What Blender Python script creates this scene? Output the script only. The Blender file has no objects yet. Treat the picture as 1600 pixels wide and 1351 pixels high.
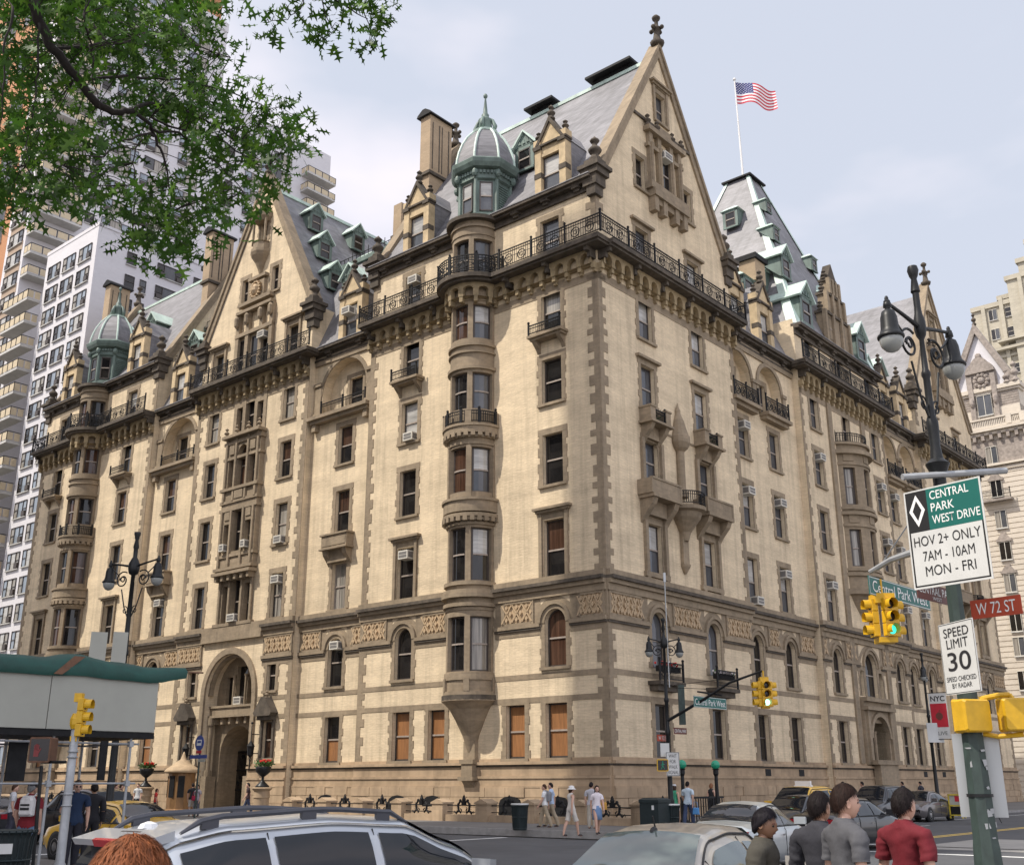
import bpy, bmesh, math, random
from mathutils import Vector, Matrix
rnd = random.Random(7)
R_ = math.radians
sc = bpy.context.scene
# ---------------------------------------------------------------- camera
CAM_H = 1.75
cd = bpy.data.cameras.new('camera'); cam = bpy.data.objects.new('camera', cd); sc.collection.objects.link(cam)
cd.sensor_width = 36; cd.lens = 1690/1600*36; cd.clip_start = .1; cd.clip_end = 4000
PITCH, ROLL = R_(17.92), R_(-.12)
cam.matrix_world = Matrix.Translation((0,0,CAM_H)) @ Matrix.Rotation(math.pi/2+PITCH,4,'X') @ Matrix.Rotation(ROLL,4,'Z')
sc.camera = cam
sc.render.resolution_x, sc.render.resolution_y = 1024, 864
# ---------------------------------------------------------------- light
SUN_AZ, SUN_EL = R_(-111.5), R_(54)
w = bpy.data.worlds.new('World'); sc.world = w; w.use_nodes = True
nt = w.node_tree; nt.nodes.clear()
def N(t, ty, **kw):
    n = t.nodes.new(ty)
    for k, v in kw.items():
        if k in n.inputs: n.inputs[k].default_value = v
        else: setattr(n, k, v)
    return n
sky = N(nt,'ShaderNodeTexSky'); sky.sky_type='NISHITA'; sky.sun_disc=False
sky.sun_elevation=SUN_EL; sky.sun_rotation=SUN_AZ; sky.air_density=1.2; sky.dust_density=3.5; sky.ozone_density=1.0
tc = N(nt,'ShaderNodeTexCoord'); mp = N(nt,'ShaderNodeMapping'); mp.inputs['Scale'].default_value=(1.1,1.1,2.6)
mp.inputs['Location'].default_value=(.35,.1,.2)
no = N(nt,'ShaderNodeTexNoise', Scale=1.7, Detail=5., Roughness=.5)
rp = N(nt,'ShaderNodeValToRGB'); rp.color_ramp.elements[0].position=.42; rp.color_ramp.elements[1].position=.63
rp.color_ramp.elements[0].color=(.8,.8,.8,1); rp.color_ramp.elements[1].color=(.95,.95,.95,1)
cl = N(nt,'ShaderNodeValToRGB'); cl.color_ramp.elements[0].position=.43; cl.color_ramp.elements[1].position=.6
cl.color_ramp.elements[0].color=(5.9,6.25,7.15,1); cl.color_ramp.elements[1].color=(8.0,7.6,8.15,1)
mx = N(nt,'ShaderNodeMix'); mx.data_type='RGBA'
bg = N(nt,'ShaderNodeBackground', Strength=.12); wo = N(nt,'ShaderNodeOutputWorld')
L = nt.links.new
L(tc.outputs['Generated'],mp.inputs['Vector']); L(mp.outputs[0],no.inputs['Vector'])
L(no.outputs['Fac'],rp.inputs[0]); L(no.outputs['Fac'],cl.inputs[0])
L(rp.outputs[0],mx.inputs[0]); L(sky.outputs[0],mx.inputs[6]); L(cl.outputs[0],mx.inputs[7])
# unseen southern half of the sky brightened, added to lift the shaded fronts
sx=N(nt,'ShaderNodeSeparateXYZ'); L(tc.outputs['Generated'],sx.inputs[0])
south_lift=N(nt,'ShaderNodeMapRange'); south_lift.inputs[1].default_value=.15; south_lift.inputs[2].default_value=-.7; south_lift.inputs[3].default_value=1.; south_lift.inputs[4].default_value=1.62
L(sx.outputs['Y'],south_lift.inputs[0]); sm=N(nt,'ShaderNodeVectorMath'); sm.operation='SCALE'; L(mx.outputs[2],sm.inputs[0]); L(south_lift.outputs[0],sm.inputs['Scale'])
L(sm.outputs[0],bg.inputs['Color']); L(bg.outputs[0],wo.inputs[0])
sd = bpy.data.lights.new('sun','SUN'); sd.energy=4.35; sd.angle=R_(.65); sd.color=(1,.93,.82)
so = bpy.data.objects.new('sun',sd); sc.collection.objects.link(so)
sv = Vector((math.sin(SUN_AZ)*math.cos(SUN_EL), math.cos(SUN_AZ)*math.cos(SUN_EL), math.sin(SUN_EL)))
so.rotation_euler = sv.to_track_quat('Z','Y').to_euler(); so.location=sv*200
sc.view_settings.view_transform='Standard'; sc.view_settings.look='None'
sc.view_settings.exposure=.15; sc.view_settings.gamma=1
sc.cycles.max_bounces=6; sc.cycles.diffuse_bounces=3; sc.cycles.glossy_bounces=3; sc.cycles.transparent_max_bounces=8; sc.cycles.transmission_bounces=4
# ---------------------------------------------------------------- photo geometry
F_=1690.; CX,CY=800.,675.5
_c,_s=math.cos(PITCH),math.sin(PITCH); _fw=Vector((0,_c,_s)); _up=Vector((0,-_s,_c)); _rt=Vector((1,0,0))
_cr,_sr=math.cos(ROLL),math.sin(ROLL); _r2=_cr*_rt+_sr*_up; _u2=-_sr*_rt+_cr*_up
C0=Vector((0,0,CAM_H))
def ray(x,y): return (_fw*F_+_r2*(x-CX)-_u2*(y-CY)).normalized()
def at(x,y,dist):
    d=ray(x,y); return C0+d*(dist/math.hypot(d.x,d.y))
def project(P):
    v=Vector(P)-C0; q=v.dot(_fw); return CX+F_*v.dot(_r2)/q, CY-F_*v.dot(_u2)/q
YAW=R_(40.49); RV=Vector((math.sin(YAW),math.cos(YAW),0)); LV=Vector((-math.cos(YAW),math.sin(YAW),0))
_g=ray(957,1240); _h=math.hypot(_g.x,_g.y); K=Vector((_g.x/_h*56,_g.y/_h*56,0))
def FL(u,z,d=0): return K+LV*u-RV*d+Vector((0,0,z))       # south facade: u west from the corner, d outwards
def FR(u,z,d=0): return K+RV*u-LV*d+Vector((0,0,z))       # east facade: u north from the corner, d outwards
def FW(x,y,z): return Vector((x,y,z))
def onG(x,y,z=0):
    d=ray(x,y); return C0+d*((z-CAM_H)/d.z)
def street(a,b,z=0): return K+LV*a-RV*b+Vector((0,0,z))    # a metres west, b metres south of the building corner
ANG_R=math.atan2(RV.y,RV.x); ANG_L=math.atan2(LV.y,LV.x)
# ---------------------------------------------------------------- mesh helpers
class MB:
    def __init__(s): s.v=[]; s.f=[]; s.m=[]; s.c=0
    def vert(s,p): s.v.append(tuple(p)); return len(s.v)-1
    def poly(s,pts):
        i=len(s.v); s.v.extend(tuple(p) for p in pts); s.f.append(tuple(range(i,i+len(pts)))); s.m.append(s.c)
    def face(s,idx): s.f.append(tuple(idx)); s.m.append(s.c)
    def box(s,fr,u0,u1,z0,z1,d0,d1,n=1):
        b=len(s.v)
        for i in range(n+1):
            u=u0+(u1-u0)*i/n
            s.v+= [tuple(fr(u,z0,d0)),tuple(fr(u,z1,d0)),tuple(fr(u,z1,d1)),tuple(fr(u,z0,d1))]
        for i in range(n):
            a=b+4*i; e=a+4
            for k in range(4): s.face((a+k,a+(k+1)%4,e+(k+1)%4,e+k))
        s.face((b,b+1,b+2,b+3)); e=b+4*n; s.face((e+3,e+2,e+1,e))
    def prism(s,fr,pts,d0,d1):
        n=len(pts); b=len(s.v)
        s.v+=[tuple(fr(u,z,d0)) for u,z in pts]+[tuple(fr(u,z,d1)) for u,z in pts]
        for i in range(n): j=(i+1)%n; s.face((b+i,b+j,b+n+j,b+n+i))
        s.face(range(b,b+n)); s.face(range(b+2*n-1,b+n-1,-1))
    def loft(s,rings,close=True,caps=True):
        b=len(s.v); n=len(rings[0])
        for r in rings: s.v+=[tuple(p) for p in r]
        for i in range(len(rings)-1):
            for k in range(n if close else n-1):
                a=b+i*n; s.face((a+k,a+(k+1)%n,a+n+(k+1)%n,a+n+k))
        if caps: s.face(range(b+n-1,b-1,-1)); e=b+(len(rings)-1)*n; s.face(range(e,e+n))
    def tube(s,p0,p1,r0,r1=None,n=8,caps=True): s.path([p0,p1],[r0,r0 if r1 is None else r1],n,caps)
    def path(s,pts,rs,n=8,caps=True):
        pts=[Vector(p) for p in pts]; rs=rs if isinstance(rs,(list,tuple)) else [rs]*len(pts)
        rings=[]; up=None
        for i,p in enumerate(pts):
            t=(pts[min(i+1,len(pts)-1)]-pts[max(i-1,0)])
            t=t.normalized() if t.length>1e-9 else Vector((0,0,1))
            if up is None: up=Vector((0,0,1)) if abs(t.z)<.95 else Vector((1,0,0))
            x=up.cross(t)
            if x.length<1e-6: x=Vector((0,1,0)).cross(t)
            x.normalize(); y=t.cross(x); up=y
            rings.append([p+(x*math.cos(k*2*math.pi/n)+y*math.sin(k*2*math.pi/n))*rs[i] for k in range(n)])
        s.loft(rings,True,caps)
    def lathe(s,o,prof,n=12,a0=0.,a1=None,ell=1.):
        full=a1 is None; a1=a0+2*math.pi if full else a1; m=n if full else n+1; o=Vector(o)
        rings=[[o+Vector((r*math.cos(a0+(a1-a0)*k/n),ell*r*math.sin(a0+(a1-a0)*k/n),z)) for k in range(m)] for r,z in prof]
        s.loft(rings,full,full)
    def ball(s,o,r,n=10,sz=1.,sy=1.):
        s.lathe(o,[(max(r*math.sin(math.pi*i/(n//2+1)),.001),-r*sz*math.cos(math.pi*i/(n//2+1))) for i in range(n//2+2)],n,ell=sy)
    def pieces(s):
        import numpy as np
        n=len(s.v); r=list(range(n))
        def find(a):
            while r[a]!=a: r[a]=r[r[a]]; a=r[a]
            return a
        for f in s.f:
            a=find(f[0])
            for q in f[1:]: r[find(q)]=a
        root=[find(i) for i in range(n)]; ids={}; isl=[ids.setdefault(q,len(ids)) for q in root]; k=len(ids)
        if k<2 or k>800: return None
        P=np.array(s.v); I=np.array(isl); lo=np.full((k,3),np.inf); hi=-lo
        np.minimum.at(lo,I,P); np.maximum.at(hi,I,P); size=(hi-lo).max(1)
        gap=np.maximum(0,np.maximum(lo[:,None]-hi[None],lo[None]-hi[:,None])); near=np.sqrt((gap**2).sum(2))<=np.maximum(.02,.49*np.maximum(size[:,None],size[None]))
        c=np.arange(k)
        for _ in range(k):
            m=np.where(near,c[None],k).min(1); m=m[m]
            if (m==c).all(): break
            c=m
        u,inv=np.unique(c,return_inverse=True)
        if len(u)<2 or len(u)>40: return None
        return [int(inv[isl[f[0]]]) for f in s.f],len(u)
    def build(s,name,mats,parent=None,smooth=False,auto=None,one=False):
        if parent is not None and not one and len(s.f)<6000 and name not in ('twigs','crown','foliage','plants','flowers','hair_strands','tmp','sticker_scraps'):
            pc=s.pieces()
            if pc:
                best=None
                for q in range(pc[1]):
                    t=MB(); mp={}
                    for f,m,k in zip(s.f,s.m,pc[0]):
                        if k!=q: continue
                        for i in f:
                            if i not in mp: mp[i]=len(t.v); t.v.append(s.v[i])
                        t.f.append(tuple(mp[i] for i in f)); t.m.append(m)
                    o=t.build(name,mats,parent,smooth,auto,True)
                    if best is None or len(o.data.polygons)>len(best.data.polygons): best=o
                return best
        me=bpy.data.meshes.new(name); mats=mats if isinstance(mats,(list,tuple)) else [mats]
        o=worigin(parent)
        me.from_pydata([(a-o.x,b-o.y,c-o.z) for a,b,c in s.v],[],s.f)
        for m in mats: me.materials.append(m)
        if len(mats)>1: me.polygons.foreach_set('material_index',s.m)
        bm=bmesh.new(); bm.from_mesh(me); bmesh.ops.recalc_face_normals(bm,faces=bm.faces); bm.to_mesh(me); bm.free()
        if smooth: me.polygons.foreach_set('use_smooth',[True]*len(me.polygons))
        if auto: me.set_sharp_from_angle(angle=R_(auto)) if smooth else None
        ob=bpy.data.objects.new(name,me); sc.collection.objects.link(ob)
        if parent: ob.parent=parent
        return ob
def worigin(p):
    o=Vector((0,0,0))
    while p is not None: o+=p.location; p=p.parent
    return o
def tag(o,label=None,cat=None,group=None,kind=None):
    for k,v in (('label',label),('category',cat),('group',group),('kind',kind)):
        if v: o[k]=v
    return o
def thing(name,loc,label=None,cat=None,group=None,rz=0):
    o=bpy.data.objects.new(name,None); sc.collection.objects.link(o); o.location=loc; o.rotation_euler.z=rz
    o.empty_display_size=.3
    return tag(o,label,cat,group)
def dup(o,loc=None,rz=None,label=None,parent=None,scale=None):
    c=o.copy(); sc.collection.objects.link(c)
    if parent is not None: c.parent=parent
    if loc is not None: c.location=loc
    if rz is not None: c.rotation_euler.z=rz
    if scale is not None: c.scale=(scale,)*3
    if label: c['label']=label
    for ch in list(o.children): dup(ch,parent=c)
    return c
def turn(fr_o,a):     # local frame: x,y rotated by a about fr_o
    ca,sa=math.cos(a),math.sin(a); fr_o=Vector(fr_o)
    return lambda x,z,y=0: fr_o+Vector((ca*x-sa*y,sa*x+ca*y,z))
# ---------------------------------------------------------------- materials
def mat(name,col,rough=.7,var=.12,scale=2.,stretch=(1,1,1),metal=0.,bump=0.,big=.1,col2=None,spec=.5,fine=0.,coat=0.):
    m=bpy.data.materials.new(name); m.use_nodes=True; t=m.node_tree; b=t.nodes['Principled BSDF']; l=t.links.new
    b.inputs['Roughness'].default_value=rough; b.inputs['Metallic'].default_value=metal
    b.inputs['Specular IOR Level'].default_value=spec
    if coat: b.inputs['Coat Weight'].default_value=coat; b.inputs['Coat Roughness'].default_value=.04
    if var==0 and big==0 and not bump: b.inputs['Base Color'].default_value=(*col,1); return m
    tc=N(t,'ShaderNodeTexCoord'); mp=N(t,'ShaderNodeMapping'); mp.inputs['Scale'].default_value=stretch
    l(tc.outputs['Object'],mp.inputs['Vector'])
    n1=N(t,'ShaderNodeTexNoise',Scale=scale,Detail=6.,Roughness=.6); l(mp.outputs[0],n1.inputs['Vector'])
    n2=N(t,'ShaderNodeTexNoise',Scale=.25,Detail=4.,Roughness=.6); l(mp.outputs[0],n2.inputs['Vector'])
    r=N(t,'ShaderNodeValToRGB'); r.color_ramp.elements[0].position=.3; r.color_ramp.elements[1].position=.7
    c2=col2 or tuple(min(1,c*(1+var)) for c in col); c1=tuple(c*(1-var) for c in col)
    r.color_ramp.elements[0].color=(*c1,1); r.color_ramp.elements[1].color=(*c2,1)
    l(n1.outputs['Fac'],r.inputs[0])
    mr=N(t,'ShaderNodeMapRange'); mr.inputs[1].default_value=.3; mr.inputs[2].default_value=.7
    mr.inputs[3].default_value=1-big; mr.inputs[4].default_value=1+big; l(n2.outputs['Fac'],mr.inputs[0])
    mu=N(t,'ShaderNodeVectorMath'); mu.operation='SCALE'; l(r.outputs[0],mu.inputs[0]); l(mr.outputs[0],mu.inputs['Scale'])
    l(mu.outputs[0],b.inputs['Base Color'])
    if bump:
        bp=N(t,'ShaderNodeBump',Strength=bump,Distance=.03); l(n1.outputs['Fac'],bp.inputs['Height']); l(bp.outputs[0],b.inputs['Normal'])
    return m
def emit(name,col,s):
    m=bpy.data.materials.new(name); m.use_nodes=True; b=m.node_tree.nodes['Principled BSDF']
    b.inputs['Base Color'].default_value=(*col,1); b.inputs['Emission Color'].default_value=(*col,1); b.inputs['Emission Strength'].default_value=s; return m
M={}
M['brick']=mat('buff_brick',(.63,.51,.35),.85,.10,3.5,(1,1,4.5),bump=.5,big=.13)
def add_courses(m,h=.22,wd=.62,amt=.10):
    t=m.node_tree; b=t.nodes['Principled BSDF']; l=t.links.new; tc=N(t,'ShaderNodeTexCoord'); rot=N(t,'ShaderNodeMapping'); rot.inputs['Rotation'].default_value=(0,0,-ANG_R); l(tc.outputs['Object'],rot.inputs['Vector'])
    sp=N(t,'ShaderNodeSeparateXYZ'); l(rot.outputs[0],sp.inputs[0]); ad=N(t,'ShaderNodeMath',operation='ADD'); l(sp.outputs['X'],ad.inputs[0]); l(sp.outputs['Y'],ad.inputs[1])
    cb=N(t,'ShaderNodeCombineXYZ'); l(ad.outputs[0],cb.inputs[0]); l(sp.outputs['Z'],cb.inputs[1])
    br=N(t,'ShaderNodeTexBrick'); br.inputs['Scale'].default_value=1.; br.inputs['Brick Width'].default_value=wd; br.inputs['Row Height'].default_value=h; br.inputs['Mortar Size'].default_value=.012; br.inputs['Bias'].default_value=-.2
    br.inputs['Color1'].default_value=(1+amt*.6,1+amt*.6,1+amt*.6,1); br.inputs['Color2'].default_value=(1-amt,1-amt,1-amt*1.1,1); br.inputs['Mortar'].default_value=(.92,.91,.90,1); l(cb.outputs[0],br.inputs['Vector'])
    src=b.inputs['Base Color'].links[0].from_socket; mu=N(t,'ShaderNodeVectorMath'); mu.operation='MULTIPLY'; l(src,mu.inputs[0]); l(br.outputs['Color'],mu.inputs[1])
    # soot streaks running down the wall
    st=N(t,'ShaderNodeTexNoise',Scale=1.,Detail=5.,Roughness=.65); mp=N(t,'ShaderNodeMapping'); mp.inputs['Scale'].default_value=(1.6,.10,1); l(cb.outputs[0],mp.inputs['Vector']); l(mp.outputs[0],st.inputs['Vector'])
    mr=N(t,'ShaderNodeMapRange'); mr.inputs[1].default_value=.46; mr.inputs[2].default_value=.72; mr.inputs[3].default_value=1.02; mr.inputs[4].default_value=.74; l(st.outputs['Fac'],mr.inputs[0])
    m2=N(t,'ShaderNodeVectorMath'); m2.operation='SCALE'; l(mu.outputs[0],m2.inputs[0]); l(mr.outputs[0],m2.inputs['Scale']); l(m2.outputs[0],b.inputs['Base Color'])
add_courses(M['brick'],.15,.46,.055)
M['stone']=mat('brown_sandstone',(.258,.20,.135),.85,.16,2.5,(1,1,2),bump=.25,big=.14)
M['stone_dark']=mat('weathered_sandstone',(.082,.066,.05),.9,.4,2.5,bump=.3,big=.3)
M['stone_base']=mat('base_sandstone',(.37,.27,.175),.88,.14,1.2,(1,1,1.6),bump=.35,big=.12)
M['terra']=mat('terracotta',(.43,.315,.195),.8,.16,4.,bump=.2,big=.1)
M['corbel']=mat('ochre_corbel_stone',(.29,.22,.125),.85,.25,2.5,bump=.2,big=.2)
M['slate']=mat('slate_roof',(.185,.18,.192),.55,.2,1.3,(1,1,5),bump=.4,big=.2)
M['copper']=mat('green_copper',(.115,.16,.14),.55,.3,2.,(1,1,.4),big=.2)
M['copper_pale']=mat('pale_copper',(.47,.58,.52),.5,.18,1.5,(1,1,.4),big=.12)
M['iron']=mat('black_iron',(.014,.014,.015),.6,.3,6.,big=.1,spec=.2)
add_courses(M['slate'],.3,.45,.14); add_courses(M['stone_base'],.52,1.15,.12); add_courses(M['stone'],.62,1.3,.10)
M['frame']=mat('dark_window_frame',(.06,.048,.042),.45,.2,5.,big=0)
M['frame_light']=mat('pale_window_frame',(.32,.27,.23),.5,.15,5.,big=0)
def glass(name,col,rough=.03,var=.3,sc_=(1.3,1.3,.5)):
    m=mat(name,col,rough,var,1.2,sc_,spec=.55,big=.25); return m
M['g_dark']=glass('window_glass_dark',(.014,.013,.013))
M['g_brown']=glass('window_glass_brown_curtain',(.065,.034,.022),.06,.5,(6,6,.3))
M['g_blind']=glass('window_glass_white_blind',(.42,.41,.39),.08,.2,(1,1,9))
M['g_curt']=glass('window_glass_pale_curtain',(.26,.24,.21),.06,.5,(8,8,.25))
M['g_sky']=glass('window_glass_sky',(.075,.08,.09),.02,.25)
M['shutter']=mat('wooden_shutter',(.27,.125,.05),.45,.25,3.,(4,4,.4),big=.15)
M['ac']=mat('ac_cream_metal',(.60,.57,.50),.5,.05,4,big=.05)
M['ac_grille']=mat('ac_grille',(.16,.15,.14),.6,.1,8,big=0)
# ---------------------------------------------------------------- ground, roads, pavements
M['asphalt']=mat('asphalt',(.070,.072,.077),.85,.14,1.3,bump=.15,big=.16)
M['walk']=mat('pavement_concrete',(.15,.142,.135),.88,.12,1.5,bump=.1,big=.15)
M['kerb']=mat('granite_kerb',(.27,.26,.25),.85,.2,3.,big=.1)
M['ground']=mat('ground_far',(.30,.285,.255),.9,.1,.2,big=.1)
M['paint_w']=mat('white_road_paint',(.62,.62,.6),.7,.25,3.,big=.2)
M['paint_y']=mat('yellow_road_paint',(.66,.45,.10),.7,.2,3.,big=.15)
M['patch']=mat('pale_concrete_slab',(.30,.285,.26),.9,.12,1.2,big=.1)
def sheet(name,pts,z,m,kind='structure'):
    b=MB(); b.poly([street(a,c,z) for a,c in pts]); return tag(b.build(name,m),kind=kind)
def slab(name,pts,z0,z1,m):
    b=MB(); b.prism(lambda a,c,z: street(a,c,z),pts,z0,z1); return tag(b.build(name,m),kind='structure')
RX0,RX1=-9.4,-27.4         # avenue between a=RX0 (west kerb) and a=RX1 (east kerb)
SY0,SY1=13.9,31.5          # street between b=SY0 (north kerb) and b=SY1 (south kerb)
sheet('ground',[(-700,-900),(700,-900),(700,700),(-700,700)],-.3,M['ground'])
sheet('avenue_road',[(RX1,-600),(RX0,-600),(RX0,300),(RX1,300)],-.12,M['asphalt'])
sheet('street_road',[(RX0,SY0),(500,SY0),(500,SY1),(RX0,SY1)],-.12,M['asphalt'])
def walk(name,pts):
    slab(name,pts,-.28,0.,M['walk'])
r=3.
def corner(ca,cb,r,a0):
    return [(ca+r*math.cos(R_(a0+i*15)),cb+r*math.sin(R_(a0+i*15))) for i in range(7)]
walk('corner_pavement',[(RX0,-70),(RX0,SY0-r)]+corner(RX0+r,SY0-r,r,180)[::-1]+[(150,SY0),(150,-.2),(-.0,-.2),(.0,-70)])
walk('south_west_pavement',[(RX0,200),(RX0,SY1+r)]+corner(RX0+r,SY1+r,r,180)+[(150,SY1),(150,200)])
walk('park_pavement',[(RX1,-400),(RX1,200),(RX1-16,200),(RX1-16,-400)])
def kerb(name,pts):
    b=MB()
    for (a0,b0),(a1,b1) in zip(pts,pts[1:]):
        d=Vector((a1-a0,b1-b0)).normalized()*.0; n=Vector((-(b1-b0),a1-a0)).normalized()*.09
        b.prism(lambda a,c,z: street(a,c,z),[(a0-n.x,b0-n.y),(a1-n.x,b1-n.y),(a1+n.x,b1+n.y),(a0+n.x,b0+n.y)],-.25,.008)
    tag(b.build(name,M['kerb']),kind='structure')
kerb('pavement_kerb',[(RX0,-70),(RX0,SY0-r)]+corner(RX0+r,SY0-r,r,180)[::-1]+[(150,SY0)])
kerb('pavement_kerb',[(RX1,-300),(RX1,60)])
# markings
def stripes(name,rects,m,z=-.116):
    b=MB()
    for a0,a1,b0,b1 in rects: b.poly([street(a0,b0,z),street(a1,b0,z),street(a1,b1,z),street(a0,b1,z)])
    tag(b.build(name,m),kind='structure')
stripes('centre_line',[(-17.2,-17.05,-400,9),(-17.5,-17.35,-400,9)],M['paint_y'])
stripes('lane_marking',[(-13.2,-13.08,-6-i*9,-3-i*9) for i in range(30)]+[(-22.2,-22.08,-6-i*9,-3-i*9) for i in range(30)]+[(-11.4,-11.28,-300,4)],M['paint_w'])
stripes('crosswalk_marking',[(-9.9,-26.8,10.6,10.9),(-9.9,-26.8,14.0,14.3),(-5.6,-5.3,14.3,31),(-1.9,-1.6,14.3,31),(5,120,22.6,22.75)],M['paint_w'])
sheet('concrete_road_slab',[(-26.9,5.),(-19.,5.),(-19.,12.),(-26.9,12.)],-.116,M['patch'])
# ================================================================ the corner apartment house
house=thing('apartment_house',K,'huge buff brick corner apartment house with stone gables, slate roofs and green copper domes','apartment house')
FACES={'L':FL,'R':FR}
def arcpts(u0,u1,z1,n=10):
    r=(u1-u0)/2; c=(u0+u1)/2; s=z1-r
    return [(c-r*math.cos(math.pi*i/n),s+r*math.sin(math.pi*i/n)) for i in range(n+1)]
def wall(b,fr,u0,u1,z0,z1,ops,d=0.,dep=.36,ub=()):
    us={u0,u1}|set(ub); zs={z0,z1}
    for o in ops:
        us|={o[0],o[1]}; zs|={o[2],o[3]}
        if o[4]: zs.add(o[3]-(o[1]-o[0])/2)
    us=sorted(x for x in us if u0-1e-6<=x<=u1+1e-6); zs=sorted(x for x in zs if z0-1e-6<=x<=z1+1e-6)
    for a,c in zip(us,us[1:]):
        if c-a<1e-5: continue
        for e,g in zip(zs,zs[1:]):
            if g-e<1e-5: continue
            mu,mz=(a+c)/2,(e+g)/2
            if any(o[0]<mu<o[1] and o[2]<mz<o[3] for o in ops): continue
            b.poly([fr(a,e,d),fr(c,e,d),fr(c,g,d),fr(a,g,d)])
    for o in ops:
        a,c,e,g,ar=o[:5]; dp=o[5] if len(o)>5 else dep
        uu=[x for x in us if a-1e-6<=x<=c+1e-6]
        if ar:
            ap=arcpts(a,c,g); s=ap[0][1]
            for (x0,y0),(x1,y1) in zip(ap,ap[1:]):
                b.poly([fr(x0,y0,d),fr(x1,y1,d),fr(x1,g,d),fr(x0,g,d)])
                b.poly([fr(x0,y0,d),fr(x1,y1,d),fr(x1,y1,d-dp),fr(x0,y0,d-dp)])
        else:
            s=g
            for x0,x1 in zip(uu,uu[1:]): b.poly([fr(x0,g,d),fr(x1,g,d),fr(x1,g,d-dp),fr(x0,g,d-dp)])
        for x in (a,c): b.poly([fr(x,e,d),fr(x,s,d),fr(x,s,d-dp),fr(x,e,d-dp)])
        for x0,x1 in zip(uu,uu[1:]): b.poly([fr(x0,e,d),fr(x1,e,d),fr(x1,e,d-dp),fr(x0,e,d-dp)])
def tooth(b,fr,u,sgn,z0,z1,wa,wb,d,h=.42,pr=.03,ph=0):
    "toothed strip of alternating stones: from u towards sgn"
    z=z0; k=ph; rq=random.Random(int(u*31+z0*7))
    while z<z1-.05:
        e=min(z+h*rq.choice((.75,1,1,1.3)),z1); ww=(wa if k%2 else wb)*rq.uniform(.85,1.12)
        b.box(fr,min(u,u+sgn*ww),max(u,u+sgn*ww),z,e,d-.01,d+pr); z=e; k+=1
def archring(b,fr,u0,u1,z1,w,d0,d1,n=12):
    i=arcpts(u0,u1,z1,n); o=arcpts(u0-w,u1+w,z1+w,n)
    for k in range(n): b.prism(fr,[i[k],i[k+1],o[k+1],o[k]],d0,d1)
PANE=['g_dark','g_brown','g_blind','g_curt','g_sky','shutter']
def window(fr,u0,u1,z0,z1,arch=False,d=0.,parent=None,style='dark',surround=True,sill=True,hood=0,rec=.3,light=False,nu=1,name='window',ac=None,plain=False,wd=.36,grid=0):
    """One window: stone surround (the part), its sash frame and its panes (sub-parts)."""
    b=MB(); w=u1-u0; r=w/2 if arch else 0; sp=z1-r
    if surround:
        for s,u in ((-1,u0),(1,u1)): tooth(b,fr,u,s,z0-.0,sp,wd*.72,wd,d,.4,.035)
        if arch:
            archring(b,fr,u0,u1,z1,.24,d-.02,d+.07); archring(b,fr,u0-.24,u1+.24,z1+.24,.16,d-.02,d+.17)
        else: b.box(fr,u0-wd*.95,u1+wd*.95,z1,z1+.36,d-.01,d+.035)
    if sill: b.box(fr,u0-.3,u1+.3,z0-.16,z0+.0,d-rec+.05,d+.16,nu)
    if hood==1:
        b.box(fr,u0-.45,u1+.45,z1+.42,z1+.56,d-.01,d+.22); b.box(fr,u0-.58,u1+.58,z1+.56,z1+.70,d-.01,d+.36); b.box(fr,u0-.36,u1+.36,z1+.36,z1+.42,d-.01,d+.1)
        for s,u in ((-1,u0-.2),(1,u1+.2)): b.box(fr,u-.11,u+.11,z0,z1+.42,d+.03,d+.13)
    if hood==2: b.box(fr,u0-.5,u1+.5,z1+.34,z1+.5,d-.01,d+.25)
    W=b.build(name,M['stone'],parent) if b.v else thing(name,(0,0,0))
    if not b.v: W.parent=parent
    f=MB(); t=.085; dd0,dd1=d-rec-.02,d-rec+.05
    f.box(fr,u0,u0+t,z0,sp,dd0,dd1); f.box(fr,u1-t,u1,z0,sp,dd0,dd1)
    f.box(fr,u0,u1,z0,z0+.1,dd0,dd1,nu); mid=z0+(z1-z0)*.5
    if arch: archring(f,fr,u0+t,u1-t,z1-t,t,dd0,dd1,10)
    else: f.box(fr,u0,u1,z1-t,z1,dd0,dd1,nu)
    f.c=1; f.box(fr,u0+t,u1-t,mid-.045,mid+.045,dd0,dd1+.02,nu); f.c=0
    if grid:
        for q in range(1,grid+1): uu=u0+(u1-u0)*q/(grid+1); f.box(fr,uu-.02,uu+.02,z0,sp,dd0,dd1-.02)
    f.build('frame',[M['frame_light'] if light else M['frame'],M['frame_light'] if light or style!='dark2' else M['frame']],W)
    g=MB(); pd=d-rec
    def pane(a,c,e,gg,k):
        g.c=k
        for i in range(nu): g.poly([fr(a+(c-a)*i/nu,e,pd),fr(a+(c-a)*(i+1)/nu,e,pd),fr(a+(c-a)*(i+1)/nu,gg,pd),fr(a+(c-a)*i/nu,gg,pd)])
    st={'dark':(0,0),'dark2':(0,0),'brown':(1,0),'blind':(2,0),'half':(2,4),'curt':(3,3),'sky':(4,4),'shut':(5,5),'shut2':(0,5),'bb':(2,2),'cb':(3,0),'bk':(1,1)}[style]
    pane(u0+t,u1-t,z0+.1,mid,st[1])
    if arch:
        pane(u0+t,u1-t,mid,sp,st[0]); g.c=st[0]; g.poly([fr(x,z,pd) for x,z in arcpts(u0+t,u1-t,z1-t)])
    else: pane(u0+t,u1-t,mid,z1-t,st[0])
    g.build('pane',[M[x] for x in PANE],W)
    if ac: air_con(fr,(u0+u1)/2+ac[1],z1-.75 if ac[0]=='t' else z0+.02,d,W,ac[2] if len(ac)>2 else .8)
    return W
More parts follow.
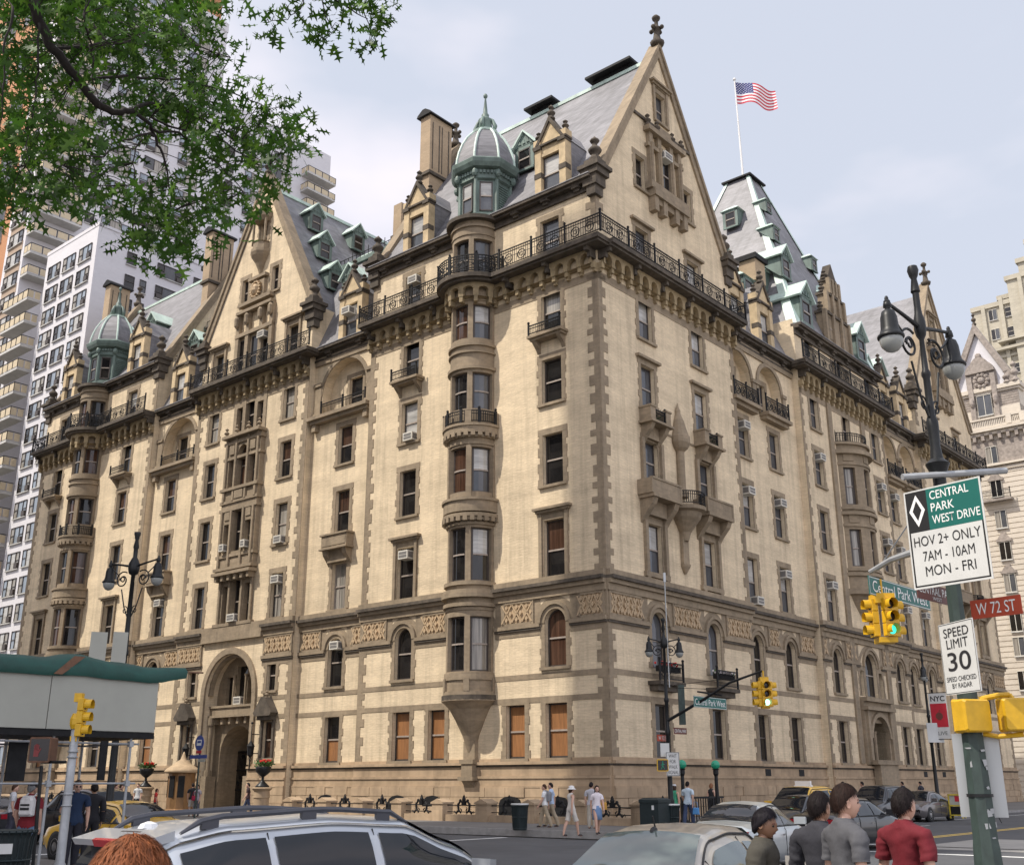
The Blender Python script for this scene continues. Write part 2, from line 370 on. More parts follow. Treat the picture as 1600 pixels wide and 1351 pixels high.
def air_con(fr,u,z,d,parent,w=.8):
    b=MB(); h=.52; b.box(fr,u-w/2,u+w/2,z,z+h,d-.3,d+.38); b.c=1
    for k in range(2): b.box(fr,u-w/2+.07,u+w/2-.07,z+.08+k*.2,z+.24+k*.2,d+.375,d+.39)
    b.box(fr,u-w/2-.008,u-w/2,z+.08,z+h-.08,d-.1,d+.3); b.box(fr,u+w/2,u+w/2+.008,z+.08,z+h-.08,d-.1,d+.3)
    return b.build('air_conditioner',[M['ac'],M['ac_grille']],parent)
def railing(fr,u0,u1,z,d,parent,h=1.15,posts=None,ends=True,sub=None,orn=True,bars=.17):
    "iron balcony railing in mesh: rails, bars, ring ornaments and posts with knobs"
    b=MB(); n=max(1,round((u1-u0)/(posts or 2.6))); nn=sub or 1
    for zz,t in ((z+h,.03),(z+h-.18,.014),(z+.12,.02)): b.box(fr,u0,u1,zz-t,zz+t,d-.03,d+.03,nn)
    k=int((u1-u0)/bars)
    for i in range(k+1):
        u=u0+(u1-u0)*i/k; b.box(fr,u-.011,u+.011,z+.1,z+h,d-.012,d+.012)
    if orn: b.box(fr,u0,u1,z+h*.55-.012,z+h*.55+.012,d-.012,d+.012,nn)
    for i in range(n+1):
        u=u0+(u1-u0)*i/n
        b.box(fr,u-.045,u+.045,z,z+h+.12,d-.045,d+.045); b.ball(fr(u,z+h+.2,d),.085,6)
        if i<n and orn:
            for q in (.3,.7):
                uc=u+(u1-u0)/n*q; zc=z+h*.46
                for rr in (.32,.14):
                    ring=[(uc+rr*math.cos(a*math.pi/6),zc+rr*math.sin(a*math.pi/6)) for a in range(12)]
                    for a in range(12):
                        (x0,y0),(x1,y1)=ring[a],ring[(a+1)%12]; e=.86
                        b.prism(fr,[(x0,y0),(x1,y1),(uc+(x1-uc)*e,zc+(y1-zc)*e),(uc+(x0-uc)*e,zc+(y0-zc)*e)],d-.02,d+.02)
    return b.build('railing',M['iron'],parent)
def arcade(b,fr,u0,u1,z0,z1,d,pitch=.92):
    "row of little corbel arches: band with arched holes carried on corbels"
    n=max(1,round((u1-u0)/pitch)); p=(u1-u0)/n
    ops=[(u0+p*i+.15,u0+p*(i+1)-.15,z0+.42,z1-.22,True,.34) for i in range(n)]
    wall(b,fr,u0,u1,z0+.42,z1,ops,d+.42,.4)
    for i in range(n+1):
        u=u0+p*i; b.box(fr,u-.11,u+.11,z0+.12,z0+.5,d,d+.36); b.box(fr,u-.09,u+.09,z0-.06,z0+.12,d,d+.22)
    b.box(fr,u0,u1,z0+.36,z0+.46,d,d+.2)
def balcony_long(fr,u0,u1,d,z=31.2,ends=(1,1),r0=0):
    "balcony along the seventh floor: slab, corbel arches, railing"
    b=MB(); prj=1.15
    b.box(fr,u0-(.9 if ends[0] else 0),u1+(.25 if ends[1] else 0),z-.28,z,d-.02,d+prj); b.box(fr,u0-(.8 if ends[0] else 0),u1+.1,z-.42,z-.28,d-.02,d+prj-.15)
    k=int((u1-u0)/2.8)
    for i in range(k+1):
        u=u0+.2+(u1-u0-.4)*i/k; b.box(fr,u-.12,u+.12,z-.66,z-.28,d,d+.85); b.box(fr,u-.12,u+.12,z-.98,z-.66,d,d+.55)
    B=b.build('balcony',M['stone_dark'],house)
    c=MB(); arcade(c,fr,u0+.1,u1-.05,z-1.75,z-.42,d); c.build('corbel_arches',M['corbel'],B)
    railing(fr,u0-(1.05 if ends[0] else r0),u1+(.2 if ends[1] else 0),z,d+prj-.08,B)
    if ends[1]:
        e=lambda a,zz,q: fr(u1+.2+q,zz,d+a); railing(e,0,prj-.1,z,0,B,posts=2,orn=False)
    return B
WIN=[]   # collected windows: (size in the picture, builder call)
def win(face,u,w,z0,z1,**kw):
    fr=FACES[face]; P=project(fr(u-w/2,z0,0)); Q=project(fr(u+w/2,z1,0))
    WIN.append((abs((P[0]-Q[0])*(P[1]-Q[1])),fr,u-w/2,u+w/2,z0,z1,kw))
    return (u-w/2,u+w/2,z0,z1,kw.get('arch',False))
def bay_wall(fr,u0,u1,z1,ops,d,name='wall'):
    b=MB(); wall(b,fr,u0,u1,0,z1,ops,d); return b.build(name,M['brick'],house)
def frieze(fr,u0,u1,d,arches):
    "stone band over the second floor, with lattice panels between arches, string course and cornice"
    b=MB()
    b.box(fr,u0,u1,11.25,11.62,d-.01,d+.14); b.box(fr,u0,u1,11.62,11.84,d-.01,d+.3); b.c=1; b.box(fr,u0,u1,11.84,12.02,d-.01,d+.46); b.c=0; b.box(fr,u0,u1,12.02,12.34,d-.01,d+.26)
    xs=[u0]+[q for a,c in arches for q in (a-.62,c+.62)]+[u1]
    ys=[u0]+[q for a,c in arches for q in (a-.3,c+.3)]+[u1]
    for i in range(0,len(ys),2):
        if ys[i+1]-ys[i]>.05: b.c=1; b.box(fr,ys[i],ys[i+1],9.6,9.72,d-.01,d+.12); b.c=0; b.box(fr,ys[i],ys[i+1],9.72,9.93,d-.01,d+.17); b.box(fr,ys[i],ys[i+1],9.3,9.6,d-.01,d+.03); b.box(fr,ys[i],ys[i+1],9.93,11.25,d-.01,d+.02)
    for a,c in arches: archring(b,fr,a-.38,c+.38,10.98,.3,d-.01,d+.022)
    p=MB()
    for i in range(0,len(xs),2):
        a,c=xs[i]+.22,xs[i+1]-.22
        if c-a<.5: continue
        p.box(fr,a,c,10.04,11.2,d-.01,d+.03)
        for q in (a,c-.1): b.box(fr,q-.1,q+.1,9.93,11.25,d,d+.1)
        b.box(fr,a,c,9.93,10.06,d,d+.1); b.box(fr,a,c,11.12,11.25,d,d+.1)
        n=max(1,round((c-a)/.62)); st=(c-a)/n; h0,h1=10.08,11.1
        for k in range(n):
            x0,x1=a+st*k,a+st*(k+1); t=.05
            for (xa,za),(xb,zb) in (((x0,h0),(x1,h1)),((x0,h1),(x1,h0))):
                p.prism(fr,[(xa-t,za),(xa+t,za),(xb+t,zb),(xb-t,zb)],d+.02,d+.12)
            xm=(x0+x1)/2; zm=(h0+h1)/2
            for zz in (zm-.34,zm+.34): p.prism(fr,[(xm-.1,zz),(xm,zz-.15),(xm+.1,zz),(xm,zz+.15)],d+.02,d+.15)
            p.prism(fr,[(x0-.02,zm),(x0+.1,zm-.16),(x0+.2,zm),(x0+.1,zm+.16)],d+.02,d+.13)
    if p.v: p.build('lattice_frieze',M['terra'],b_obj:=b.build('belt_course',[M['stone'],M['stone_dark']],house))
    else: b.build('belt_course',[M['stone'],M['stone_dark']],house)
def base(fr,u0,u1,d,ops=(),wid=()):
    "rock faced plinth in courses, with dark basement openings"
    b=MB(); u=u0; k=0; rr=random.Random(int(u0*10))
    for z0,z1,pr in ((0.02,.5,.26),(.52,1.0,.2),(1.02,1.5,.2)):
        u=u0
        while u<u1-.05:
            e=min(u1,u+rr.uniform(.7,1.5)); q=pr+rr.uniform(-.03,.04)
            if u1-e<.4: e=u1
            b.box(fr,u+.012,e-.012,z0,z1,d-.05,d+q); u=e
    b.box(fr,u0,u1,0,1.5,d-.05,d+.12)
    b.box(fr,u0,u1,1.5,1.6,d-.05,d+.2)
    b.box(fr,u0,u1,1.6,1.95,d-.05,d+.14); b.box(fr,u0,u1,1.95,2.08,d-.05,d+.2); b.box(fr,u0,u1,2.08,2.55,d-.05,d+.1)
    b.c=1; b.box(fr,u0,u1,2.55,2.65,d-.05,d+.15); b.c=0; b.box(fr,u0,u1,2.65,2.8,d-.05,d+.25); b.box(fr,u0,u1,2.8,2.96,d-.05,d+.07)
    P=b.build('plinth',[M['stone_base'],M['stone_dark']],house)
    if ops:
        o=MB()
        for u in ops:
            o.prism(fr,[(u-.75,.0),(u+.75,.0)]+[(u+.75*math.cos(q*math.pi/6),.7+.38*math.sin(q*math.pi/6)) for q in range(7)],d+.1,d+.275)
        o.build('basement_window',M['iron'],P)
def strings(fr,u0,u1,d,wins,gap_z=True):
    "flat stone string courses on the two lower storeys"
    b=MB()
    b.box(fr,u0,u1,5.78,6.06,d-.01,d+.028)
    b.box(fr,u0,u1,7.0,7.28,d-.01,d+.028)
    b.build('string_course',M['stone'],house)
def quoin(fr,u,sgn,d,z0=12.34,z1=29.4,wa=.4,wb=.66,low=True):
    b=MB(); tooth(b,fr,u,sgn,z0,z1,wa,wb,d,.46)
    if low: tooth(b,fr,u,sgn,2.96,9.3,wa,wb,d,.46)
    b.build('quoins',M['stone'],house)
def eave(fr,u0,u1,d,z=35.5,n=None,o=.62):
    b=MB(); b.box(fr,u0,u1,z-.75,z-.6,d-.01,d+.14); b.box(fr,u0,u1,z-.28,z-.12,d-.01,d+.42); b.box(fr,u0,u1,z-.12,z+.06,d-.2,d+o)
    b.box(fr,u0,u1,z-.6,z-.28,d-.01,d+.06)
    k=n or max(2,int((u1-u0)/2.3))
    for i in range(k):
        u=u0+(u1-u0)*(i+.5)/k; b.box(fr,u-.28,u+.28,z-.42,z-.28,d,d+.4); b.box(fr,u-.2,u+.2,z-.6,z-.42,d,d+.26)
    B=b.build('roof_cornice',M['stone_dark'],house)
    g=MB(); g.box(fr,u0,u1,z+.06,z+.12,d-.2,d+o+.04); g.build('gutter',M['slate'],B)
def finial(P,h=1.4,parent=None,s=1.,m='stone_dark'):
    b=MB(); q=h
    b.lathe(P,[(.30*s,0),(.32*s,.1*q),(.2*s,.16*q),(.17*s,.3*q),(.3*s,.36*q),(.34*s,.46*q),(.22*s,.56*q),(.13*s,.62*q),(.12*s,.74*q),(.22*s,.78*q),(.24*s,.84*q),(.12*s,.92*q),(.03,q)],8)
    return b.build('finial',M[m],parent or house,True)
def cross_finial(P,h=2.4,parent=None,fr=None):
    b=MB(); P=Vector(P)
    b.lathe(P,[(.42,0),(.5,.1*h),(.3,.14*h),(.2,.4*h),(.22,.45*h),(.32,.5*h),(.34,.55*h),(.2,.6*h),(.14,.64*h),(.13,.8*h),(.26,.84*h),(.3,.9*h),(.15,.97*h),(.02,h)],10)
    for a in range(4):
        dx=Vector((math.cos(ANG_R+a*math.pi/2),math.sin(ANG_R+a*math.pi/2),0)); b.ball(P+dx*.42+Vector((0,0,.53*h)),.16,8); b.tube(P+Vector((0,0,.53*h)),P+dx*.4+Vector((0,0,.53*h)),.1,n=6)
    return b.build('finial',M['stone_dark'],parent or house,True)
def merge(objs,name,parent):
    "join finished objects into one mesh"
    vs=[];fs=[];ms=[];mats=[]; o0=worigin(parent)
    for o in objs:
        if o.type!='MESH': continue
        off=worigin(o)-o0; k=len(vs); me=o.data
        mp=[]
        for m in me.materials:
            if m not in mats: mats.append(m)
            mp.append(mats.index(m))
        vs+=[tuple(v.co+off) for v in me.vertices]
        for p in me.polygons: fs.append(tuple(k+i for i in p.vertices)); ms.append(mp[p.material_index] if mp else 0)
    me=bpy.data.meshes.new(name); me.from_pydata(vs,[],fs)
    for m in mats: me.materials.append(m)
    me.polygons.foreach_set('material_index',ms)
    for o in objs: bpy.data.objects.remove(o)
    r=bpy.data.objects.new(name,me); sc.collection.objects.link(r); r.parent=parent
    return r
def window1(fr,*a,parent=None,**kw):
    if len(a)>6: parent=a[6]; a=list(a); W=window(fr,*a,**kw)
    else: W=window(fr,*a,parent=parent,**kw)
    return merge([W]+list(W.children),'window',parent)
def ledge(face,u0,u1,z,d,kind):
    "little balconies in front of single windows"
    fr=FACES[face]; b=MB()
    if kind=='iron':
        b.box(fr,u0-.1,u1+.1,z-.16,z,d,d+.75); b.box(fr,u0,u1,z-.3,z-.16,d,d+.6)
        for u in (u0+.25,u1-.25): b.prism(lambda a,c,e: fr(e,c,a),[(d,z-1.0),(d,z-.3),(d+.6,z-.3),(d+.42,z-.5),(d+.15,z-.75)],u-.13,u+.13)
        B=b.build('window_balcony',M['stone'],house)
        railing(fr,u0,u1,z,d+.68,B,.62,posts=5,orn=False,bars=.13)
    elif kind=='box':
        b.box(fr,u0,u1,z,z+.85,d,d+.62); b.box(fr,u0-.1,u1+.1,z+.85,z+.97,d,d+.72); b.box(fr,u0-.12,u1+.12,z-.1,z,d,d+.74); b.box(fr,u0+.1,u1-.1,z+.15,z+.7,d+.6,d+.65)
        for u in (u0+.3,u1-.3): b.prism(lambda a,c,e: fr(e,c,a),[(d,z-1.1),(d,z-.1),(d+.6,z-.1),(d+.5,z-.45),(d+.2,z-.8)],u-.2,u+.2)
        b.box(fr,u0+.3,u1-.3,z-.9,z-.1,d,d+.3)
        b.build('window_balcony',M['stone'],house)
    elif kind=='stone':
        for a,c in ((u0,u0+.5),(u1-.5,u1)): b.box(fr,a,c,z,z+.8,d,d+.8); b.box(fr,a-.05,c+.05,z+.8,z+.9,d,d+.86)
        b.box(fr,u0-.12,u1+.12,z-.14,z,d,d+.95)
        for u in (u0+.3,u1-.3): b.prism(lambda a,c,e: fr(e,c,a),[(d,z-1.2),(d,z-.14),(d+.8,z-.14),(d+.6,z-.5),(d+.3,z-.8)],u-.18,u+.18)
        b.box(fr,u0+.2,u1-.2,z-.9,z-.14,d,d+.25)
        B=b.build('window_balcony',M['stone'],house); railing(fr,u0+.5,u1-.5,z,d+.72,B,.72,posts=5,orn=False,bars=.13)
        p=MB(); rr=random.Random(int(u0*77))
        for i in range(60): 
            q=fr(rr.uniform(u0+.55,u1-.55),z+rr.uniform(.1,.75),d+rr.uniform(.3,.7)); v=Vector((rr.uniform(-1,1),rr.uniform(-1,1),rr.uniform(-.3,1)))*.14; t=Vector((rr.uniform(-1,1),rr.uniform(-1,1),rr.uniform(-1,1)))*.07; p.poly([q,q+v+t,q+v-t])
        p.build('plants',M['leaf_dark'],B)
M['leaf_dark']=mat('dark_leaves',(.03,.06,.02),.6,.5,5.)
F1,F2,F2s,F3,F4,F5,F6,F7=(2.96,5.7),(7.56,10.6),(7.6,9.6),(12.45,15.5),(17.5,20.45),(22.3,25.),(26.65,29.3),(31.22,34.)
def col(face,u,w,fl,d,styles='',opts={}):
    "one column of windows; fl: list of storeys; returns wall openings"
    ops=[]
    for i,(nm,zz) in enumerate(fl):
        kw=dict(d=d,style=styles[i] if i<len(styles) else 'dark'); kw.update(opts.get(nm,{}))
        ops.append(win(face,u,kw.pop('w',w),*zz,arch=(nm=='2'),**kw))
    return ops
ST=lambda s: [{'d':'dark','b':'brown','w':'blind','h':'half','c':'curt','s':'sky','S':'shut','T':'shut2','W':'bb','C':'cb','B':'bk'}[q] for q in s]
ALL=[('1',F1),('2',F2),('3',F3),('4',F4),('5',F5),('6',F6),('7',F7)]
A3=(12.15,15.5)
WD=18.9; CL,CR=25.4,39.0; EL=45.5; WE=64.4       # bay limits of the south front
RC=-.5                                            # recess of the two set back bays
def pavilion(fr_name,u0,u1,cols,extra1,d,turn_u=None):
    fr=FACES[fr_name]; ops=[]; ar=[]
    for u,w,st,op in cols:
        o=col(fr_name,u,w,[(a,(A3 if a=='3' else z)) for a,z in ALL],d,ST(st),op); ops+=o
        ar+=[(u-w/2,u+w/2)]
    for u,w,s in extra1: ops.append(win(fr_name,u,w,*F1,d=d,style=s))
    return ops,ar
T=9.3
# --- pavilion at the corner and its mirror image at the west end
for s,(u0,u1) in (('A',(0,WD)),('E',(EL,WE))):
    mir=lambda u: u if s=='A' else WE-u
    far=s=='E'
    o6=dict(sill=False); o3=dict(hood=1,sill=False)
    cols=[(mir(3.4),1.42,'SbbddCs' if not far else 'ddddddd',{'6':o6,'3':o3,'2':dict(style='bk')}),
          (mir(15.0),1.42,'SdddWdd' if not far else 'ddddbdw',{'6':o6,'3':dict(hood=1,sill=False,ac=('t',-.1)) if not far else o3,'7':dict(ac=('t',-.2)) if not far else {},'5':dict(ac=('b',-.2)) if not far else {}})]
    ops,ar=pavilion('L',u0,u1,cols,[(mir(6.2),1.3,'shut'),(mir(12.1),1.3,'shut')],0)
    bay_wall(FL,u0,u1,35.3,ops,0); ar=sorted(ar); a2=[(mir(T)-1.35,mir(T)+1.35)]
    frieze(FL,u0,u1,0,sorted(ar+a2)); strings(FL,u0,u1,0,ar)
    base(FL,u0,u1,0,[mir(q) for q in (3.2,6.4,12.1,14.9)])
    for u in (mir(3.4),mir(15.0)): ledge('L',u-1.15,u+1.15,26.45,0,'iron')
    balcony_long(FL,u0 if s=='A' else EL,u1,0,ends=(s=='A',1) if s=='A' else (0,1))
    eave(FL,u0,u1,0)
    quoin(FL,WD if s=='A' else EL,-1 if s=='A' else 1,0)
    b=MB(); b.box(FL,u0,u1,29.0,29.5,-.01,.03); b.build('string_course',M['stone'],house)
quoin(FL,0,1,0,wa=.4,wb=.72); quoin(FL,WE,-1,0)
quoin(FL,0,1,0,z0=32.5,z1=34.8,low=False); quoin(FL,WD,-1,0,z0=31.2,z1=34.8,low=False); quoin(FL,EL,1,0,z0=31.2,z1=34.8,low=False)
# --- recessed bays with the big niche arch
for s,(u0,u1,uc) in (('B',(WD,CL,21.75)),('D',(CR,EL,42.9))):
    fl=[('1',F1),('2',F2),('3',F3),('4',F4),('5',F5)]
    ops=col('L',uc,1.4,fl,RC,ST('Tddbb' if s=='B' else 'Sddbb'),{'4':dict(sill=False),'2':dict(ac=('t',-.2)) if s=='B' else {},'3':dict(ac=('t',-.2)) if s=='D' else dict(grid=2,style='curt',light=True)})
    an=(u0+.95,u1-.95,26.1,30.05,True,.75); b=MB()
    wall(b,FL,u0,u1,0,30.7,ops+[an],RC)
    iw=win('L',uc,1.35,26.15,28.75,d=RC-.75,rec=.25,sill=False)
    wall(b,FL,an[0]-.1,an[1]+.1,26.0,30.2,[iw],RC-.75,.3); b.build('wall',M['brick'],house)
    c=MB(); c.box(FL,u0+.1,u1-.1,30.1,30.7,RC-.01,RC+.12)
    archring(c,FL,an[0],an[1],an[3],.3,RC-.02,RC+.06,16)
    for u in (an[0]-.42,an[1]+.42):
        c.box(FL,u-.4,u+.4,28.5,28.75,RC,RC+.2); c.box(FL,u-.34,u+.34,26.4,28.5,RC,RC+.1); c.box(FL,u-.45,u+.45,26.2,26.5,RC,RC+.2)
    c.box(FL,u0+.2,u1-.1,25.85,26.1,RC,RC+.7); c.box(FL,u0+.3,u1-.3,25.6,25.85,RC,RC+.5)
    for u in (u0+.6,u1-.6): c.box(FL,u-.2,u+.2,25.1,25.6,RC,RC+.4)
    N_=c.build('niche_arch',M['stone'],house)
    railing(FL,an[0],an[1],26.1,RC+.1,N_,1.0,posts=2.1,bars=.14,orn=False)
    frieze(FL,u0,u1,RC,[(uc-.7,uc+.7)]); strings(FL,u0,u1,RC,[]); base(FL,u0,u1,RC,[uc])
    ledge('L',uc-1.25,uc+1.25,16.45,RC,'box')
    eave(FL,u0,u1,RC,31.2,2)
    r=MB()
    for u,w in ((u0,CL),(u1,CR)): r.box(FL,u-.004,u+.004,0,30.8,RC,0)
    r.build('wall',M['brick'],house)
# --- centre bay with the entrance and the tall gable
UC=(CL+CR)/2
ops=[]
for u,st in ((27.6,'bddcbcd'),(UC*2-27.6,'bddddcd')):
    ops+=col('L',u,1.25,[('3',F3),('4',F4),('5',F5),('6',F6),('7',F7)],0,ST(st[2:]),{'7':dict(hood=1,sill=False),'4':dict(ac=('b',-.1)) if u<30 else {},'3':dict(ac=('t',-.1),style='curt',grid=2) if u<30 else {}})
    ops.append(win('L',u,.95,*F2s,d=0)); ops.append(win('L',u,1.05,3.3,5.6,d=0,style='bk'))
PG=(UC-2.75,UC+2.75,0.,10.35,True,1.0)
b=MB(); wall(b,FL,CL,CR,0,35.2,ops+[PG,(UC-1.85,UC+1.85,12.45,29.38,False)],0)
w2=[(UC-.95,UC-.25,6.9,9.0,False),(UC+.25,UC+.95,6.9,9.0,False)]
GT=(UC-1.95,UC+1.95,0,5.55,True,2.6)
b.build('wall',M['brick'],house)
p=MB(); wall(p,FL,PG[0]-.1,PG[1]+.1,0,10.4,[GT,(UC-1.8,UC-.75,6.9,8.9,False),(UC-.6,UC+.6,6.9,9.6,False),(UC+.75,UC+1.8,6.9,8.9,False)],-1.,2.2)
archring(p,FL,PG[0],PG[1],PG[3],.42,-.02,.16,20); archring(p,FL,PG[0]+.22,PG[1]-.22,PG[3]-.22,.22,-.5,-.2,20)
for s in (-1,1):
    u=UC+s*2.96; p.box(FL,u-.2,u+.2,2.9,7.6,-.02,.15); u=UC+s*2.45
    for z0,z1,r in ((2.6,5.6,.15),(5.6,6.1,.24),(2.2,2.6,.26)): p.lathe(FL(u,0,-.45),[(r,z0),(r,z1)],10)
    p.box(FL,u-.35,u+.35,0,2.2,-.9,-.1)
p.box(FL,PG[0],PG[1],6.25,6.75,-1.02,-.45); p.box(FL,PG[0],PG[1],6.75,6.9,-1.02,-.35); p.box(FL,PG[0],PG[1],6.1,6.25,-1.02,-.3)
for k in range(6): u=PG[0]+.5+k*.9; p.box(FL,u-.12,u+.12,5.65,6.1,-1.,-.5)
for s in (-.68,.68): p.lathe(FL(UC+s,0,-.85),[(.09,6.9),(.09,8.8),(.16,9.)],8)
P_=p.build('entrance_portal',M['stone'],house)
g=MB()
for u0,u1,z1 in ((UC-1.8,UC-.75,8.9),(UC-.6,UC+.6,9.6),(UC+.75,UC+1.8,8.9)): g.poly([FL(u0,6.9,-1.3),FL(u1,6.9,-1.3),FL(u1,z1,-1.3),FL(u0,z1,-1.3)])
g.build('portal_window',M['g_dark'],P_)
air_con(FL,UC-.05,6.95,-1.0,P_,.8)
g=MB(); 
for k in range(26): u=GT[0]+.05+k*.152; g.box(FL,u-.016,u+.016,0,3.9,-2.55,-2.5)
for z in (.1,1.3,2.6,3.85): g.box(FL,GT[0],GT[1],z-.05,z+.05,-2.58,-2.48)
rr=random.Random(3)
for k in range(46):
    u=rr.uniform(GT[0]+.2,GT[1]-.2); z=rr.uniform(.2,3.6); a=[(u+.11*math.cos(q*1.05),z+.11*math.sin(q*1.05)) for q in range(6)]; g.prism(FL,a,-2.5,-2.46)
g.build('iron_gate',M['iron'],P_)
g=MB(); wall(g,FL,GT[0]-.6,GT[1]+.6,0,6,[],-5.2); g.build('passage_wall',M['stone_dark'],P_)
frieze(FL,CL,UC-3.5,0,[]); frieze(FL,UC+3.5,CR,0,[]); b=MB(); b.box(FL,UC-3.5,UC+3.5,11.25,12.02,-.01,.3); b.box(FL,UC-3.5,UC+3.5,12.02,12.34,-.01,.26); b.build('belt_course',M['stone'],house)
strings(FL,CL,PG[0]-.45,0,[]); strings(FL,PG[1]+.45,CR,0,[]); base(FL,CL,PG[0]-.1,0,[]); base(FL,PG[1]+.1,CR,0,[])
for u in (27.55,UC*2-27.55):    # small stone canopies over the ground floor windows
    c=MB(); P0=FL(u,6.,0)
    c.prism(lambda a,z,d: FL(u+a,z,d),[(-.8,5.95),(.8,5.95),(.95,6.15),(.2,7.15),(-.2,7.15),(-.95,6.15)],.02,.62); c.box(FL,u-.75,u+.75,5.7,5.95,0,.42)
    for s in (-.62,.62): c.box(FL,u+s-.1,u+s+.1,3.1,5.7,0,.14)
    C_=c.build('window_canopy',M['stone_dark'],house); finial(FL(u,7.1,.3),.5,C_,.5,'stone')
balcony_long(FL,CL,CR,0,ends=(1,0)); quoin(FL,CL,1,0); quoin(FL,CR,-1,0)
b=MB(); b.box(FL,CL,CR,29.0,29.5,-.01,.03); b.build('string_course',M['stone'],house)
# carved window strip in the middle of the centre bay
c=MB(); HW=2.0
def trip(c,z0,z1,zs,arch=False,d=.25,hw=HW):
    return [(UC-.55,UC+.55,z0,z1,arch,.45),(UC-1.62,UC-.9,z0,zs,False,.45),(UC+.9,UC+1.62,z0,zs,False,.45)]
ops=trip(c,12.5,15.6,15.2)+trip(c,17.6,20.6,19.7)+trip(c,22.5,25.6,24.6,True)+trip(c,26.9,29.3,28.8)
wall(c,FL,UC-HW,UC+HW,12.4,16.0,ops[:3],.06); wall(c,FL,UC-HW-.1,UC+HW+.1,16.,26.4,ops[3:9],.4); wall(c,FL,UC-HW,UC+HW,26.4,29.4,ops[9:],.06)
for s in (-1,1): c.box(FL,UC+s*(HW+.1)-.02,UC+s*(HW+.1)+.02,16.,26.4,0,.4)
for z,q in ((12.4,.3),(16.0,.75),(16.35,.62),(17.3,.5),(20.75,.5),(21.35,.5),(22.3,.6),(24.7,.48),(25.9,.52),(26.35,.8)): c.box(FL,UC-HW-.25,UC+HW+.25,z-.11,z+.11,0,q)
for k in range(6): u=UC-HW+.1+k*(2*HW-.2)/5; c.box(FL,u-.13,u+.13,15.5,15.95,0,.6)
for u in (UC-HW+.12,UC-.72,UC+.72,UC+HW-.12):
    c.box(FL,u-.1,u+.1,16.5,20.7,.4,.54); c.box(FL,u-.1,u+.1,21.4,26.2,.4,.54); c.box(FL,u-.1,u+.1,12.5,15.6,.06,.2)
for u in (UC-1.26,UC+1.26): c.box(FL,u-.3,u+.3,25.0,25.7,.4,.5); c.box(FL,u-.3,u+.3,20.0,20.6,.4,.47)
c.box(FL,UC-.5,UC+.5,21.5,22.1,.4,.55)
S_=c.build('carved_window_strip',M['stone'],house)
for u in (UC-HW,UC-.72,UC+.72,UC+HW): finial(FL(u,26.45,.55),.75,S_,.6,'stone')
for i,o in enumerate(ops):
    d=.4 if 3<=i<9 else .06
    W=window1(FL,*o[:5],d=d,parent=S_,style=['dark','dark','dark','dark','dark','dark','bk','bk','bk','dark','dark','dark'][i],surround=False,sill=False,rec=.42)
air_con(FL,UC-.1,12.55,.1,S_,.85); air_con(FL,UC-1.26,17.65,.4,S_,.5); air_con(FL,UC+1.26,17.65,.4,S_,.5)
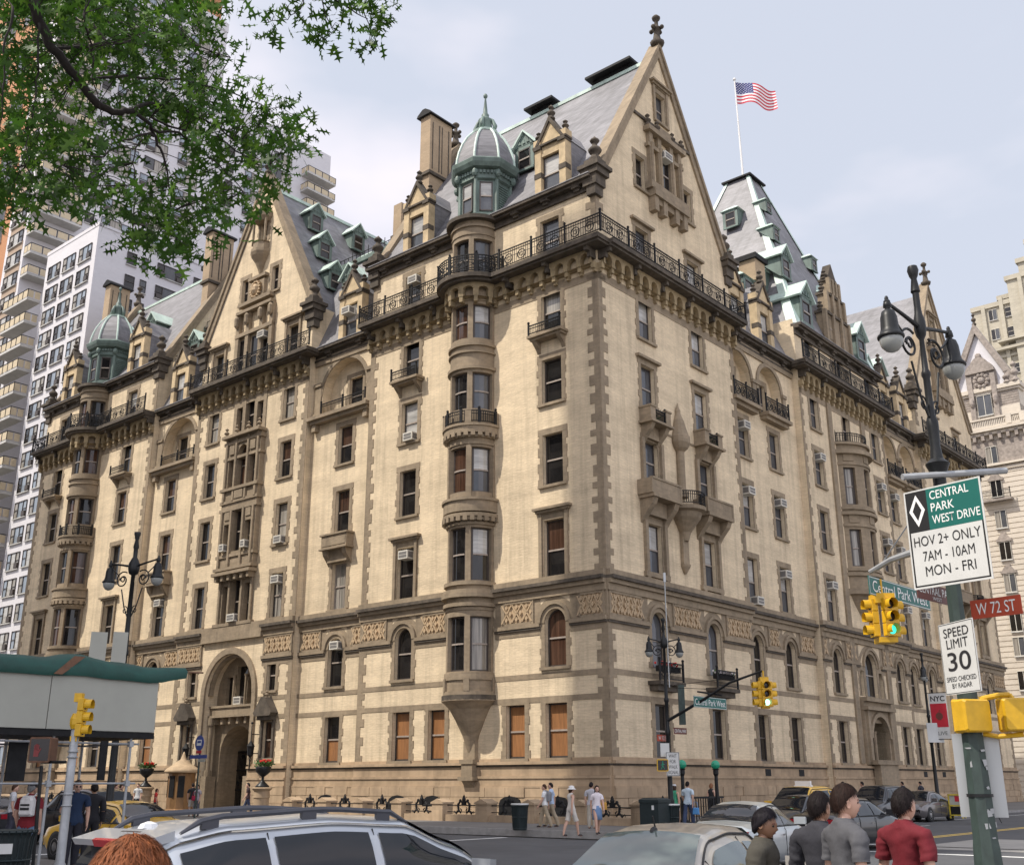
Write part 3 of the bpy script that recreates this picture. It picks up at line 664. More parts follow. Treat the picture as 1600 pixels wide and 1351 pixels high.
# ================================================================ east front
GE=(15.3,25.); HE=(25.,40.4); IE=(40.4,48.8); JE=(48.8,64.)
for s,(u0,u1) in (('F',(0,15.3)),('J',JE)):
    cs=[4.75,10.65] if s=='F' else [u0+4.65,u0+10.5]; ops=[]; 
    for i,u in enumerate(cs):
        ops+=col('R',u,1.4,[(a,({'3':(12.72,15.5),'4':(17.95,20.35)}.get(a,z))) for a,z in ALL],0,ST(['dBhsshs','ddhshsh'][i]),{'1':dict(sill=False,style='dark'),'2':dict(sill=False,style='sky'),'3':dict(style='half',sill=True),'5':dict(sill=False,hood=2),'7':dict(hood=2,sill=False),'6':dict(style='half'),'4':dict(sill=False,style='sky')})
    bay_wall(FR,u0,u1,35.3,ops,0); frieze(FR,u0,u1,0,[(u-.7,u+.7) for u in cs]); strings(FR,u0,u1,0,[]); base(FR,u0,u1,0,[])
    balcony_long(FR,u0 if s=='F' else u0-.4,u1,0,ends=(0 if s=='F' else 1,1),r0=1.07 if s=='F' else 0); b=MB(); b.box(FR,u0,u1,29.0,29.5,-.01,.03); b.build('string_course',M['stone'],house)
    quoin(FR,u0,1,0,wa=.4,wb=.7); quoin(FR,u1,-1,0,wa=.35,wb=.6); quoin(FR,u0,1,0,z0=32.5,z1=36,low=False,wa=.4,wb=.7)
    for u in cs:
        ledge('R',u-1.05,u+1.05,21.35,0,'stone')
        b=MB()
        for z0,z1 in ((12.7,15.6),(17.2,20.4)):
            for q in (-.98,.98): b.box(FR,u+q-.13,u+q+.13,z0,z1,0,.2)
        b.box(FR,u-1.2,u+1.2,12.45,12.72,0,.2)
        for q in (-.95,.95): b.prism(lambda a,c,e: FR(e,c,a),[(0,11.95),(0,12.45),(.22,12.45),(.18,12.2)],u+q-.15,u+q+.15)
        b.build('window_pilasters',M['stone'],house)
        if s=='F':
            b=MB(); b.box(FR,u-1.25,u+1.25,6.65,6.85,0,.8); b.box(FR,u-1.1,u+1.1,6.35,6.65,0,.55)
            B=b.build('window_balcony',M['stone_dark'],house); railing(FR,u-1.15,u+1.15,6.85,.72,B,.95,posts=5,bars=.12,orn=False)
    # double balcony on the fourth floor with the round middle and the hanging column
    c0,c1=cs; m=(c0+c1)/2; b=MB()
    for u in cs:
        for k,(a0,a1) in enumerate(((u-1.45,u+1.45),)):
            b.box(FR,a0,a1,16.75,16.95,0,1.05); b.box(FR,a0,a1,16.95,17.75,.85,.98); b.box(FR,a0-.03,a1+.03,17.75,17.87,.8,1.03)
            for q in (a0,a1): b.box(FR,q-.09,q+.09,16.95,17.8,.0,1.0)
            b.box(FR,u-1.2,u+1.2,15.9,16.75,0,.35)
            for q in (u-1.1,u+1.1): b.prism(lambda a,c,e: FR(e,c,a),[(0,15.4),(0,16.75),(.95,16.75),(.8,16.4),(.35,15.9)],q-.22,q+.22)
    b.box(FR,c0,c1,16.78,16.93,0,.55)
    b.lathe(FR(m,0,.2),[(.2,15.0),(.35,15.5),(.95,16.3),(1.05,16.6),(1.3,16.7),(1.3,16.92),(.2,16.92)],20)
    b.box(FR,m-.3,m+.3,13.6,15.5,0,.22); b.lathe(FR(m,0,.1),[(.05,13.1),(.3,13.5),(.34,13.62)],10)
    b.lathe(FR(m,0,.12),[(.38,17.6),(.42,17.9),(.3,18.0),(.27,18.2),(.27,20.4),(.5,20.6),(.66,20.9),(.66,21.3),(.6,21.35),(.48,21.8),(.36,22.3),(.16,22.8),(.17,23.0),(.08,23.2),(.02,23.5)],14)
    b.box(FR,c0+1.1,c1-1.1,21.2,21.32,0,.06)
    B=b.build('double_balcony',M['stone'],house)
    f=lambda a,z,d: FR(m,z,.2)+RV*(1.25*math.sin(a))-LV*(1.25*math.cos(a)+d)
    railing(f,-1.2,1.2,16.92,0,B,.8,posts=9,bars=.1,orn=False,sub=8)
RG=-.5
for s,(u0,u1) in (('G',GE),('I',IE)):
    cs=(16.85,21.3) if s=='G' else (42.5,46.5); ops=[]
    for i,u in enumerate(cs):
        ops+=col('R',u,1.35,[('1',F1),('2',F2),('3',F3),('4',F4),('5',F5)],RG,ST(['ddhhs','dddss'][i]),{'3':dict(ac=('b',.2),style='half') if i==0 and s=='G' else dict(ac=('t',0),style='half'),'4':dict(ac=('t',.1)),'5':dict(ac=('t',.1)) if i==0 else {},'1':dict(style='dark2')})
    b=MB(); an=[(u-1.75,u+1.6,26.1,29.9,True,.7) for u in cs]
    wall(b,FR,u0,u1,0,30.7,ops+an,RG)
    for u,a in zip(cs,an):
        iw=win('R',u-.1,1.35,26.15,28.8,d=RG-.7,rec=.25,sill=False,style='sky'); wall(b,FR,a[0]-.05,a[1]+.05,26,30.1,[iw],RG-.7,.3)
    b.build('wall',M['brick'],house); c=MB()
    c.box(FR,u0+.1,u1-.1,30.1,30.7,RG-.01,RG+.12)
    for a in an:
        archring(c,FR,a[0],a[1],a[3],.3,RG-.02,RG+.1,16); c.box(FR,a[0]-.1,a[1]+.1,25.85,26.1,RG,RG+.75); c.box(FR,a[0],a[1],25.6,25.85,RG,RG+.5)
        for u in (a[0]-.3,a[1]+.3): c.box(FR,u-.28,u+.28,28.05,28.3,RG,RG+.24); c.box(FR,u-.2,u+.2,26.1,28.05,RG,RG+.16)
    N_=c.build('niche_arch',M['stone'],house)
    for a in an: railing(FR,a[0],a[1],26.1,RG+.55,N_,1.1,posts=2.,bars=.13)
    frieze(FR,u0,u1,RG,[(u-.68,u+.68) for u in cs]); strings(FR,u0,u1,RG,[]); base(FR,u0,u1,RG,[])
    eave(FR,u0,u1,RG,31.2,3); r=MB()
    for u in (u0,u1): r.box(FR,u-.004,u+.004,0,30.8,RG,0)
    r.build('wall',M['brick'],house); b=MB()
    for u in cs: b.box(FR,u-.35,u+.35,2.1,2.5,RG,RG+.12)
    b.build('basement_grille',M['iron'],house)
HC=32.9
ops=[]
for i,u in enumerate((27.3,38.5)):
    ops+=col('R',u,1.35,ALL,0,ST(['ddhssss','dddssss'][i]),{'3':dict(ac=('t',.1)),'5':dict(ac=('t',.1)),'4':dict(ac=('t',.1)) if i else {}})
MID=(HC-.62,HC+.62,26.7,29.3,False); M7=(HC-.6,HC+.6,31.22,33.9,False); 
ops+=[(HC-1.0,HC+1.0,7.6,10.7,True),(HC-2.1,HC-1.35,7.6,9.4,False),(HC+1.35,HC+2.1,7.6,9.4,False),MID,M7,(HC-1.5,HC-.85,31.3,33.3,False),(HC+.85,HC+1.5,31.3,33.3,False),(HC-1.5,HC+1.5,2.96,6.2,True,.9)]
bay_wall(FR,*HE,34.6,ops,0)
for o in ops[-8:-1]: WIN.append((60,FR,*o[:4],dict(arch=o[4],d=0,style='dark',sill=False,wd=.2)))
b=MB(); wall(b,FR,HC-2.4,HC+2.4,2.9,7.3,[(HC-1.5,HC+1.5,2.96,6.2,True,1.)],.25); archring(b,FR,HC-1.5,HC+1.5,6.2,.3,.2,.4,14)
b.box(FR,HC-2.5,HC+2.5,6.6,6.85,0,.6); b.box(FR,HC-2.4,HC+2.4,7.2,7.5,0,.55); b.lathe(FR(HC,0,-.2),[(.14,2.96),(.14,5.),(.2,5.2)],8)
for s in (-2.0,2.0): b.box(FR,HC+s-.2,HC+s+.2,2.9,6.6,.25,.42)
b.box(FR,HC-2.2,HC+2.2,2.9,3.2,.2,.8); b.box(FR,HC-1.6,HC+1.6,1.5,2.9,.2,.7); b.box(FR,HC-1.8,HC+1.8,1.2,1.5,.2,.95); b.box(FR,HC-2.45,HC-2.3,2.9,7.3,0,.25); b.box(FR,HC+2.3,HC+2.45,2.9,7.3,0,.25)
D_=b.build('stone_doorway',M['stone'],house)
b=MB(); b.poly([FR(HC-1.5,2.96,-.75),FR(HC+1.5,2.96,-.75),FR(HC+1.5,6.2,-.75),FR(HC-1.5,6.2,-.75)]); b.build('door',M['g_dark'],D_)
frieze(FR,*HE,0,[(26.6,28.),(HC-1.6,HC+1.6),(37.8,39.2)]); strings(FR,*HE,0,[]); base(FR,*HE,0,[])
balcony_long(FR,*HE,0,ends=(1,1)); eave(FR,*HE,0,34.4)
b=MB(); b.box(FR,*HE,29.0,29.5,-.01,.03); b.build('string_course',M['stone'],house)
for q,s in ((HE[0],1),(HE[1],-1)): quoin(FR,q,s,0,wa=.3,wb=.5)
p=MB()
for u in (HC-3.1,HC+3.1): p.box(FR,u-.35,u+.35,2.96,29.4,-.01,.14)
p.build('pilaster',M['stone'],house)
# oriel: half round stone bay in the middle of the east front
def cylfr(P,R0): return lambda u,z,d: P+RV*math.sin(u)*(R0+d)-LV*math.cos(u)*(R0+d)+Vector((0,0,z))
OC=FR(HC,0,-1.25); of=cylfr(OC,2.55); AB=[R_(q) for q in range(-66,67,12)]
def rounded(b,fr,a0,a1,z0,z1,d0,d1,n=12): b.box(fr,a0,a1,z0,z1,d0,d1,n)
def cylwall(b,fr,a0,a1,z0,z1,ops,d,dep): 
    n=int((a1-a0)/R_(8)); wall(b,fr,a0,a1,z0,z1,ops,d,dep,[a0+(a1-a0)*i/n for i in range(1,n)])
b=MB(); oops=[]
for z0,z1 in ((16.9,19.7),(21.6,24.5)):
    for a in (-42,0,42): oops.append((R_(a-10.5),R_(a+10.5),z0,z1,False))
cylwall(b,of,R_(-62),R_(62),15.2,26.4,oops,0,.35)
for z,q,t in ((15.0,.35,.2),(16.3,.22,.12),(16.65,.15,.1),(20.0,.1,.1),(20.9,.25,.12),(21.3,.15,.1),(24.8,.1,.1),(25.7,.35,.16),(26.4,.22,.1)): rounded(b,of,R_(-64),R_(64),z-t,z+t,-.2,q)
b.lathe(OC,[(1.2,12.9),(1.6,13.6),(2.2,14.3),(2.45,14.7),(2.75,14.9)],24)
for z0,z1 in ((20.2,20.8),(25.,25.6)):
    for a in (-42,0,42): b.box(of,R_(a-9),R_(a+9),z0,z1,0,.06,3)
O_=b.build('oriel',M['stone'],house)
for o in oops: window1(of,*o[:5],parent=O_,style='curt',surround=False,sill=False,rec=.3,nu=3)
r=railing(of,R_(-62),R_(62),26.45,.0,O_,.8,posts=9,sub=12,orn=False,bars=.08)
# ---------------------------------------------------------------- round turrets with copper lanterns
def lcyl(P,R0): return lambda a,z,d: P+LV*math.sin(a)*(R0+d)-RV*math.cos(a)*(R0+d)+Vector((0,0,z))
def turret(u,styles):
    P=FL(u,0,.1); f=lcyl(P,1.5); A0,A1=R_(-100),R_(100)
    b=MB(); ops=[]
    fl=[(7.56,10.55),(12.55,15.6),(17.7,20.4),(22.75,25.05),(27.25,29.5),(31.25,33.9)]
    for z0,z1 in fl:
        for a in (-62,0,62): ops.append((R_(a-25),R_(a+25),z0,z1,False))
    cylwall(b,f,A0,A1,6.3,35.4,ops,0,.3)
    def band(z0,z1,d,m=0): b.c=m; b.box(f,A0,A1,z0,z1,-.1,d,20); b.c=0
    for z0,z1,d,m in ((6.05,6.3,.2,1),(6.3,6.5,.12,0),(7.1,7.5,.08,0),(10.9,11.05,.06,0),(11.1,11.3,.2,0),(11.6,11.85,.3,0),(11.85,12.05,.22,0),(12.3,12.5,.16,0),
        (15.75,15.9,.1,0),(16.0,16.2,.22,0),(16.2,16.4,.32,0),(16.5,17.15,.28,0),(17.15,17.3,.38,0),(20.55,20.7,.08,0),(20.95,21.15,.18,0),(21.2,21.6,.34,0),(21.6,21.75,.42,0),
        (25.25,25.45,.16,0),(26.3,26.4,.12,0),(26.75,26.9,.14,0),(29.7,29.8,.08,0),(34.2,34.3,.06,0),(34.75,34.9,.12,0),(35.2,35.45,.4,1)): band(z0,z1,d,m)
    for q in range(15): 
        a=A0+(A1-A0)*(q+.5)/15; b.box(f,a-.07,a+.07,15.95,16.25,0,.34); b.box(f,a-.07,a+.07,21.0,21.3,0,.36)
    for q in (-31,31,-93,93):
        a=R_(q); b.box(f,a-.1,a+.1,17.3,20.5,0,.1); b.box(f,a-.1,a+.1,6.5,7.2,0,.14); b.box(f,a-.1,a+.1,21.7,22.5,.24,.4)
    # cone below, pendant and bracket
    b.lathe(P+Vector((0,0,0)),[(.16,3.15),(.3,3.6),(.5,4.2),(.9,5.0),(1.25,5.6),(1.5,5.85),(1.7,6.0),(1.7,6.06)],24)
    b.box(FL,u-.42,u+.42,2.3,3.9,0,.3); b.box(FL,u-.5,u+.5,2.72,2.95,0,.55); b.box(FL,u-.4,u+.4,2.05,2.72,0,.48); b.box(FL,u-.55,u+.55,1.85,2.05,0,.6); b.prism(lambda a,c,e: FL(e,c,a),[(0,1.2),(0,1.85),(.5,1.85),(.15,1.4)],u-.35,u+.35)
    Tt=b.build('turret',[M['stone'],M['stone_dark']],house)
    for i,o in enumerate(ops):
        window1(f,*o[:5],parent=Tt,style=styles[i],surround=False,sill=False,rec=.27,nu=3)
    # round part of the long balcony
    c=MB(); c.box(f,A0,A1,30.92,31.2,-.1,.95,20); c.box(f,A0,A1,30.75,30.92,-.1,.75,20)
    B=c.build('turret_balcony',M['stone_dark'],Tt)
    k=MB(); n=7
    for i in range(n):
        a=A0+(A1-A0)*(i+.5)/n; h=(A1-A0)/n/2
        wall(k,f,a-h,a+h,29.85,30.75,[(a-h+.09,a+h-.09,29.85,30.5,False,.3)],.42,.4); k.box(f,a-h-.06,a-h+.06,29.5,30.,0,.4); archring(k,f,a-h+.1,a+h-.1,30.5,.04,.2,.44,6)
    k.box(f,A0,A1,29.8,29.9,0,.2,20); k.build('corbel_arches',M['corbel'],Tt)
    f2=lcyl(P,1.5+.88); railing(f2,A0*.86,A1*.86,31.2,0,Tt,posts=.75,bars=.085,orn=True,sub=16)
    railing(lcyl(P,1.85),R_(-85),R_(85),21.75,0,Tt,.75,posts=.55,bars=.075,orn=False,sub=14)
    # copper lantern: octagonal drum, dome, spire
    Q=FL(u,0,-.7); d=MB(); a0=ANG_R+math.pi/8
    rr=lambda r,z: (r,z)
    d.lathe(Q,[(1.85,35.45),(1.85,35.9),(1.72,36.0),(1.72,38.3),(1.9,38.4),(1.8,38.5),(1.8,39.05),(2.15,39.15),(2.3,39.4),(2.36,39.65),(2.2,39.8)],8,a0)
    for q in range(8):
        a=a0+q*math.pi/4; v=Vector((math.cos(a),math.sin(a),0)); d.tube(Q+v*1.74+Vector((0,0,35.9)),Q+v*1.74+Vector((0,0,38.5)),.13,n=6); d.ball(Q+v*1.95+Vector((0,0,38.75)),.2,8,1.5)
        for j in range(6):
            t=(j+.5)/6; a2=a0+(q+1)*math.pi/4; v2=Vector((math.cos(a2),math.sin(a2),0)); p=Q+(v*(1-t)+v2*t)*1.86+Vector((0,0,38.9)); d.box(lambda x,z,y: p+Vector((x,y,z)),-.07,.07,-.12,.1,-.07,.07)
    D=d.build('copper_drum',M['copper'],house)
    for q in range(8):
        am=a0+(q+.5)*math.pi/4; v=Vector((math.cos(am),math.sin(am),0)); t=Vector((-v.y,v.x,0)); rad=1.72*math.cos(math.pi/8)
        fr=lambda x,z,y: Q+v*(rad+y)+t*x+Vector((0,0,z))
        rel=math.degrees((am-math.atan2(-Q.y,-Q.x)+math.pi)%(2*math.pi)-math.pi)
        if -70<rel<22: window1(fr,-.42,.42,36.1,38.2,False,0,D,'half' if u<20 else 'dark',surround=False,sill=False,rec=-.02)
        else:
            l=MB()
            for j in range(12): l.prism(lambda a,c,e: fr(e,c,a),[(.0,36.15+j*.17),(.0,36.3+j*.17),(.05,36.15+j*.17)],-.42,.42)
            l.build('louvre',M['copper'],D)
    dm=[(2.02,39.78),(1.98,40.2),(1.85,40.8),(1.62,41.45),(1.3,42.05),(.95,42.5),(.72,42.75)]
    e=MB(); e.lathe(Q,dm,8,a0); D2=e.build('dome',M['slate'],house)
    e=MB()
    for q in range(8):
        a=a0+q*math.pi/4; v=Vector((math.cos(a),math.sin(a),0)); e.path([Q+v*(r+.03)+Vector((0,0,z)) for r,z in dm],.085,6)
    e.lathe(Q,[(.85,42.62),(.9,42.75),(.55,42.85),(.4,43.0)],12); e.build('dome_rib',M['copper_pale'],D2)
    e=MB(); e.lathe(Q,[(.4,42.9),(.48,43.1),(.42,43.6),(.5,43.75),(.34,43.9),(.22,44.05),(.26,44.2),(.16,44.3),(.13,44.7),(.05,45.5),(.06,45.52),(.13,45.6),(.15,45.72),(.1,45.84),(.02,45.9)],10)
    for q in range(4):
        a=a0+q*math.pi/2; v=Vector((math.cos(a),math.sin(a),0)); e.path([Q+v*.62+Vector((0,0,42.9)),Q+v*.7+Vector((0,0,43.2)),Q+v*.5+Vector((0,0,43.7)),Q+v*.3+Vector((0,0,43.9))],[.12,.16,.12,.06],6)
    e.build('spire',M['copper'],D2,True)
sA=['dark','curt','curt','dark','sky','dark','bk','cb','blind','dark','dark','dark','bk','half','half','dark','sky','sky']
turret(T,['curt','dark','curt','blind','dark','dark','half','bk','half','sky','dark','dark','half','bk','sky','sky','dark','sky'])
turret(WE-T,['dark']*4+['bk','dark']*7)
# ---------------------------------------------------------------- roofs
def tri_roof(pts_list,name,m,parent=None):
    b=MB()
    for p in pts_list: b.poly(p)
    return b.build(name,M[m],parent or house)
def gable(fr,u0,u1,zf,za,depth=.6,proud=.0,wins=(),name='gable'):
    "tall gable wall above the eaves with coping and kneelers; window specs are (u,w,z0,z1)"
    uc=(u0+u1)/2; b=MB(); ops=[(u-w/2,u+w/2,z0,z1,False) for u,w,z0,z1,*_ in wins]
    # wall cut in horizontal strips with holes
    zs=sorted({zf,za}|{z for o in ops for z in o[2:4]}|{zf+(za-zf)*k/8 for k in range(9)})
    xw=lambda z: (u0+(uc-u0)*(z-zf)/(za-zf),u1+(uc-u1)*(z-zf)/(za-zf))
    for a,c in zip(zs,zs[1:]):
        (l0,r0),(l1,r1)=xw(a),xw(c); cuts=[(l0,l1)]; mz=(a+c)/2
        for o in sorted(ops):
            if o[2]<mz<o[3]: cuts+=[(o[0],o[0]),(o[1],o[1])]
        cuts.append((r0,r1))
        for i in range(0,len(cuts),2):
            b.poly([fr(cuts[i][0],a,proud),fr(cuts[i+1][0],a,proud),fr(cuts[i+1][1],c,proud),fr(cuts[i][1],c,proud)])
    for o in ops:
        for x in o[:2]: b.poly([fr(x,o[2],proud),fr(x,o[3],proud),fr(x,o[3],proud-.36),fr(x,o[2],proud-.36)])
        for z in o[2:4]: b.poly([fr(o[0],z,proud),fr(o[1],z,proud),fr(o[1],z,proud-.36),fr(o[0],z,proud-.36)])
    G=b.build(name,M['brick'],house)
    c=MB(); t=.42
    for s,u in ((-1,u0),(1,u1)):
        k=(za-zf)/abs(uc-u); 
        c.prism(fr,[(u+s*.12,zf-.1),(u-s*.38,zf-.1),(uc,za-.45),(uc,za+.5)],-.55,proud+.14)
        c.prism(fr,[(u+s*.3,zf+.1),(u+s*.02,zf+.1),(uc,za+.33),(uc,za+.75)],-.62,proud+.26)
    c.build('gable_coping',M['stone'],G)
    for o,wsp in zip(ops,wins): window1(fr,*o[:4],False,proud,G,wsp[4] if len(wsp)>4 else 'dark',True,True,1 if len(wsp)>5 else 0)
    return G
def kneeler(fr,u,z,d,s):
    b=MB(); 
    b.box(fr,u-.62,u+.62,z-.35,z+.05,-.7,d+.45); b.box(fr,u-.75,u+.75,z+.05,z+.3,-.8,d+.6); b.box(fr,u-.5,u+.5,z-1.,z-.35,-.6,d+.25); b.box(fr,u-.45,u+.45,z+.3,z+.7,-.5,d+.35); b.box(fr,u-.4,u+.4,z-1.6,z-1.,-.4,d+.12)
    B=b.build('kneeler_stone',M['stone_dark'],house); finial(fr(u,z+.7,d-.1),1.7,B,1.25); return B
ZE,ZR=35.55,48.2
HB=7.65
def block_roof(u0,u1,v0,v1,ze,zr,axis,name='roof'):
    "steep slate roof over a rectangle of the south front frame (u, v = depth behind it); ridge along axis"
    b=MB()
    if axis=='u':
        c=(v0+v1)/2
        for v in (v0,v1): b.poly([FL(u0,ze,-v),FL(u1,ze,-v),FL(u1,zr,-c),FL(u0,zr,-c)])
    else:
        c=(u0+u1)/2
        for u in (u0,u1): b.poly([FL(u,ze,-v0),FL(u,ze,-v1),FL(c,zr,-v1),FL(c,zr,-v0)])
    R=b.build(name,M['slate'],house); r=MB()
    if axis=='u': r.box(FL,u0,u1,zr-.12,zr+.14,-(c-.16),-(c+.16))
    else: r.box(FL,c-.16,c+.16,zr-.12,zr+.14,-v1,-v0)
    r.build('ridge_cap',M['copper_pale'],R); return R
def fE(u): return lambda x,z,d: FL(u-d,z,-x)
# corner block and west block
rA=block_roof(.3,WD-.3,-.05,15.35,ZE,ZR,'u'); rE=block_roof(EL+.3,WE-.3,-.05,15.35,ZE,ZR,'u')
for u0,u1 in ((1.8,5.6),(8.6,11.2)):      # long dark ridge vents
    b=MB(); b.box(FL,u0,u1,ZR+.5,ZR+.68,-8.3,-7.0); b.box(FL,u0+.3,u1-.3,ZR+.1,ZR+.5,-7.75,-7.55); b.build('ridge_vent',M['iron'],rA)
b=MB(); b.box(FL,49,52,ZR+.75,ZR+1.2,-8.2,-7.0); b.box(FL,49.3,51.7,ZR,ZR+.75,-7.8,-7.4); b.build('ridge_vent',M['iron'],rE)
gF=gable(FR,-.05,15.35,35.3,48.6,wins=[(7.65,1.15,43.0,45.2,'sky',1),(4.9,1.0,36.9,39.2,'dark'),(10.4,1.0,36.9,39.2,'dark')])
cross_finial(FR(7.65,49.1,.05),2.5,gF)
def gable_center(fr,uc,z,par,dd=0):
    b=MB()
    b.box(fr,uc-2.,uc+2.,z-.5,z+.0,dd,dd+.62); b.box(fr,uc-1.9,uc+1.9,z-.9,z-.5,dd,dd+.4)
    for k in (-1.7,-.7,.7,1.7): b.box(fr,uc+k-.22,uc+k+.22,z-1.5,z-.5,dd,dd+.5); b.box(fr,uc+k-.2,uc+k+.2,z,z+4.2,dd,dd+.28); b.lathe(fr(uc+k,z+.5,dd+.3),[(.12,0),(.1,2.6),(.18,2.9)],8)
    b.box(fr,uc-2.1,uc+2.1,z+3.1,z+3.35,dd,dd+.3); b.box(fr,uc-2.2,uc+2.2,z+4.2,z+4.55,dd,dd+.5); b.box(fr,uc-1.,uc+1.,z+4.55,z+5.15,dd,dd+.3); b.box(fr,uc-2.2,uc+2.2,z,z+.5,dd,dd+.5)
    B=b.build('gable_aedicule',M['stone'],par)
    for k in (-2.,-.9,.9,2.): finial(fr(uc+k,z+4.55,dd+.25),.9,B,.7)
    window1(fr,uc-.55,uc+.55,z+.7,z+3.0,False,dd+.12,B,'dark',False,False,rec=.08)
    return B
B_=gable_center(FR,7.65,37.2,gF); air_con(FR,7.5,40.0,.2,B_,.9)
b=MB(); b.box(FR,4.3,11.0,42.2,42.4,0,.12); b.build('string_course',M['stone_dark'],gF)
gJ=gable(FR,JE[0],JE[1],35.3,48.6,wins=[((JE[0]+JE[1])/2,1.15,43.,45.2,'dark',1)]); cross_finial(FR((JE[0]+JE[1])/2,49.1,.05),2.5,gJ); gable_center(FR,(JE[0]+JE[1])/2,37.2,gJ)
gC=gable(FL,CL,CR,35.2,48.0,wins=[(UC,.9,41.6,44.4,'dark'),(UC+1.9,.8,37.6,39.7,'dark'),(UC-1.9,.8,37.6,39.7,'dark')])
b=MB(); b.lathe(FL(UC,0,.0),[(.12,39.4),(.25,39.9),(.5,40.5),(.85,41.0),(.95,41.25),(.95,41.5),(.85,41.55),(.8,42.1),(.9,42.15)],10)
b.lathe(FL(UC,0,.1),[(.7,44.0),(.95,44.3),(1.0,44.7),(.8,45.1),(.55,45.5),(.3,45.8),(.12,46.3)],10)
for s in (-.75,.75): b.lathe(FL(UC+s,0,.45),[(.1,42.1),(.1,44.1)],8)
b.box(FL,UC-2.,UC+2.,37.1,37.4,0,.5); b.box(FL,UC-2.2,UC+2.2,36.5,36.75,0,.5)
for k in (-2.1,-.85,.85,2.1): b.box(FL,UC+k-.2,UC+k+.2,31.2,36.5,0,.3); b.lathe(FL(UC+k,35.4,.4),[(.05,0),(.2,.2),(.22,.8),(.1,1.)],8)
b.box(FL,UC-2.3,UC+2.3,34.6,34.9,0,.35); b.box(FL,UC-.9,UC+.9,37.4,38.9,0,.3); b.box(FL,UC-1.1,UC+1.1,39.1,39.35,0,.4)
B_=b.build('gable_aedicule',M['stone'],gC)
k=MB()
for q in range(16):
    a=q*math.pi/8; k.prism(FL,[(UC+.45*math.cos(a),38.15+.6*math.sin(a)),(UC+.75*math.cos(a+.2),38.15+.75*math.sin(a+.2)),(UC+.45*math.cos(a+.4),38.15+.6*math.sin(a+.4))],.28,.5)
k.ball(FL(UC,38.15,.35),.38,8,1.3); k.build('carved_shield',M['terra'],B_)
for i,u in enumerate((UC-1.48,UC,UC+1.48)): window1(FL,u-.48,u+.48,31.2,34.4,False,.1,B_,'dark',False,False,rec=.09)
air_con(FL,UC-1.2,33.8,.15,B_,.8)
for u,s in ((CL+.1,-1),(CR-.1,1)): kneeler(FL,u,34.8,.05,s)
finial(FL(UC,48.5,.0),1.5,gC,1.1)
for fr,u,z in ((FR,.1,36.),): kneeler(fr,u,z-.1,.1,1)
kneeler(FR,15.2,35.6,.05,1); kneeler(FR,JE[0],35.6,.05,1); kneeler(FL,WD-.2,35.8,.1,1); kneeler(FL,EL+.2,35.8,.1,1); kneeler(FL,WE-.2,35.8,.1,1)
# side gables of the two end blocks, with their chimneys
for u,s in ((WD,1),(EL,-1),(WE,1)):
    fr=(lambda u,s: lambda x,z,d: FL(u+s*d,z,-x))(u,s)
    g=gable(fr,0.,15.3,35.3,48.6) ; cross_finial(fr(7.65,49.1,-.2),2.2,g)
    if True:
        b=MB(); b.poly([fr(0,30,0),fr(15.3,30,0),fr(15.3,35.3,0),fr(0,35.3,0)]); b.build('wall',M['brick'],house)
def chimney(u,v,z0,z1,w=.9,l=2.2,cap=True):
    b=MB(); f=lambda x,z,d: FL(u+x,z,-(v+d)); zm=z0+(z1-z0)*.58
    b.box(f,-w/2,w/2,z0,zm,0,l); b.box(f,-w/2-.06,w/2+.06,zm,z1-.35,-.06,l+.06)
    b.c=1; b.box(f,-w/2-.2,w/2+.2,zm-.12,zm+.12,-.2,l+.2); b.c=0
    for q in (0,1):
        y0=.18+q*(l-.2)/2; b.c=1; b.box(f,-w/2-.09,-w/2-.055,zm+.4,z1-.9,y0,y0+.08); b.box(f,-w/2-.09,-w/2-.055,zm+.4,z1-.9,y0+(l-.2)/2-.3,y0+(l-.2)/2-.2)
    b.c=2
    if cap: b.prism(lambda x,z,d: FL(u+x,z,-(v+d)),[(-w/2-.3,z1-.35),(w/2+.3,z1-.35),(w/2+.2,z1-.15),(.15,z1+.2),(-.15,z1+.2),(-w/2-.2,z1-.15)],-.3,l+.3)
    return b.build('chimney',[M['terra_ch'],M['stone_dark'],M['iron']],house)
M['terra_ch']=mat('chimney_brick',(.37,.275,.18),.85,.12,3,(1,1,4),bump=.3,big=.12)
chimney(18.3,4.0,37.5,50.1); chimney(WE-18.2,4.0,37.5,50.1); chimney(26.5,9.0,40,47.9,.8,2.4,False); chimney(62.2,3.2,37.5,49.5,.9,2.)
# centre block roof and the wings between, with flat top and iron cresting
rC=block_roof(CL+.3,CR-.3,-.05,15,34.9,47.4,'v')
def mansard(fr,u0,u1,d,zb,zt,run,name='roof'):
    b=MB(); b.poly([fr(u0,zb,d+.1),fr(u1,zb,d+.1),fr(u1,zt,d-run),fr(u0,zt,d-run)])
    b.poly([fr(u0,zt,d-run),fr(u1,zt,d-run),fr(u1,zt+.3,d-12),fr(u0,zt+.3,d-12)])
    R=b.build(name,M['slate'],house)
    c=MB(); c.box(fr,u0,u1,zt-.25,zt+.12,d-run-.2,d-run+.3); c.build('copper_cornice',M['copper'],R)
    r=MB(); n=int((u1-u0)/.45)
    for i in range(n+1):
        u=u0+(u1-u0)*i/n; h=1.1 if i%4==0 else .75; r.box(fr,u-.02,u+.02,zt+.1,zt+h,d-run-.02,d-run+.02)
    for z in (.3,.7): r.box(fr,u0,u1,zt+z-.02,zt+z+.02,d-run-.02,d-run+.02)
    r.build('roof_cresting',M['iron'],R); return R
mansard(FL,WD,CL+4,RC,31.3,40.,3.6); mansard(FL,CR-4,EL,RC,31.3,40.,3.6)
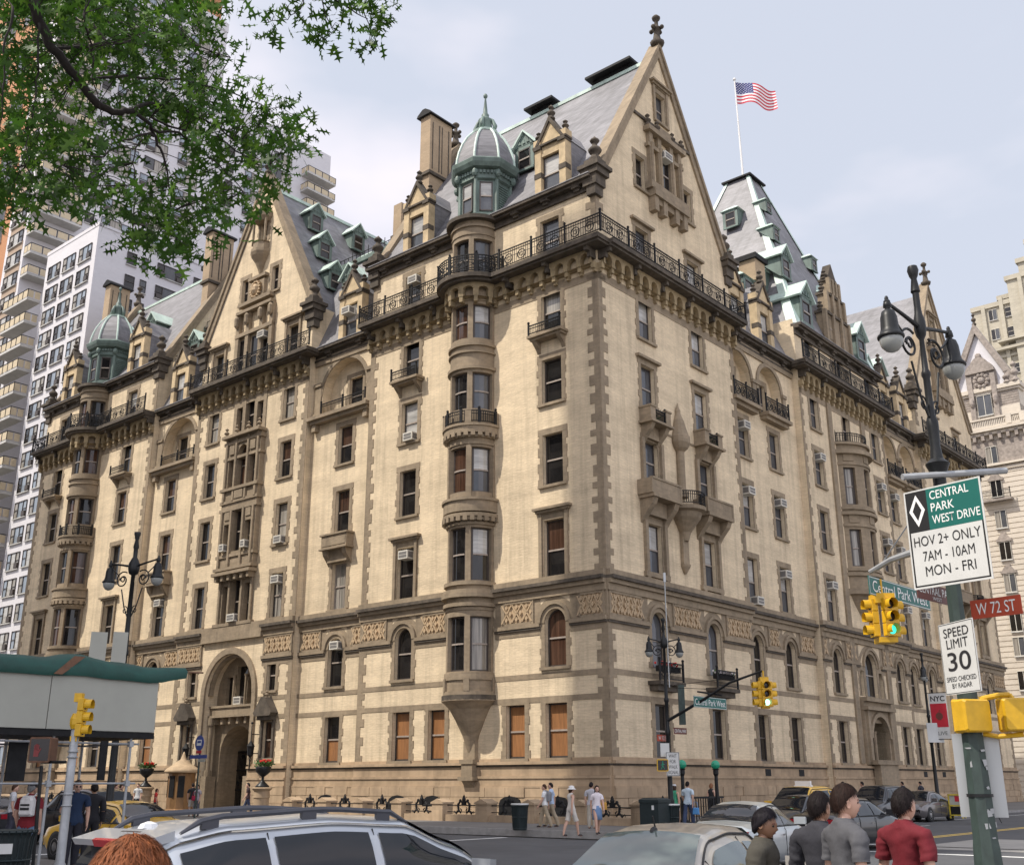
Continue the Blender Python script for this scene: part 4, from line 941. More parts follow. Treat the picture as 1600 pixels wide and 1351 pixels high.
mansard(FR,15.3,25.5,RG,31.3,40.,3.6); mansard(FR,HE[1],JE[0],RG,31.3,40.,3.6)
rJ=tri_roof([[FR(JE[0],ZE,0),FR(JE[0],ZE,-16),FR((JE[0]+JE[1])/2,ZR,-16),FR((JE[0]+JE[1])/2,ZR,0)],[FR(JE[1],ZE,0),FR(JE[1],ZE,-16),FR((JE[0]+JE[1])/2,ZR,-16),FR((JE[0]+JE[1])/2,ZR,0)]],'roof','slate')
# pyramid over the middle of the east front
pb=[FR(HE[0]+.2,34.5,.2),FR(HE[1]-.2,34.5,.2),FR(HE[1]-.2,34.5,-15),FR(HE[0]+.2,34.5,-15)]
pt=[FR(HC-1.1+.7,53.1,-6.4),FR(HC+1.1+.7,53.1,-6.4),FR(HC+1.1+.7,53.1,-8.6),FR(HC-1.1+.7,53.1,-8.6)]
rP=tri_roof([[pb[i],pb[(i+1)%4],pt[(i+1)%4],pt[i]] for i in range(4)],'pyramid_roof','slate')
b=MB()
for i in range(4):
    v=(pb[i]-(pb[0]+pb[2])/2); v.z=0; v.normalize()
    a,c=pb[i],pt[i]; e1=(pb[(i+1)%4]-a).normalized(); e2=(pb[(i-1)%4]-a).normalized()
    o=v*.1+Vector((0,0,.06))
    for e in (e1,e2): b.poly([a+o,a+e*.8+o,c+e*.3+o,c+o])
b.build('hip_flashing',M['copper_pale'],rP)
b=MB(); f=lambda x,z,d: (pt[0]+pt[2])/2+RV*x-LV*d+Vector((0,0,z)); b.box(f,-1.45,1.45,-.05,.1,-1.45,1.45); b.build('roof_cap',M['iron'],rP)
b=MB()
for u in HE+(15.3,JE[0]): b.poly([FR(u,30.5,0),FR(u,34.9 if u in HE else 35.4,0),FR(u,34.9 if u in HE else 35.4,-12),FR(u,30.5,-12)])
for u in (CL,CR): b.poly([FL(u,30.5,0),FL(u,35.,0),FL(u,35.,-12),FL(u,30.5,-12)])
b.build('wall',M['brick'],house)
# ---------------------------------------------------------------- dormers
def stone_dormer(fr,u,z,d,s=1.,depth=2.6,par=None):
    f=lambda x,zz,y: fr(u+x*s,z+zz*s,d+y*s); b=MB()
    for q in (-1,1):
        b.box(f,q*.95-.24,q*.95+.24,0,3.3,-.6,0); b.c=1; b.box(f,q*.95-.28,q*.95+.28,3.25,3.5,-.6,.12); b.box(f,q*.95-.27,q*.95+.27,1.3,1.65,-.5,.03); b.c=0
        b.box(f,q*1.0-.26,q*1.0+.26,3.5,4.0,-.6,.03)
    b.box(f,-.75,.75,2.75,3.5,-.55,-.08); b.box(f,-.75,.75,0,.15,-.6,0.05)
    b.prism(f,[(-.95,3.5),(.95,3.5),(0,5.15)],-.5,-.05)
    b.c=1
    for q in (-1,1): b.prism(f,[(q*1.1,3.6),(q*.88,3.6),(0,5.0),(0,5.35)],-.6,.08)
    b.box(f,-1.3,1.3,3.42,3.55,-.6,.1)
    D=b.build('stone_dormer',[M['corbel_pale'],M['stone_dark']],par or house)
    finial(f(0,5.2,-.2),1.05*s,D,.8*s)
    for q in (-1.05,1.05): finial(f(q,4.0,-.25),.75*s,D,.7*s)
    r=MB(); r.poly([f(-1.15,3.45,-.5),f(-1.15,3.45,-depth-.9),f(0,5.1,-depth-.9),f(0,5.1,-.5)]); r.poly([f(1.15,3.45,-.5),f(1.15,3.45,-depth-.9),f(0,5.1,-depth-.9),f(0,5.1,-.5)])
    for q in (-1.1,1.1): r.poly([f(q,0,-.4),f(q,3.45,-.4),f(q,3.45,-depth-.8),f(q,0,-depth)])
    r.build('dormer_roof',M['slate'],D)
    window1(f,-.72,.72,.15,2.75,False,-.1,D,'half' if s==1. else 'dark',False,False,rec=.22)
    return D
M['corbel_pale']=mat('pale_dormer_stone',(.50,.385,.235),.85,.2,2.,bump=.2,big=.15)
for u in (3.2,14.8,WE-14.9,WE-3.4): stone_dormer(FL,u,35.65,.15)
dB=stone_dormer(FL,21.6,31.3,RC+.25); air_con(FL,21.8,33.2,RC+.2,dB,.8)
stone_dormer(FL,42.7,31.3,RC+.25)
for u in (16.75,21.0,42.5,46.5): stone_dormer(FR,u,31.3,RG+.25,1.)
def copper_dormer(fr,u,z,d,s=1.,depth=2.2,par=None,hip=False):
    "fr frame with depth behind the front as -d; front at depth d"
    f=lambda x,zz,y: fr(u+x*s,z+zz*s,d+y*s); b=MB()
    b.box(f,-.8,-.5,0,1.9,-.1,0); b.box(f,.5,.8,0,1.9,-.1,0); b.box(f,-.8,.8,1.6,1.9,-.1,0); b.box(f,-.8,.8,-.05,.1,-.1,.06)
    for q in (-.8,.8): b.poly([f(q,0,0),f(q,1.9,0),f(q,1.9,-depth),f(q,0,-depth*.1)])
    b.c=1
    if hip: b.loft([[f(-1.,1.85,.15),f(1.,1.85,.15),f(1.,1.85,-depth),f(-1.,1.85,-depth)],[f(-.45,2.35,-.4),f(.45,2.35,-.4),f(.45,2.35,-depth),f(-.45,2.35,-depth)]])
    else:
        for q in (-1,1): b.prism(f,[(q*1.12,1.75),(q*1.0,1.68),(0,2.85),(0,3.0)],-depth-.7,.2)
        b.c=0; b.prism(f,[(-.95,1.85),(.95,1.85),(0,2.8)],-.15,.02)
        for q in (-.35,0,.35): b.prism(f,[(q-.12,1.98),(q+.12,1.98),(q,2.3)],.0,.08)
    D=b.build('copper_dormer',[M['copper'],M['copper_pale']],par or house)
    window1(f,-.52,.52,.1,1.6,False,0,D,'dark',False,False,rec=.04); return D
for u in (7.3,12.6,WE-8,WE-12.6): copper_dormer(FL,u,40.0,-2.35)
for v,z in ((3.5,44.1),(3.2,40.9),(3.0,37.6),(8.,44.1),(8.,40.9)):      # east slope of the centre roof
    o=(47.4-z)/(47.4-34.9)*6.5; copper_dormer(lambda x,zz,d: FL(UC-d,zz,-x),v,z,o+.35,.85)
copper_dormer(FL,19.6,35.8,-2.2); copper_dormer(FL,24.2,35.8,-2.2)
copper_dormer(FL,41.5,36.0,-2.2); copper_dormer(FL,44.2,36.0,-2.2)
copper_dormer(FR,18.9,35.4,-2.2); copper_dormer(FR,23.3,36.6,-2.5,1.,2.2,None,True); copper_dormer(FR,20.6,38.,-2.8,.8)
copper_dormer(FR,44.5,35.6,-2.2); copper_dormer(FR,47.6,35.6,-2.2,1.2)
sl=lambda z: .2-6.6*(z-34.5)/20.1
for u,z,s in ((27.2,35.0,1.25),(27.6,39.6,1.),(29.6,44.2,.7),(31.2,48.,.6),(36.4,44.,.7),(35.9,40.,.8),(37.6,35.2,1.2)): copper_dormer(FR,u,z,sl(z)+.15,s,2.2,None,s<.75)
for v,z,s in ((7.,47.,.9),(3.5,38.5,1.),(8.,41.,.9)):
    copper_dormer((lambda x,zz,d: FR(HE[0]+.2+7*(zz*0)+0-d,zz,-x)),v,z,-(7.4*(z-34.5)/20.1)+.15,s,1.8,None,True)
# carved stone dormer gable in the middle of the east front, chimneys
b=MB()
for k,(w,z0,z1) in enumerate(((2.2,34.5,37.6),(1.6,37.6,39.4),(.9,39.4,40.8))):
    b.box(FR,HC-w,HC+w,z0,z1,-.6,.1); b.c=1; b.box(FR,HC-w-.15,HC+w+.15,z1-.2,z1,-.7,.25); b.c=0
    for q in (-1,-.35,.35,1): b.box(FR,HC+q*w-.16,HC+q*w+.16,z0,z1,0,.3)
B_=b.build('carved_gable',[M['stone'],M['stone_dark']],house)
for q,z in ((-2.2,37.6),(2.2,37.6),(-1.6,39.4),(1.6,39.4),(-.9,40.8),(.9,40.8)): finial(FR(HC+q,z,-.2),.8,B_,.8)
b=MB(); b.prism(FR,[(HC-.9,40.8),(HC+.9,40.8),(HC,42.4)],-.6,.1); b.build('pediment',M['stone_dark'],B_)
for o in (-1.0,1.): window1(FR,HC+o-.5,HC+o+.5,35.2,37.2,False,.15,B_,'dark',False,False,rec=.1)
b=MB(); b.box(FR,22.4,23.3,40,45.4,-13,-11); b.c=1; b.box(FR,22.2,23.5,45.2,45.5,-13.2,-10.8); b.build('chimney',[M['terra_ch'],M['iron']],house)
b=MB(); b.box(FR,24.0,25.6,38.5,40.4,-3.6,-2.2); b.c=1; b.box(FR,23.8,25.8,40.3,40.7,-3.8,-2.); b.build('chimney',[M['terra_ch'],M['iron']],house)
# ---------------------------------------------------------------- main windows: the hundred largest as parts, the rest as one
WIN.sort(key=lambda q:-q[0]); REST=[]
for i,(a,fr,u0,u1,z0,z1,kw) in enumerate(WIN):
    kw=dict(kw); W=window(fr,u0,u1,z0,z1,parent=house,**kw)
    if i>=100: REST+= [W]+list(W.children)
    elif a<220:
        merge([W]+list(W.children),'window',house)
if REST: tag(merge(REST,'windows',house),kind='stuff')
# roof over the rest, so that the sky shows no gaps
b=MB(); b.poly([FL(5,33,-8),FL(60,33,-8),FL(60,33,-60),FL(5,33,-60)]); b.build('roof',M['slate'],house)
b=MB()
b.poly([FL(WE,0,0),FL(WE,35.3,0),FL(WE,35.3,-62),FL(WE,0,-62)]); b.poly([FR(JE[1],0,0),FR(JE[1],35.3,0),FR(JE[1],35.3,-60),FR(JE[1],0,-60)]); b.build('wall',M['brick'],house)
# ================================================================ neighbouring buildings
M['white_brick']=mat('white_glazed_brick',(.60,.585,.61),.7,.06,3,(1,1,6),bump=.1,big=.04)
M['tan_brick']=mat('tan_spandrel_brick',(.36,.27,.20),.8,.1,3,(1,1,6),big=.06)
M['red_brick']=mat('orange_brick',(.42,.20,.095),.8,.15,3,(1,1,6),big=.08)
M['balc_panel']=mat('cream_balcony_panel',(.53,.44,.30),.6,.06,2,big=.05)
M['concrete']=mat('balcony_concrete',(.45,.44,.42),.8,.1,2,big=.1)
M['rust']=mat('rusticated_limestone',(.56,.50,.42),.85,.08,2,(1,1,3),big=.08)
M['mauve']=mat('carved_limestone',(.29,.25,.22),.85,.3,3,bump=.3,big=.15)
M['beige']=mat('beige_brick_far',(.41,.375,.30),.85,.08,1,(1,1,4),big=.1)
M['g_pale']=glass('window_glass_bluish_curtain',(.25,.29,.34),.06,.35,(2,2,.4))
def LF(o,ang):     # local facade frame: x along ang, y outwards (to the right of x when looking down is outside)
    o=Vector(o); dx=Vector((math.cos(ang),math.sin(ang),0)); dy=Vector((math.sin(ang),-math.cos(ang),0))
    return lambda x,z,y=0: o+dx*x+dy*y+Vector((0,0,z))
# protos are built round the origin: x right, y towards the viewer, z up
I_=lambda x,z,y=0: Vector((x,-y-.135,z))
def proto_window(w,h,lights,styles,acs=(),frame='frame',sill=True,name='window'):
    b=MB(); t=.06
    if sill: b.box(I_,-w/2-.05,w/2+.05,-.1,0,-.1,.06)
    b.c=1
    b.box(I_,-w/2,w/2,0,t,-.12,-.04); b.box(I_,-w/2,w/2,h-t,h,-.12,-.02); xs=[-w/2]
    tot=sum(lights)
    for q in lights: xs.append(xs[-1]+w*q/tot)
    for x in xs: b.box(I_,max(-w/2,x-t/2),min(w/2,x+t/2),0,h,-.12,-.03)
    for i,(a,c) in enumerate(zip(xs,xs[1:])):
        st=styles[i%len(styles)]; b.c=2+st if st<5 else 7; b.poly([I_(a,0,-.1),I_(c,0,-.1),I_(c,h,-.1),I_(a,h,-.1)])
        b.c=1
        if c-a<w*.35 or len(lights)==1: b.box(I_,a,c,h*.5-.03,h*.5+.03,-.12,-.03)
        if i in acs: b.c=6; b.box(I_,a+.1,c-.06,.05,h*.34,-.1,.10)
    ob=b.build(name,[M['concrete'],M[frame],M['g_dark'],M['g_curt'],M['g_blind'],M['g_sky'],M['frame'],M['g_pale']])
    return ob
def put(pr,parent,P,ang,name=None):
    o=pr.copy(); sc.collection.objects.link(o); o.parent=parent; o.location=Vector(P)-worigin(parent); o.rotation_euler.z=ang; return o
AL=math.atan2(-LV.y,-LV.x)      # x axis running along the south fronts from west to east
AR=math.atan2(RV.y,RV.x)        # x axis running along the east fronts from south to north
# --- low white wing next to the brick house
wing=thing('white_apartment_block',FL(67.5,0,-4),'lower white brick apartment block with three window columns, beside the brick house','apartment block')
b=MB(); f=lambda u,z,v: FL(u,z,v)
b.box(f,67.5,78.5,0,58.2,-34,-4); b.box(f,67.4,78.6,58.2,58.6,-4.3,-3.95); b.box(f,67.4,67.7,58.2,58.5,-34,-4); b.build('wall',M['white_brick'],wing)
P3=[proto_window(2.6,1.75,(1,1.3,1),(0,5,1),(2,)),proto_window(2.6,1.75,(1,1.3,1),(1,5,5),(2,)),proto_window(2.6,1.75,(1,1.3,1),(5,2,1),(2,))]
for r in range(20):
    for i,u in enumerate((69.7,73.1,76.4)):
        put(P3[rnd.randrange(3)],wing,FL(u,54.7-2.7*r,-4),AL)
        if rnd.random()<.4: bb=1
PW=[proto_window(1.15,1.5,(1,),(0,)),proto_window(.75,1.5,(1,),(3,)),proto_window(3.2,1.55,(1,1.6,1),(0,3,0),(0,2)),proto_window(1.3,1.5,(1,),(1,))]
for r in range(9):
    for o,k in ((-8.1,0),(-9.7,1),(-12.8,2),(-16.4,0),(-19.6,2)): put(PW[k],wing,FL(67.5,55.0-2.7*r,o),AR)
# --- tall white tower behind with balconies
tower=thing('white_apartment_tower',FL(85,0,-4),'tall white apartment tower with stacked cream panelled balconies, behind the leaves','apartment tower')
b=MB()
b.box(f,85,90,0,107,-28.2,-4); b.box(f,85.6,100,0,95.5,-49,-28.2); b.box(f,90,100,0,107,-28.2,-14); b.box(f,84.9,85.2,106,107.5,-28.3,-4); b.build('wall',M['white_brick'],tower)
PT=[proto_window(3.9,1.75,(1,1.4,1),(5,1,5),(0,)),proto_window(3.2,1.75,(1,1.2),(3,1)),proto_window(3.2,1.75,(1,1.4),(5,1),(0,)),proto_window(1.2,1.5,(1,),(0,))]
for r in range(16):
    z=62.2+2.75*r
    for o,k in ((-11.3,3),(-14.8,0),(-19.2,1),(-24.,2)): put(PT[(k+r*(k%2))%3 if k<3 else 3],tower,FL(85,z,o),AR)
    if r<11:
        for o,k in ((-31,3),(-35.5,0),(-40,1)): put(PT[k],tower,FL(85.6,z,o),AR)
def balcony_stack(parent,fr,w,d,zs,n,m,name='balcony'):
    for z in zs:
        b=MB(); b.box(fr,0,w,z,z+.28,0,d); b.c=1
        b.box(fr,0,w,z+1.25,z+1.32,d-.06,d); b.box(fr,0,.05,z+1.25,z+1.32,0,d); b.box(fr,w-.05,w,z+1.25,z+1.32,0,d)
        for i in range(n+1): x=w*i/n; b.box(fr,max(0,x-.04),min(w,x+.04),z+.28,z+1.3,d-.06,d)
        b.c=2
        for i in range(n): x0,x1=w*i/n+.1,w*(i+1)/n-.1; b.box(fr,x0,x1,z+.38,z+1.2,d-.045,d-.015)
        for i in range(2):
            for x in (.015,w-.045): b.box(fr,x,x+.03,z+.38,z+1.2,d*i/2+.08,d*(i+1)/2-.08)
        b.build(name,[M['concrete'],M['iron'],M['balc_panel']],parent)
fe=lambda x,z,y: FL(85-y,z,-4-x)
balcony_stack(tower,lambda x,z,y: fe(x,z,y),5.7,1.7,[57.6+2.75*r for r in range(14)],4,0)
balcony_stack(tower,lambda x,z,y: FL(85.6-y,z,-43.5-x),5.4,1.7,[81.2+2.75*r for r in range(4)],4,0)
balcony_stack(tower,lambda x,z,y: FL(84.6-x,z,-4+y),5.8,1.5,[14.+2.75*r for r in range(15)],5,0)
b=MB()
for r in range(34): z=13+2.75*r; b.box(f,85.5,89.2,z+1.7,z+2.9,-4,-3.96)
b.build('spandrel',M['tan_brick'],tower)
PS=proto_window(3.4,1.75,(1,1.3,1),(1,2,3),(0,))
for r in range(8,24): put(PS,tower,FL(87.4,13+2.75*r,-3.97),AL)
for q in P3+PW+PT+[PS]: bpy.data.objects.remove(q)
# --- brown brick tower at the edge of the picture
brk=thing('brick_apartment_tower',FL(90,0,-4),'orange brown brick tower with big windows at the left edge of the picture','apartment tower')
b=MB(); b.box(f,90,125,0,125,-30,-4.02); b.build('wall',M['red_brick'],brk)
bw=proto_window(3.6,5.2,(1,1),(3,0),(),'frame_light'); 
for r in range(11):
    for u in (93.6,99.5,105.5): put(bw,brk,FL(u,40+8.2*r-.5*0,-4.02),AL)
bpy.data.objects.remove(bw)
# --- buildings across the street, out of the picture, that shade the house
def plain_tower(name,rects,label,m):
    t=thing(name,street(rects[0][0],rects[0][2]),label,'apartment tower'); 
    for a0,a1,b0,b1,z in rects:
        b=MB(); b.box(lambda u,zz,d: street(u,d,zz),a0,a1,0,z,b0,b1); b.c=1
        for k in range(int(z/3.4)): b.box(lambda u,zz,d: street(u,d,zz),a0+1,a1-1,k*3.4+1,k*3.4+2.6,b0-.03,b0); b.box(lambda u,zz,d: street(u,d,zz),a0-.03,a0,k*3.4+1,k*3.4+2.6,b0+1,b1-1)
        b.build('wall',[M['beige'],M['g_dark']],t)
plain_tower('corner_apartment_tower',[(1.,58,40,90,50),(12,31.3,54,76,118)],'tall beige apartment tower across the street, outside the left edge of the picture',0)
plain_tower('street_apartment_tower',[(88.7,96.5,50,62,110)],'second beige tower further down the street, outside the left edge of the picture',0)
# ================================================================ right hand side of the avenue
lang=thing('limestone_apartment_house',K+RV*84,'pale rusticated limestone house with a carved white gable, beyond the brick house','apartment house')
fs=lambda x,z,d: K+RV*(84-d)-LV*(x)+Vector((0,0,z))         # south front: x east from the corner, d towards us
fe2=lambda x,z,d: K+RV*(84+x)-LV*(d)+Vector((0,0,z))
b=MB()
b.box(fs,-22,.1,0,44,-40,0)
W_=b.build('wall',M['rust'],lang); b=MB()
z=.6
while z<36.3:
    b.box(fs,-22,.16,z,z+.5,-.2,.07); b.box(fe2,-.05,40,z,z+.5,-.2,.17); z+=.6
b.build('rusticated_courses',M['rust'],lang); b=MB()
for z,h,q in ((36.4,.3,.25),(36.9,.25,.5),(40.7,.35,.5),(41.1,.3,.85),(41.5,.2,.6)): b.box(fs,-22,.1+q,z,z+h,-.2,q); b.box(fe2,0,40,z,z+h,-.2,q+.1)
b.c=1
for k in range(24): x=-21.5+k*.95; b.box(fs,x-.18,x+.18,40.1,40.9,0,.55)
b.box(fs,-22,.15,37.2,40.1,-.2,.06); b.c=0
for k in range(60): x=-10+k*.2; b.box(fs,x-.05,x+.05,41.75,42.55,.35,.5)
b.box(fs,-22,.5,42.55,42.75,.25,.6); b.box(fs,-22,.5,41.65,41.78,.25,.6)
for x in (-10.4,-6.2,-1.2,.3): b.box(fs,x-.3,x+.3,41.6,42.8,.2,.65)
b.build('cornice',[M['rust'],M['mauve']],lang)
b=MB(); b.box(fs,-22,.1,42.,46.2,-30,-.25); b.c=1
for k in range(14): b.box(fs,-22,.12,42.2+k*.3,42.42+k*.3,-.3,-.2)
b.c=0; b.box(fs,-22,.5,46.2,46.7,-2,.2); b.box(fs,-22,.3,45.9,46.2,-2,0); b.build('attic_wall',[M['rust'],M['mauve']],lang)
GC=-3.75
b=MB(); b.prism(fs,[(GC-3.4,46.7),(GC+3.4,46.7),(GC,54.2)],-.9,-.3); b.c=1
for s in (-1,1): b.prism(fs,[(GC+s*4.2,46.7),(GC+s*3.3,46.7),(GC,53.8),(GC,55.1)],-1.1,.15)
b.c=0; b.box(fs,GC-1.7,GC+1.7,41.8,42.5,-.2,.3)
G_=b.build('gable',[M['white_brick'],M['mauve']],lang)
finial(fs(GC,55.,-.3),1.6,G_,.9)
b=MB(); b.prism(fs,[(GC+1.7*math.cos(q*math.pi/12),48.6+1.5*math.sin(q*math.pi/12)) for q in range(13)],-.4,.45); b.prism(fs,[(GC+1.2*math.cos(q*math.pi/12),48.9+1.7*math.sin(q*math.pi/12)) for q in range(13)],-.4,.35)
b.box(fs,GC-1.75,GC+1.75,46.7,48.6,-.3,.1)
for k in range(10): a=k*.628; b.ball(fs(GC+.75*math.cos(a),47.6+.75*math.sin(a),.15),.28,6)
b.ball(fs(GC,47.6,.2),.45,8)
for s in (-1.35,1.35): b.box(fs,GC+s-.28,GC+s+.28,42.2,48.3,-.2,.3); b.ball(fs(GC+s,45.,.35),.3,8,2.)
b.box(fs,GC-.8,GC+.8,49.3,50.1,.3,.42); b.ball(fs(GC,50.8,0),.4,8)
b.build('carved_dormer',M['mauve'],G_)
I2=proto_window(1.7,2.6,(1,1),(4-1,3),(),'ac',True); I3=proto_window(1.25,2.1,(1,1),(1,3),(),'ac',True); I4=proto_window(1.25,2.1,(1,1),(0,0),(),'ac',True)
put(I2,lang,fs(GC,43.2,.05),AL); 
for i,z in enumerate((37.4,33.4,29.7,26.,22.3,17.9,15.2,11.5,7.8,4.1)):
    for x in (GC,GC-4.6,GC-9.):
        w=put(I3 if i in(0,2,4,6) else I4,lang,fs(x,z-.2,.12),AL)
b=MB()
for z in (33.2,26.,22.3,17.9): 
    b.box(fs,GC-.85,GC+.85,z+1.95,z+2.25,0,.3); b.prism(fs,[(GC-.7,z+2.25),(GC+.7,z+2.25),(GC+.35,z+2.75),(GC-.35,z+2.75)],0,.28); b.box(fs,GC-.3,GC+.3,z+2.75,z+3.0,0,.2)
b.build('window_hood',M['mauve'],lang)
B=MB(); B.box(fs,GC-1.7,GC+1.7,32.6,32.85,0,1.); B_=B.build('balcony',M['mauve'],lang); railing(fs,GC-1.6,GC+1.6,32.85,.9,B_,.95,posts=4,bars=.15,orn=False)
for q in (I2,I3,I4): bpy.data.objects.remove(q)
for x,z in ((.0,46.7),(-.9,46.7)): finial(fs(x,z,-.1),2.6 if x==0 else 1.8,lang,1.5,'mauve')
b=MB(); b.poly([fs(-22,46.7,-1),fs(.1,46.7,-1),fs(-3.7,53,-14),fs(-22,53,-14)]); b.build('roof',M['slate'],lang)
# --- distant beige tower
far=thing('beige_apartment_tower',K+RV*160,'far beige twin tower apartment house with stepped top, at the right edge of the picture','apartment tower')
ff=lambda x,z,d: K+RV*(160-d)-LV*x+Vector((0,0,z))
b=MB()
for x0,x1,z0,z1,d in ((-24.8,6,0,89.5,0),(-20.,6,89.5,91,-1),(-17.6,4,0,93.6,1.2),(-15.4,2,91,97,.2),(-13.7,1,97,101,-1),(-12.,-3,101,107.,-2)):
    b.box(ff,x0,x1,z0,z1,-22,d); b.box(ff,x0-.3,x1+.3,z1-.9,z1,-22.3,d+.4)
for z in (78.,79.2,70.5): b.box(ff,-24.9,6.2,z,z+.5,-22,.35 if z<79 else 1.5)
for x in (-22.8,-19.4,-15.2): b.box(ff,x-.35,x+.35,60,{-22.8:89.,-19.4:90.2,-15.2:93.}[x],0,.5 if x<-17.6 else 1.7)
b.box(ff,-20.6,-11,80.6,81.,-.0,2.); 
b.lathe(ff(-10.8,0,-6),[(2.2,101),(2.2,107),(2.6,107.3),(1.7,108),(1.5,112),(1.8,112.3),(1.,113.5),(.4,116),(.05,119)],12)
b.build('wall',M['beige'],far)
fw_=proto_window(1.5,2.2,(1,1),(0,3),(),'ac'); fw2=proto_window(1.1,1.9,(1,),(0,),(),'ac')
for z in (86.,82.,74.6,71.,67.4,63.8,60.2):
    put(fw_,far,ff(-21.2,z,.05),AL); put(fw2,far,ff(-18.4,z,.05),AL); put(fw_,far,ff(-13.4,z+1.,1.25),AL)
for q in (fw_,fw2): bpy.data.objects.remove(q)
# ---------------------------------------------------------------- flag on the roof
fp=thing('flagpole',FR(HC+.75,53.2,-7.5),'white flagpole standing on the steep pyramid roof','flagpole'); q0=worigin(fp); lean=Vector((-.12,0,11.0))
b=MB(); b.tube(q0,q0+lean,.11,.06,8); b.ball(q0+lean+Vector((0,0,.12)),.16,8); b.build('pole',mat('white_pole',(.7,.69,.68),.5,.05,3),fp)
b=MB(); b.lathe(q0,[(.3,-.1),(.22,.5),(.12,.7)],8); b.build('base',M['iron'],fp)
fl=MB(); nu,nz=26,13; top=q0+lean*.985; 
fd=Vector((math.cos(R_(3)),math.sin(R_(3)),0)); fn=Vector((-fd.y,fd.x,0)); Lx,Lz=4.0,2.35
def fpnt(i,j):
    x=Lx*i/nu; z=Lz*j/nz; wv=.28*math.sin(x*2.1+.5*z)*min(1,x*.9); drop=-.16*x+.35*math.sin(x*1.5)*min(1,x)*.7
    sh=1-.1*i/nu
    return top-Vector((0,0,z*sh))+fd*(x*.97)+fn*wv+Vector((0,0,drop*.9))
for i in range(nu):
    for j in range(nz):
        fl.c=2 if (i<11 and j<7) else (0 if j%2==0 else 1)
        fl.poly([fpnt(i,j),fpnt(i+1,j),fpnt(i+1,j+1),fpnt(i,j+1)])
M['flag_r']=mat('flag_red',(.48,.03,.05),.8,.1,3,big=0); M['flag_w']=mat('flag_white',(.74,.72,.74),.8,.03,3,big=0); M['flag_b']=mat('flag_blue',(.03,.04,.17),.8,.1,3,big=0)
# white stars on the canton
fl.c=1
for r in range(9):
    for c in range(6 if r%2==0 else 5):
        x=(c+.5+(.5 if r%2 else 0))*11/6; z=(r+.6)*7/9.2
        for off in (.03,-.03):
            i=min(int(x),nu-1); j=min(int(z),nz-1); p=fpnt(i,j)+(fpnt(i+1,j)-fpnt(i,j))*(x-i)+(fpnt(i,j+1)-fpnt(i,j))*(z-j)
            fl.poly([p+fn*off+fd*(.07*math.cos(a)*(1 if k%2 else .45))+Vector((0,0,.07*math.sin(a)*(1 if k%2 else .45))) for k,a in enumerate(math.pi/2+q*math.pi/5 for q in range(10))])
tag(fl.build('flag',[M['flag_r'],M['flag_w'],M['flag_b']],None,True),'star spangled flag with red and white stripes flying from the roof pole','flag')
# ================================================================ oak branch hanging in at the top left
M['bark']=mat('dark_bark',(.018,.013,.011),.9,.3,8,(1,1,.4),bump=.3,big=.1)
def leafmat(name,col):
    m=bpy.data.materials.new(name); m.use_nodes=True; t=m.node_tree; t.nodes.clear(); l=t.links.new
    o=N(t,'ShaderNodeOutputMaterial'); d=N(t,'ShaderNodeBsdfPrincipled',Roughness=.5); d.inputs['Specular IOR Level'].default_value=.22; tr=N(t,'ShaderNodeBsdfTranslucent'); a=N(t,'ShaderNodeMixShader'); a.inputs[0].default_value=.35
    tc=N(t,'ShaderNodeTexCoord'); n=N(t,'ShaderNodeTexNoise',Scale=3.,Detail=3.); l(tc.outputs['Object'],n.inputs['Vector'])
    r=N(t,'ShaderNodeValToRGB'); r.color_ramp.elements[0].position=.35; r.color_ramp.elements[1].position=.68
    r.color_ramp.elements[0].color=tuple(c*.6 for c in col)+(1,); r.color_ramp.elements[1].color=tuple(c*1.5 for c in col)+(1,)
    l(n.outputs['Fac'],r.inputs[0]); l(r.outputs[0],d.inputs['Base Color']); l(r.outputs[0],tr.inputs['Color'])
    l(d.outputs[0],a.inputs[1]); l(tr.outputs[0],a.inputs[2]); l(a.outputs[0],o.inputs[0]); return m
M['leaf']=leafmat('oak_leaf',(.034,.085,.010)); M['leaf2']=leafmat('oak_leaf_light',(.075,.15,.018))
TP=Vector((-9.2,5.4,0)); tree=thing('oak_tree',TP,'oak tree whose leafy branches hang into the picture at the top left','tree')
tr_=random.Random(11)
BR=[]   # branch polylines, world space
def px(l,d0,d1): n=len(l); return [at(x,y,d0+(d1-d0)*i/max(1,n-1)) for i,(x,y) in enumerate(l)]
b=MB(); top=TP+Vector((.25,.3,6.4))
b.path([TP+Vector((0,0,-.1)),TP+Vector((.02,0,.4)),TP+Vector((.1,.1,2.5)),TP+Vector((.18,.2,4.6)),top,TP+Vector((.1,.2,9)),TP+Vector((-.2,.5,12))],[.42,.32,.28,.26,.22,.16,.06],12)
start=at(45,-20,9.6); b.path([top,top*.45+start*.55+Vector((0,0,.8)),start],[.14,.09,.066],8)
def branch(l,r0,r1,d0=9.6,d1=10.2,n=6):
    p=px(l,d0,d1); q=[]
    for i in range(len(p)-1):
        for k in range(4):
            q.append(p[i].lerp(p[i+1],k/4)+Vector((tr_.uniform(-1,1),tr_.uniform(-1,1),tr_.uniform(-1,1)))*.018)
    q.append(p[-1]); b.path(q,[r0+(r1-r0)*i/(len(q)-1) for i in range(len(q))],n); BR.append(q)
branch([(45,-20),(60,30),(84,75),(118,122),(150,160),(183,178),(208,172)],.052,.03,9.6,10.)
branch([(208,172),(225,166),(252,162),(285,172),(330,190),(372,225)],.024,.008,10,10.8)
branch([(210,172),(230,190),(240,208),(252,240),(262,280),(268,330)],.022,.006,10,10.3)
branch([(240,210),(215,213),(190,222),(160,243),(120,246),(90,262)],.014,.005,10.05,9.4)
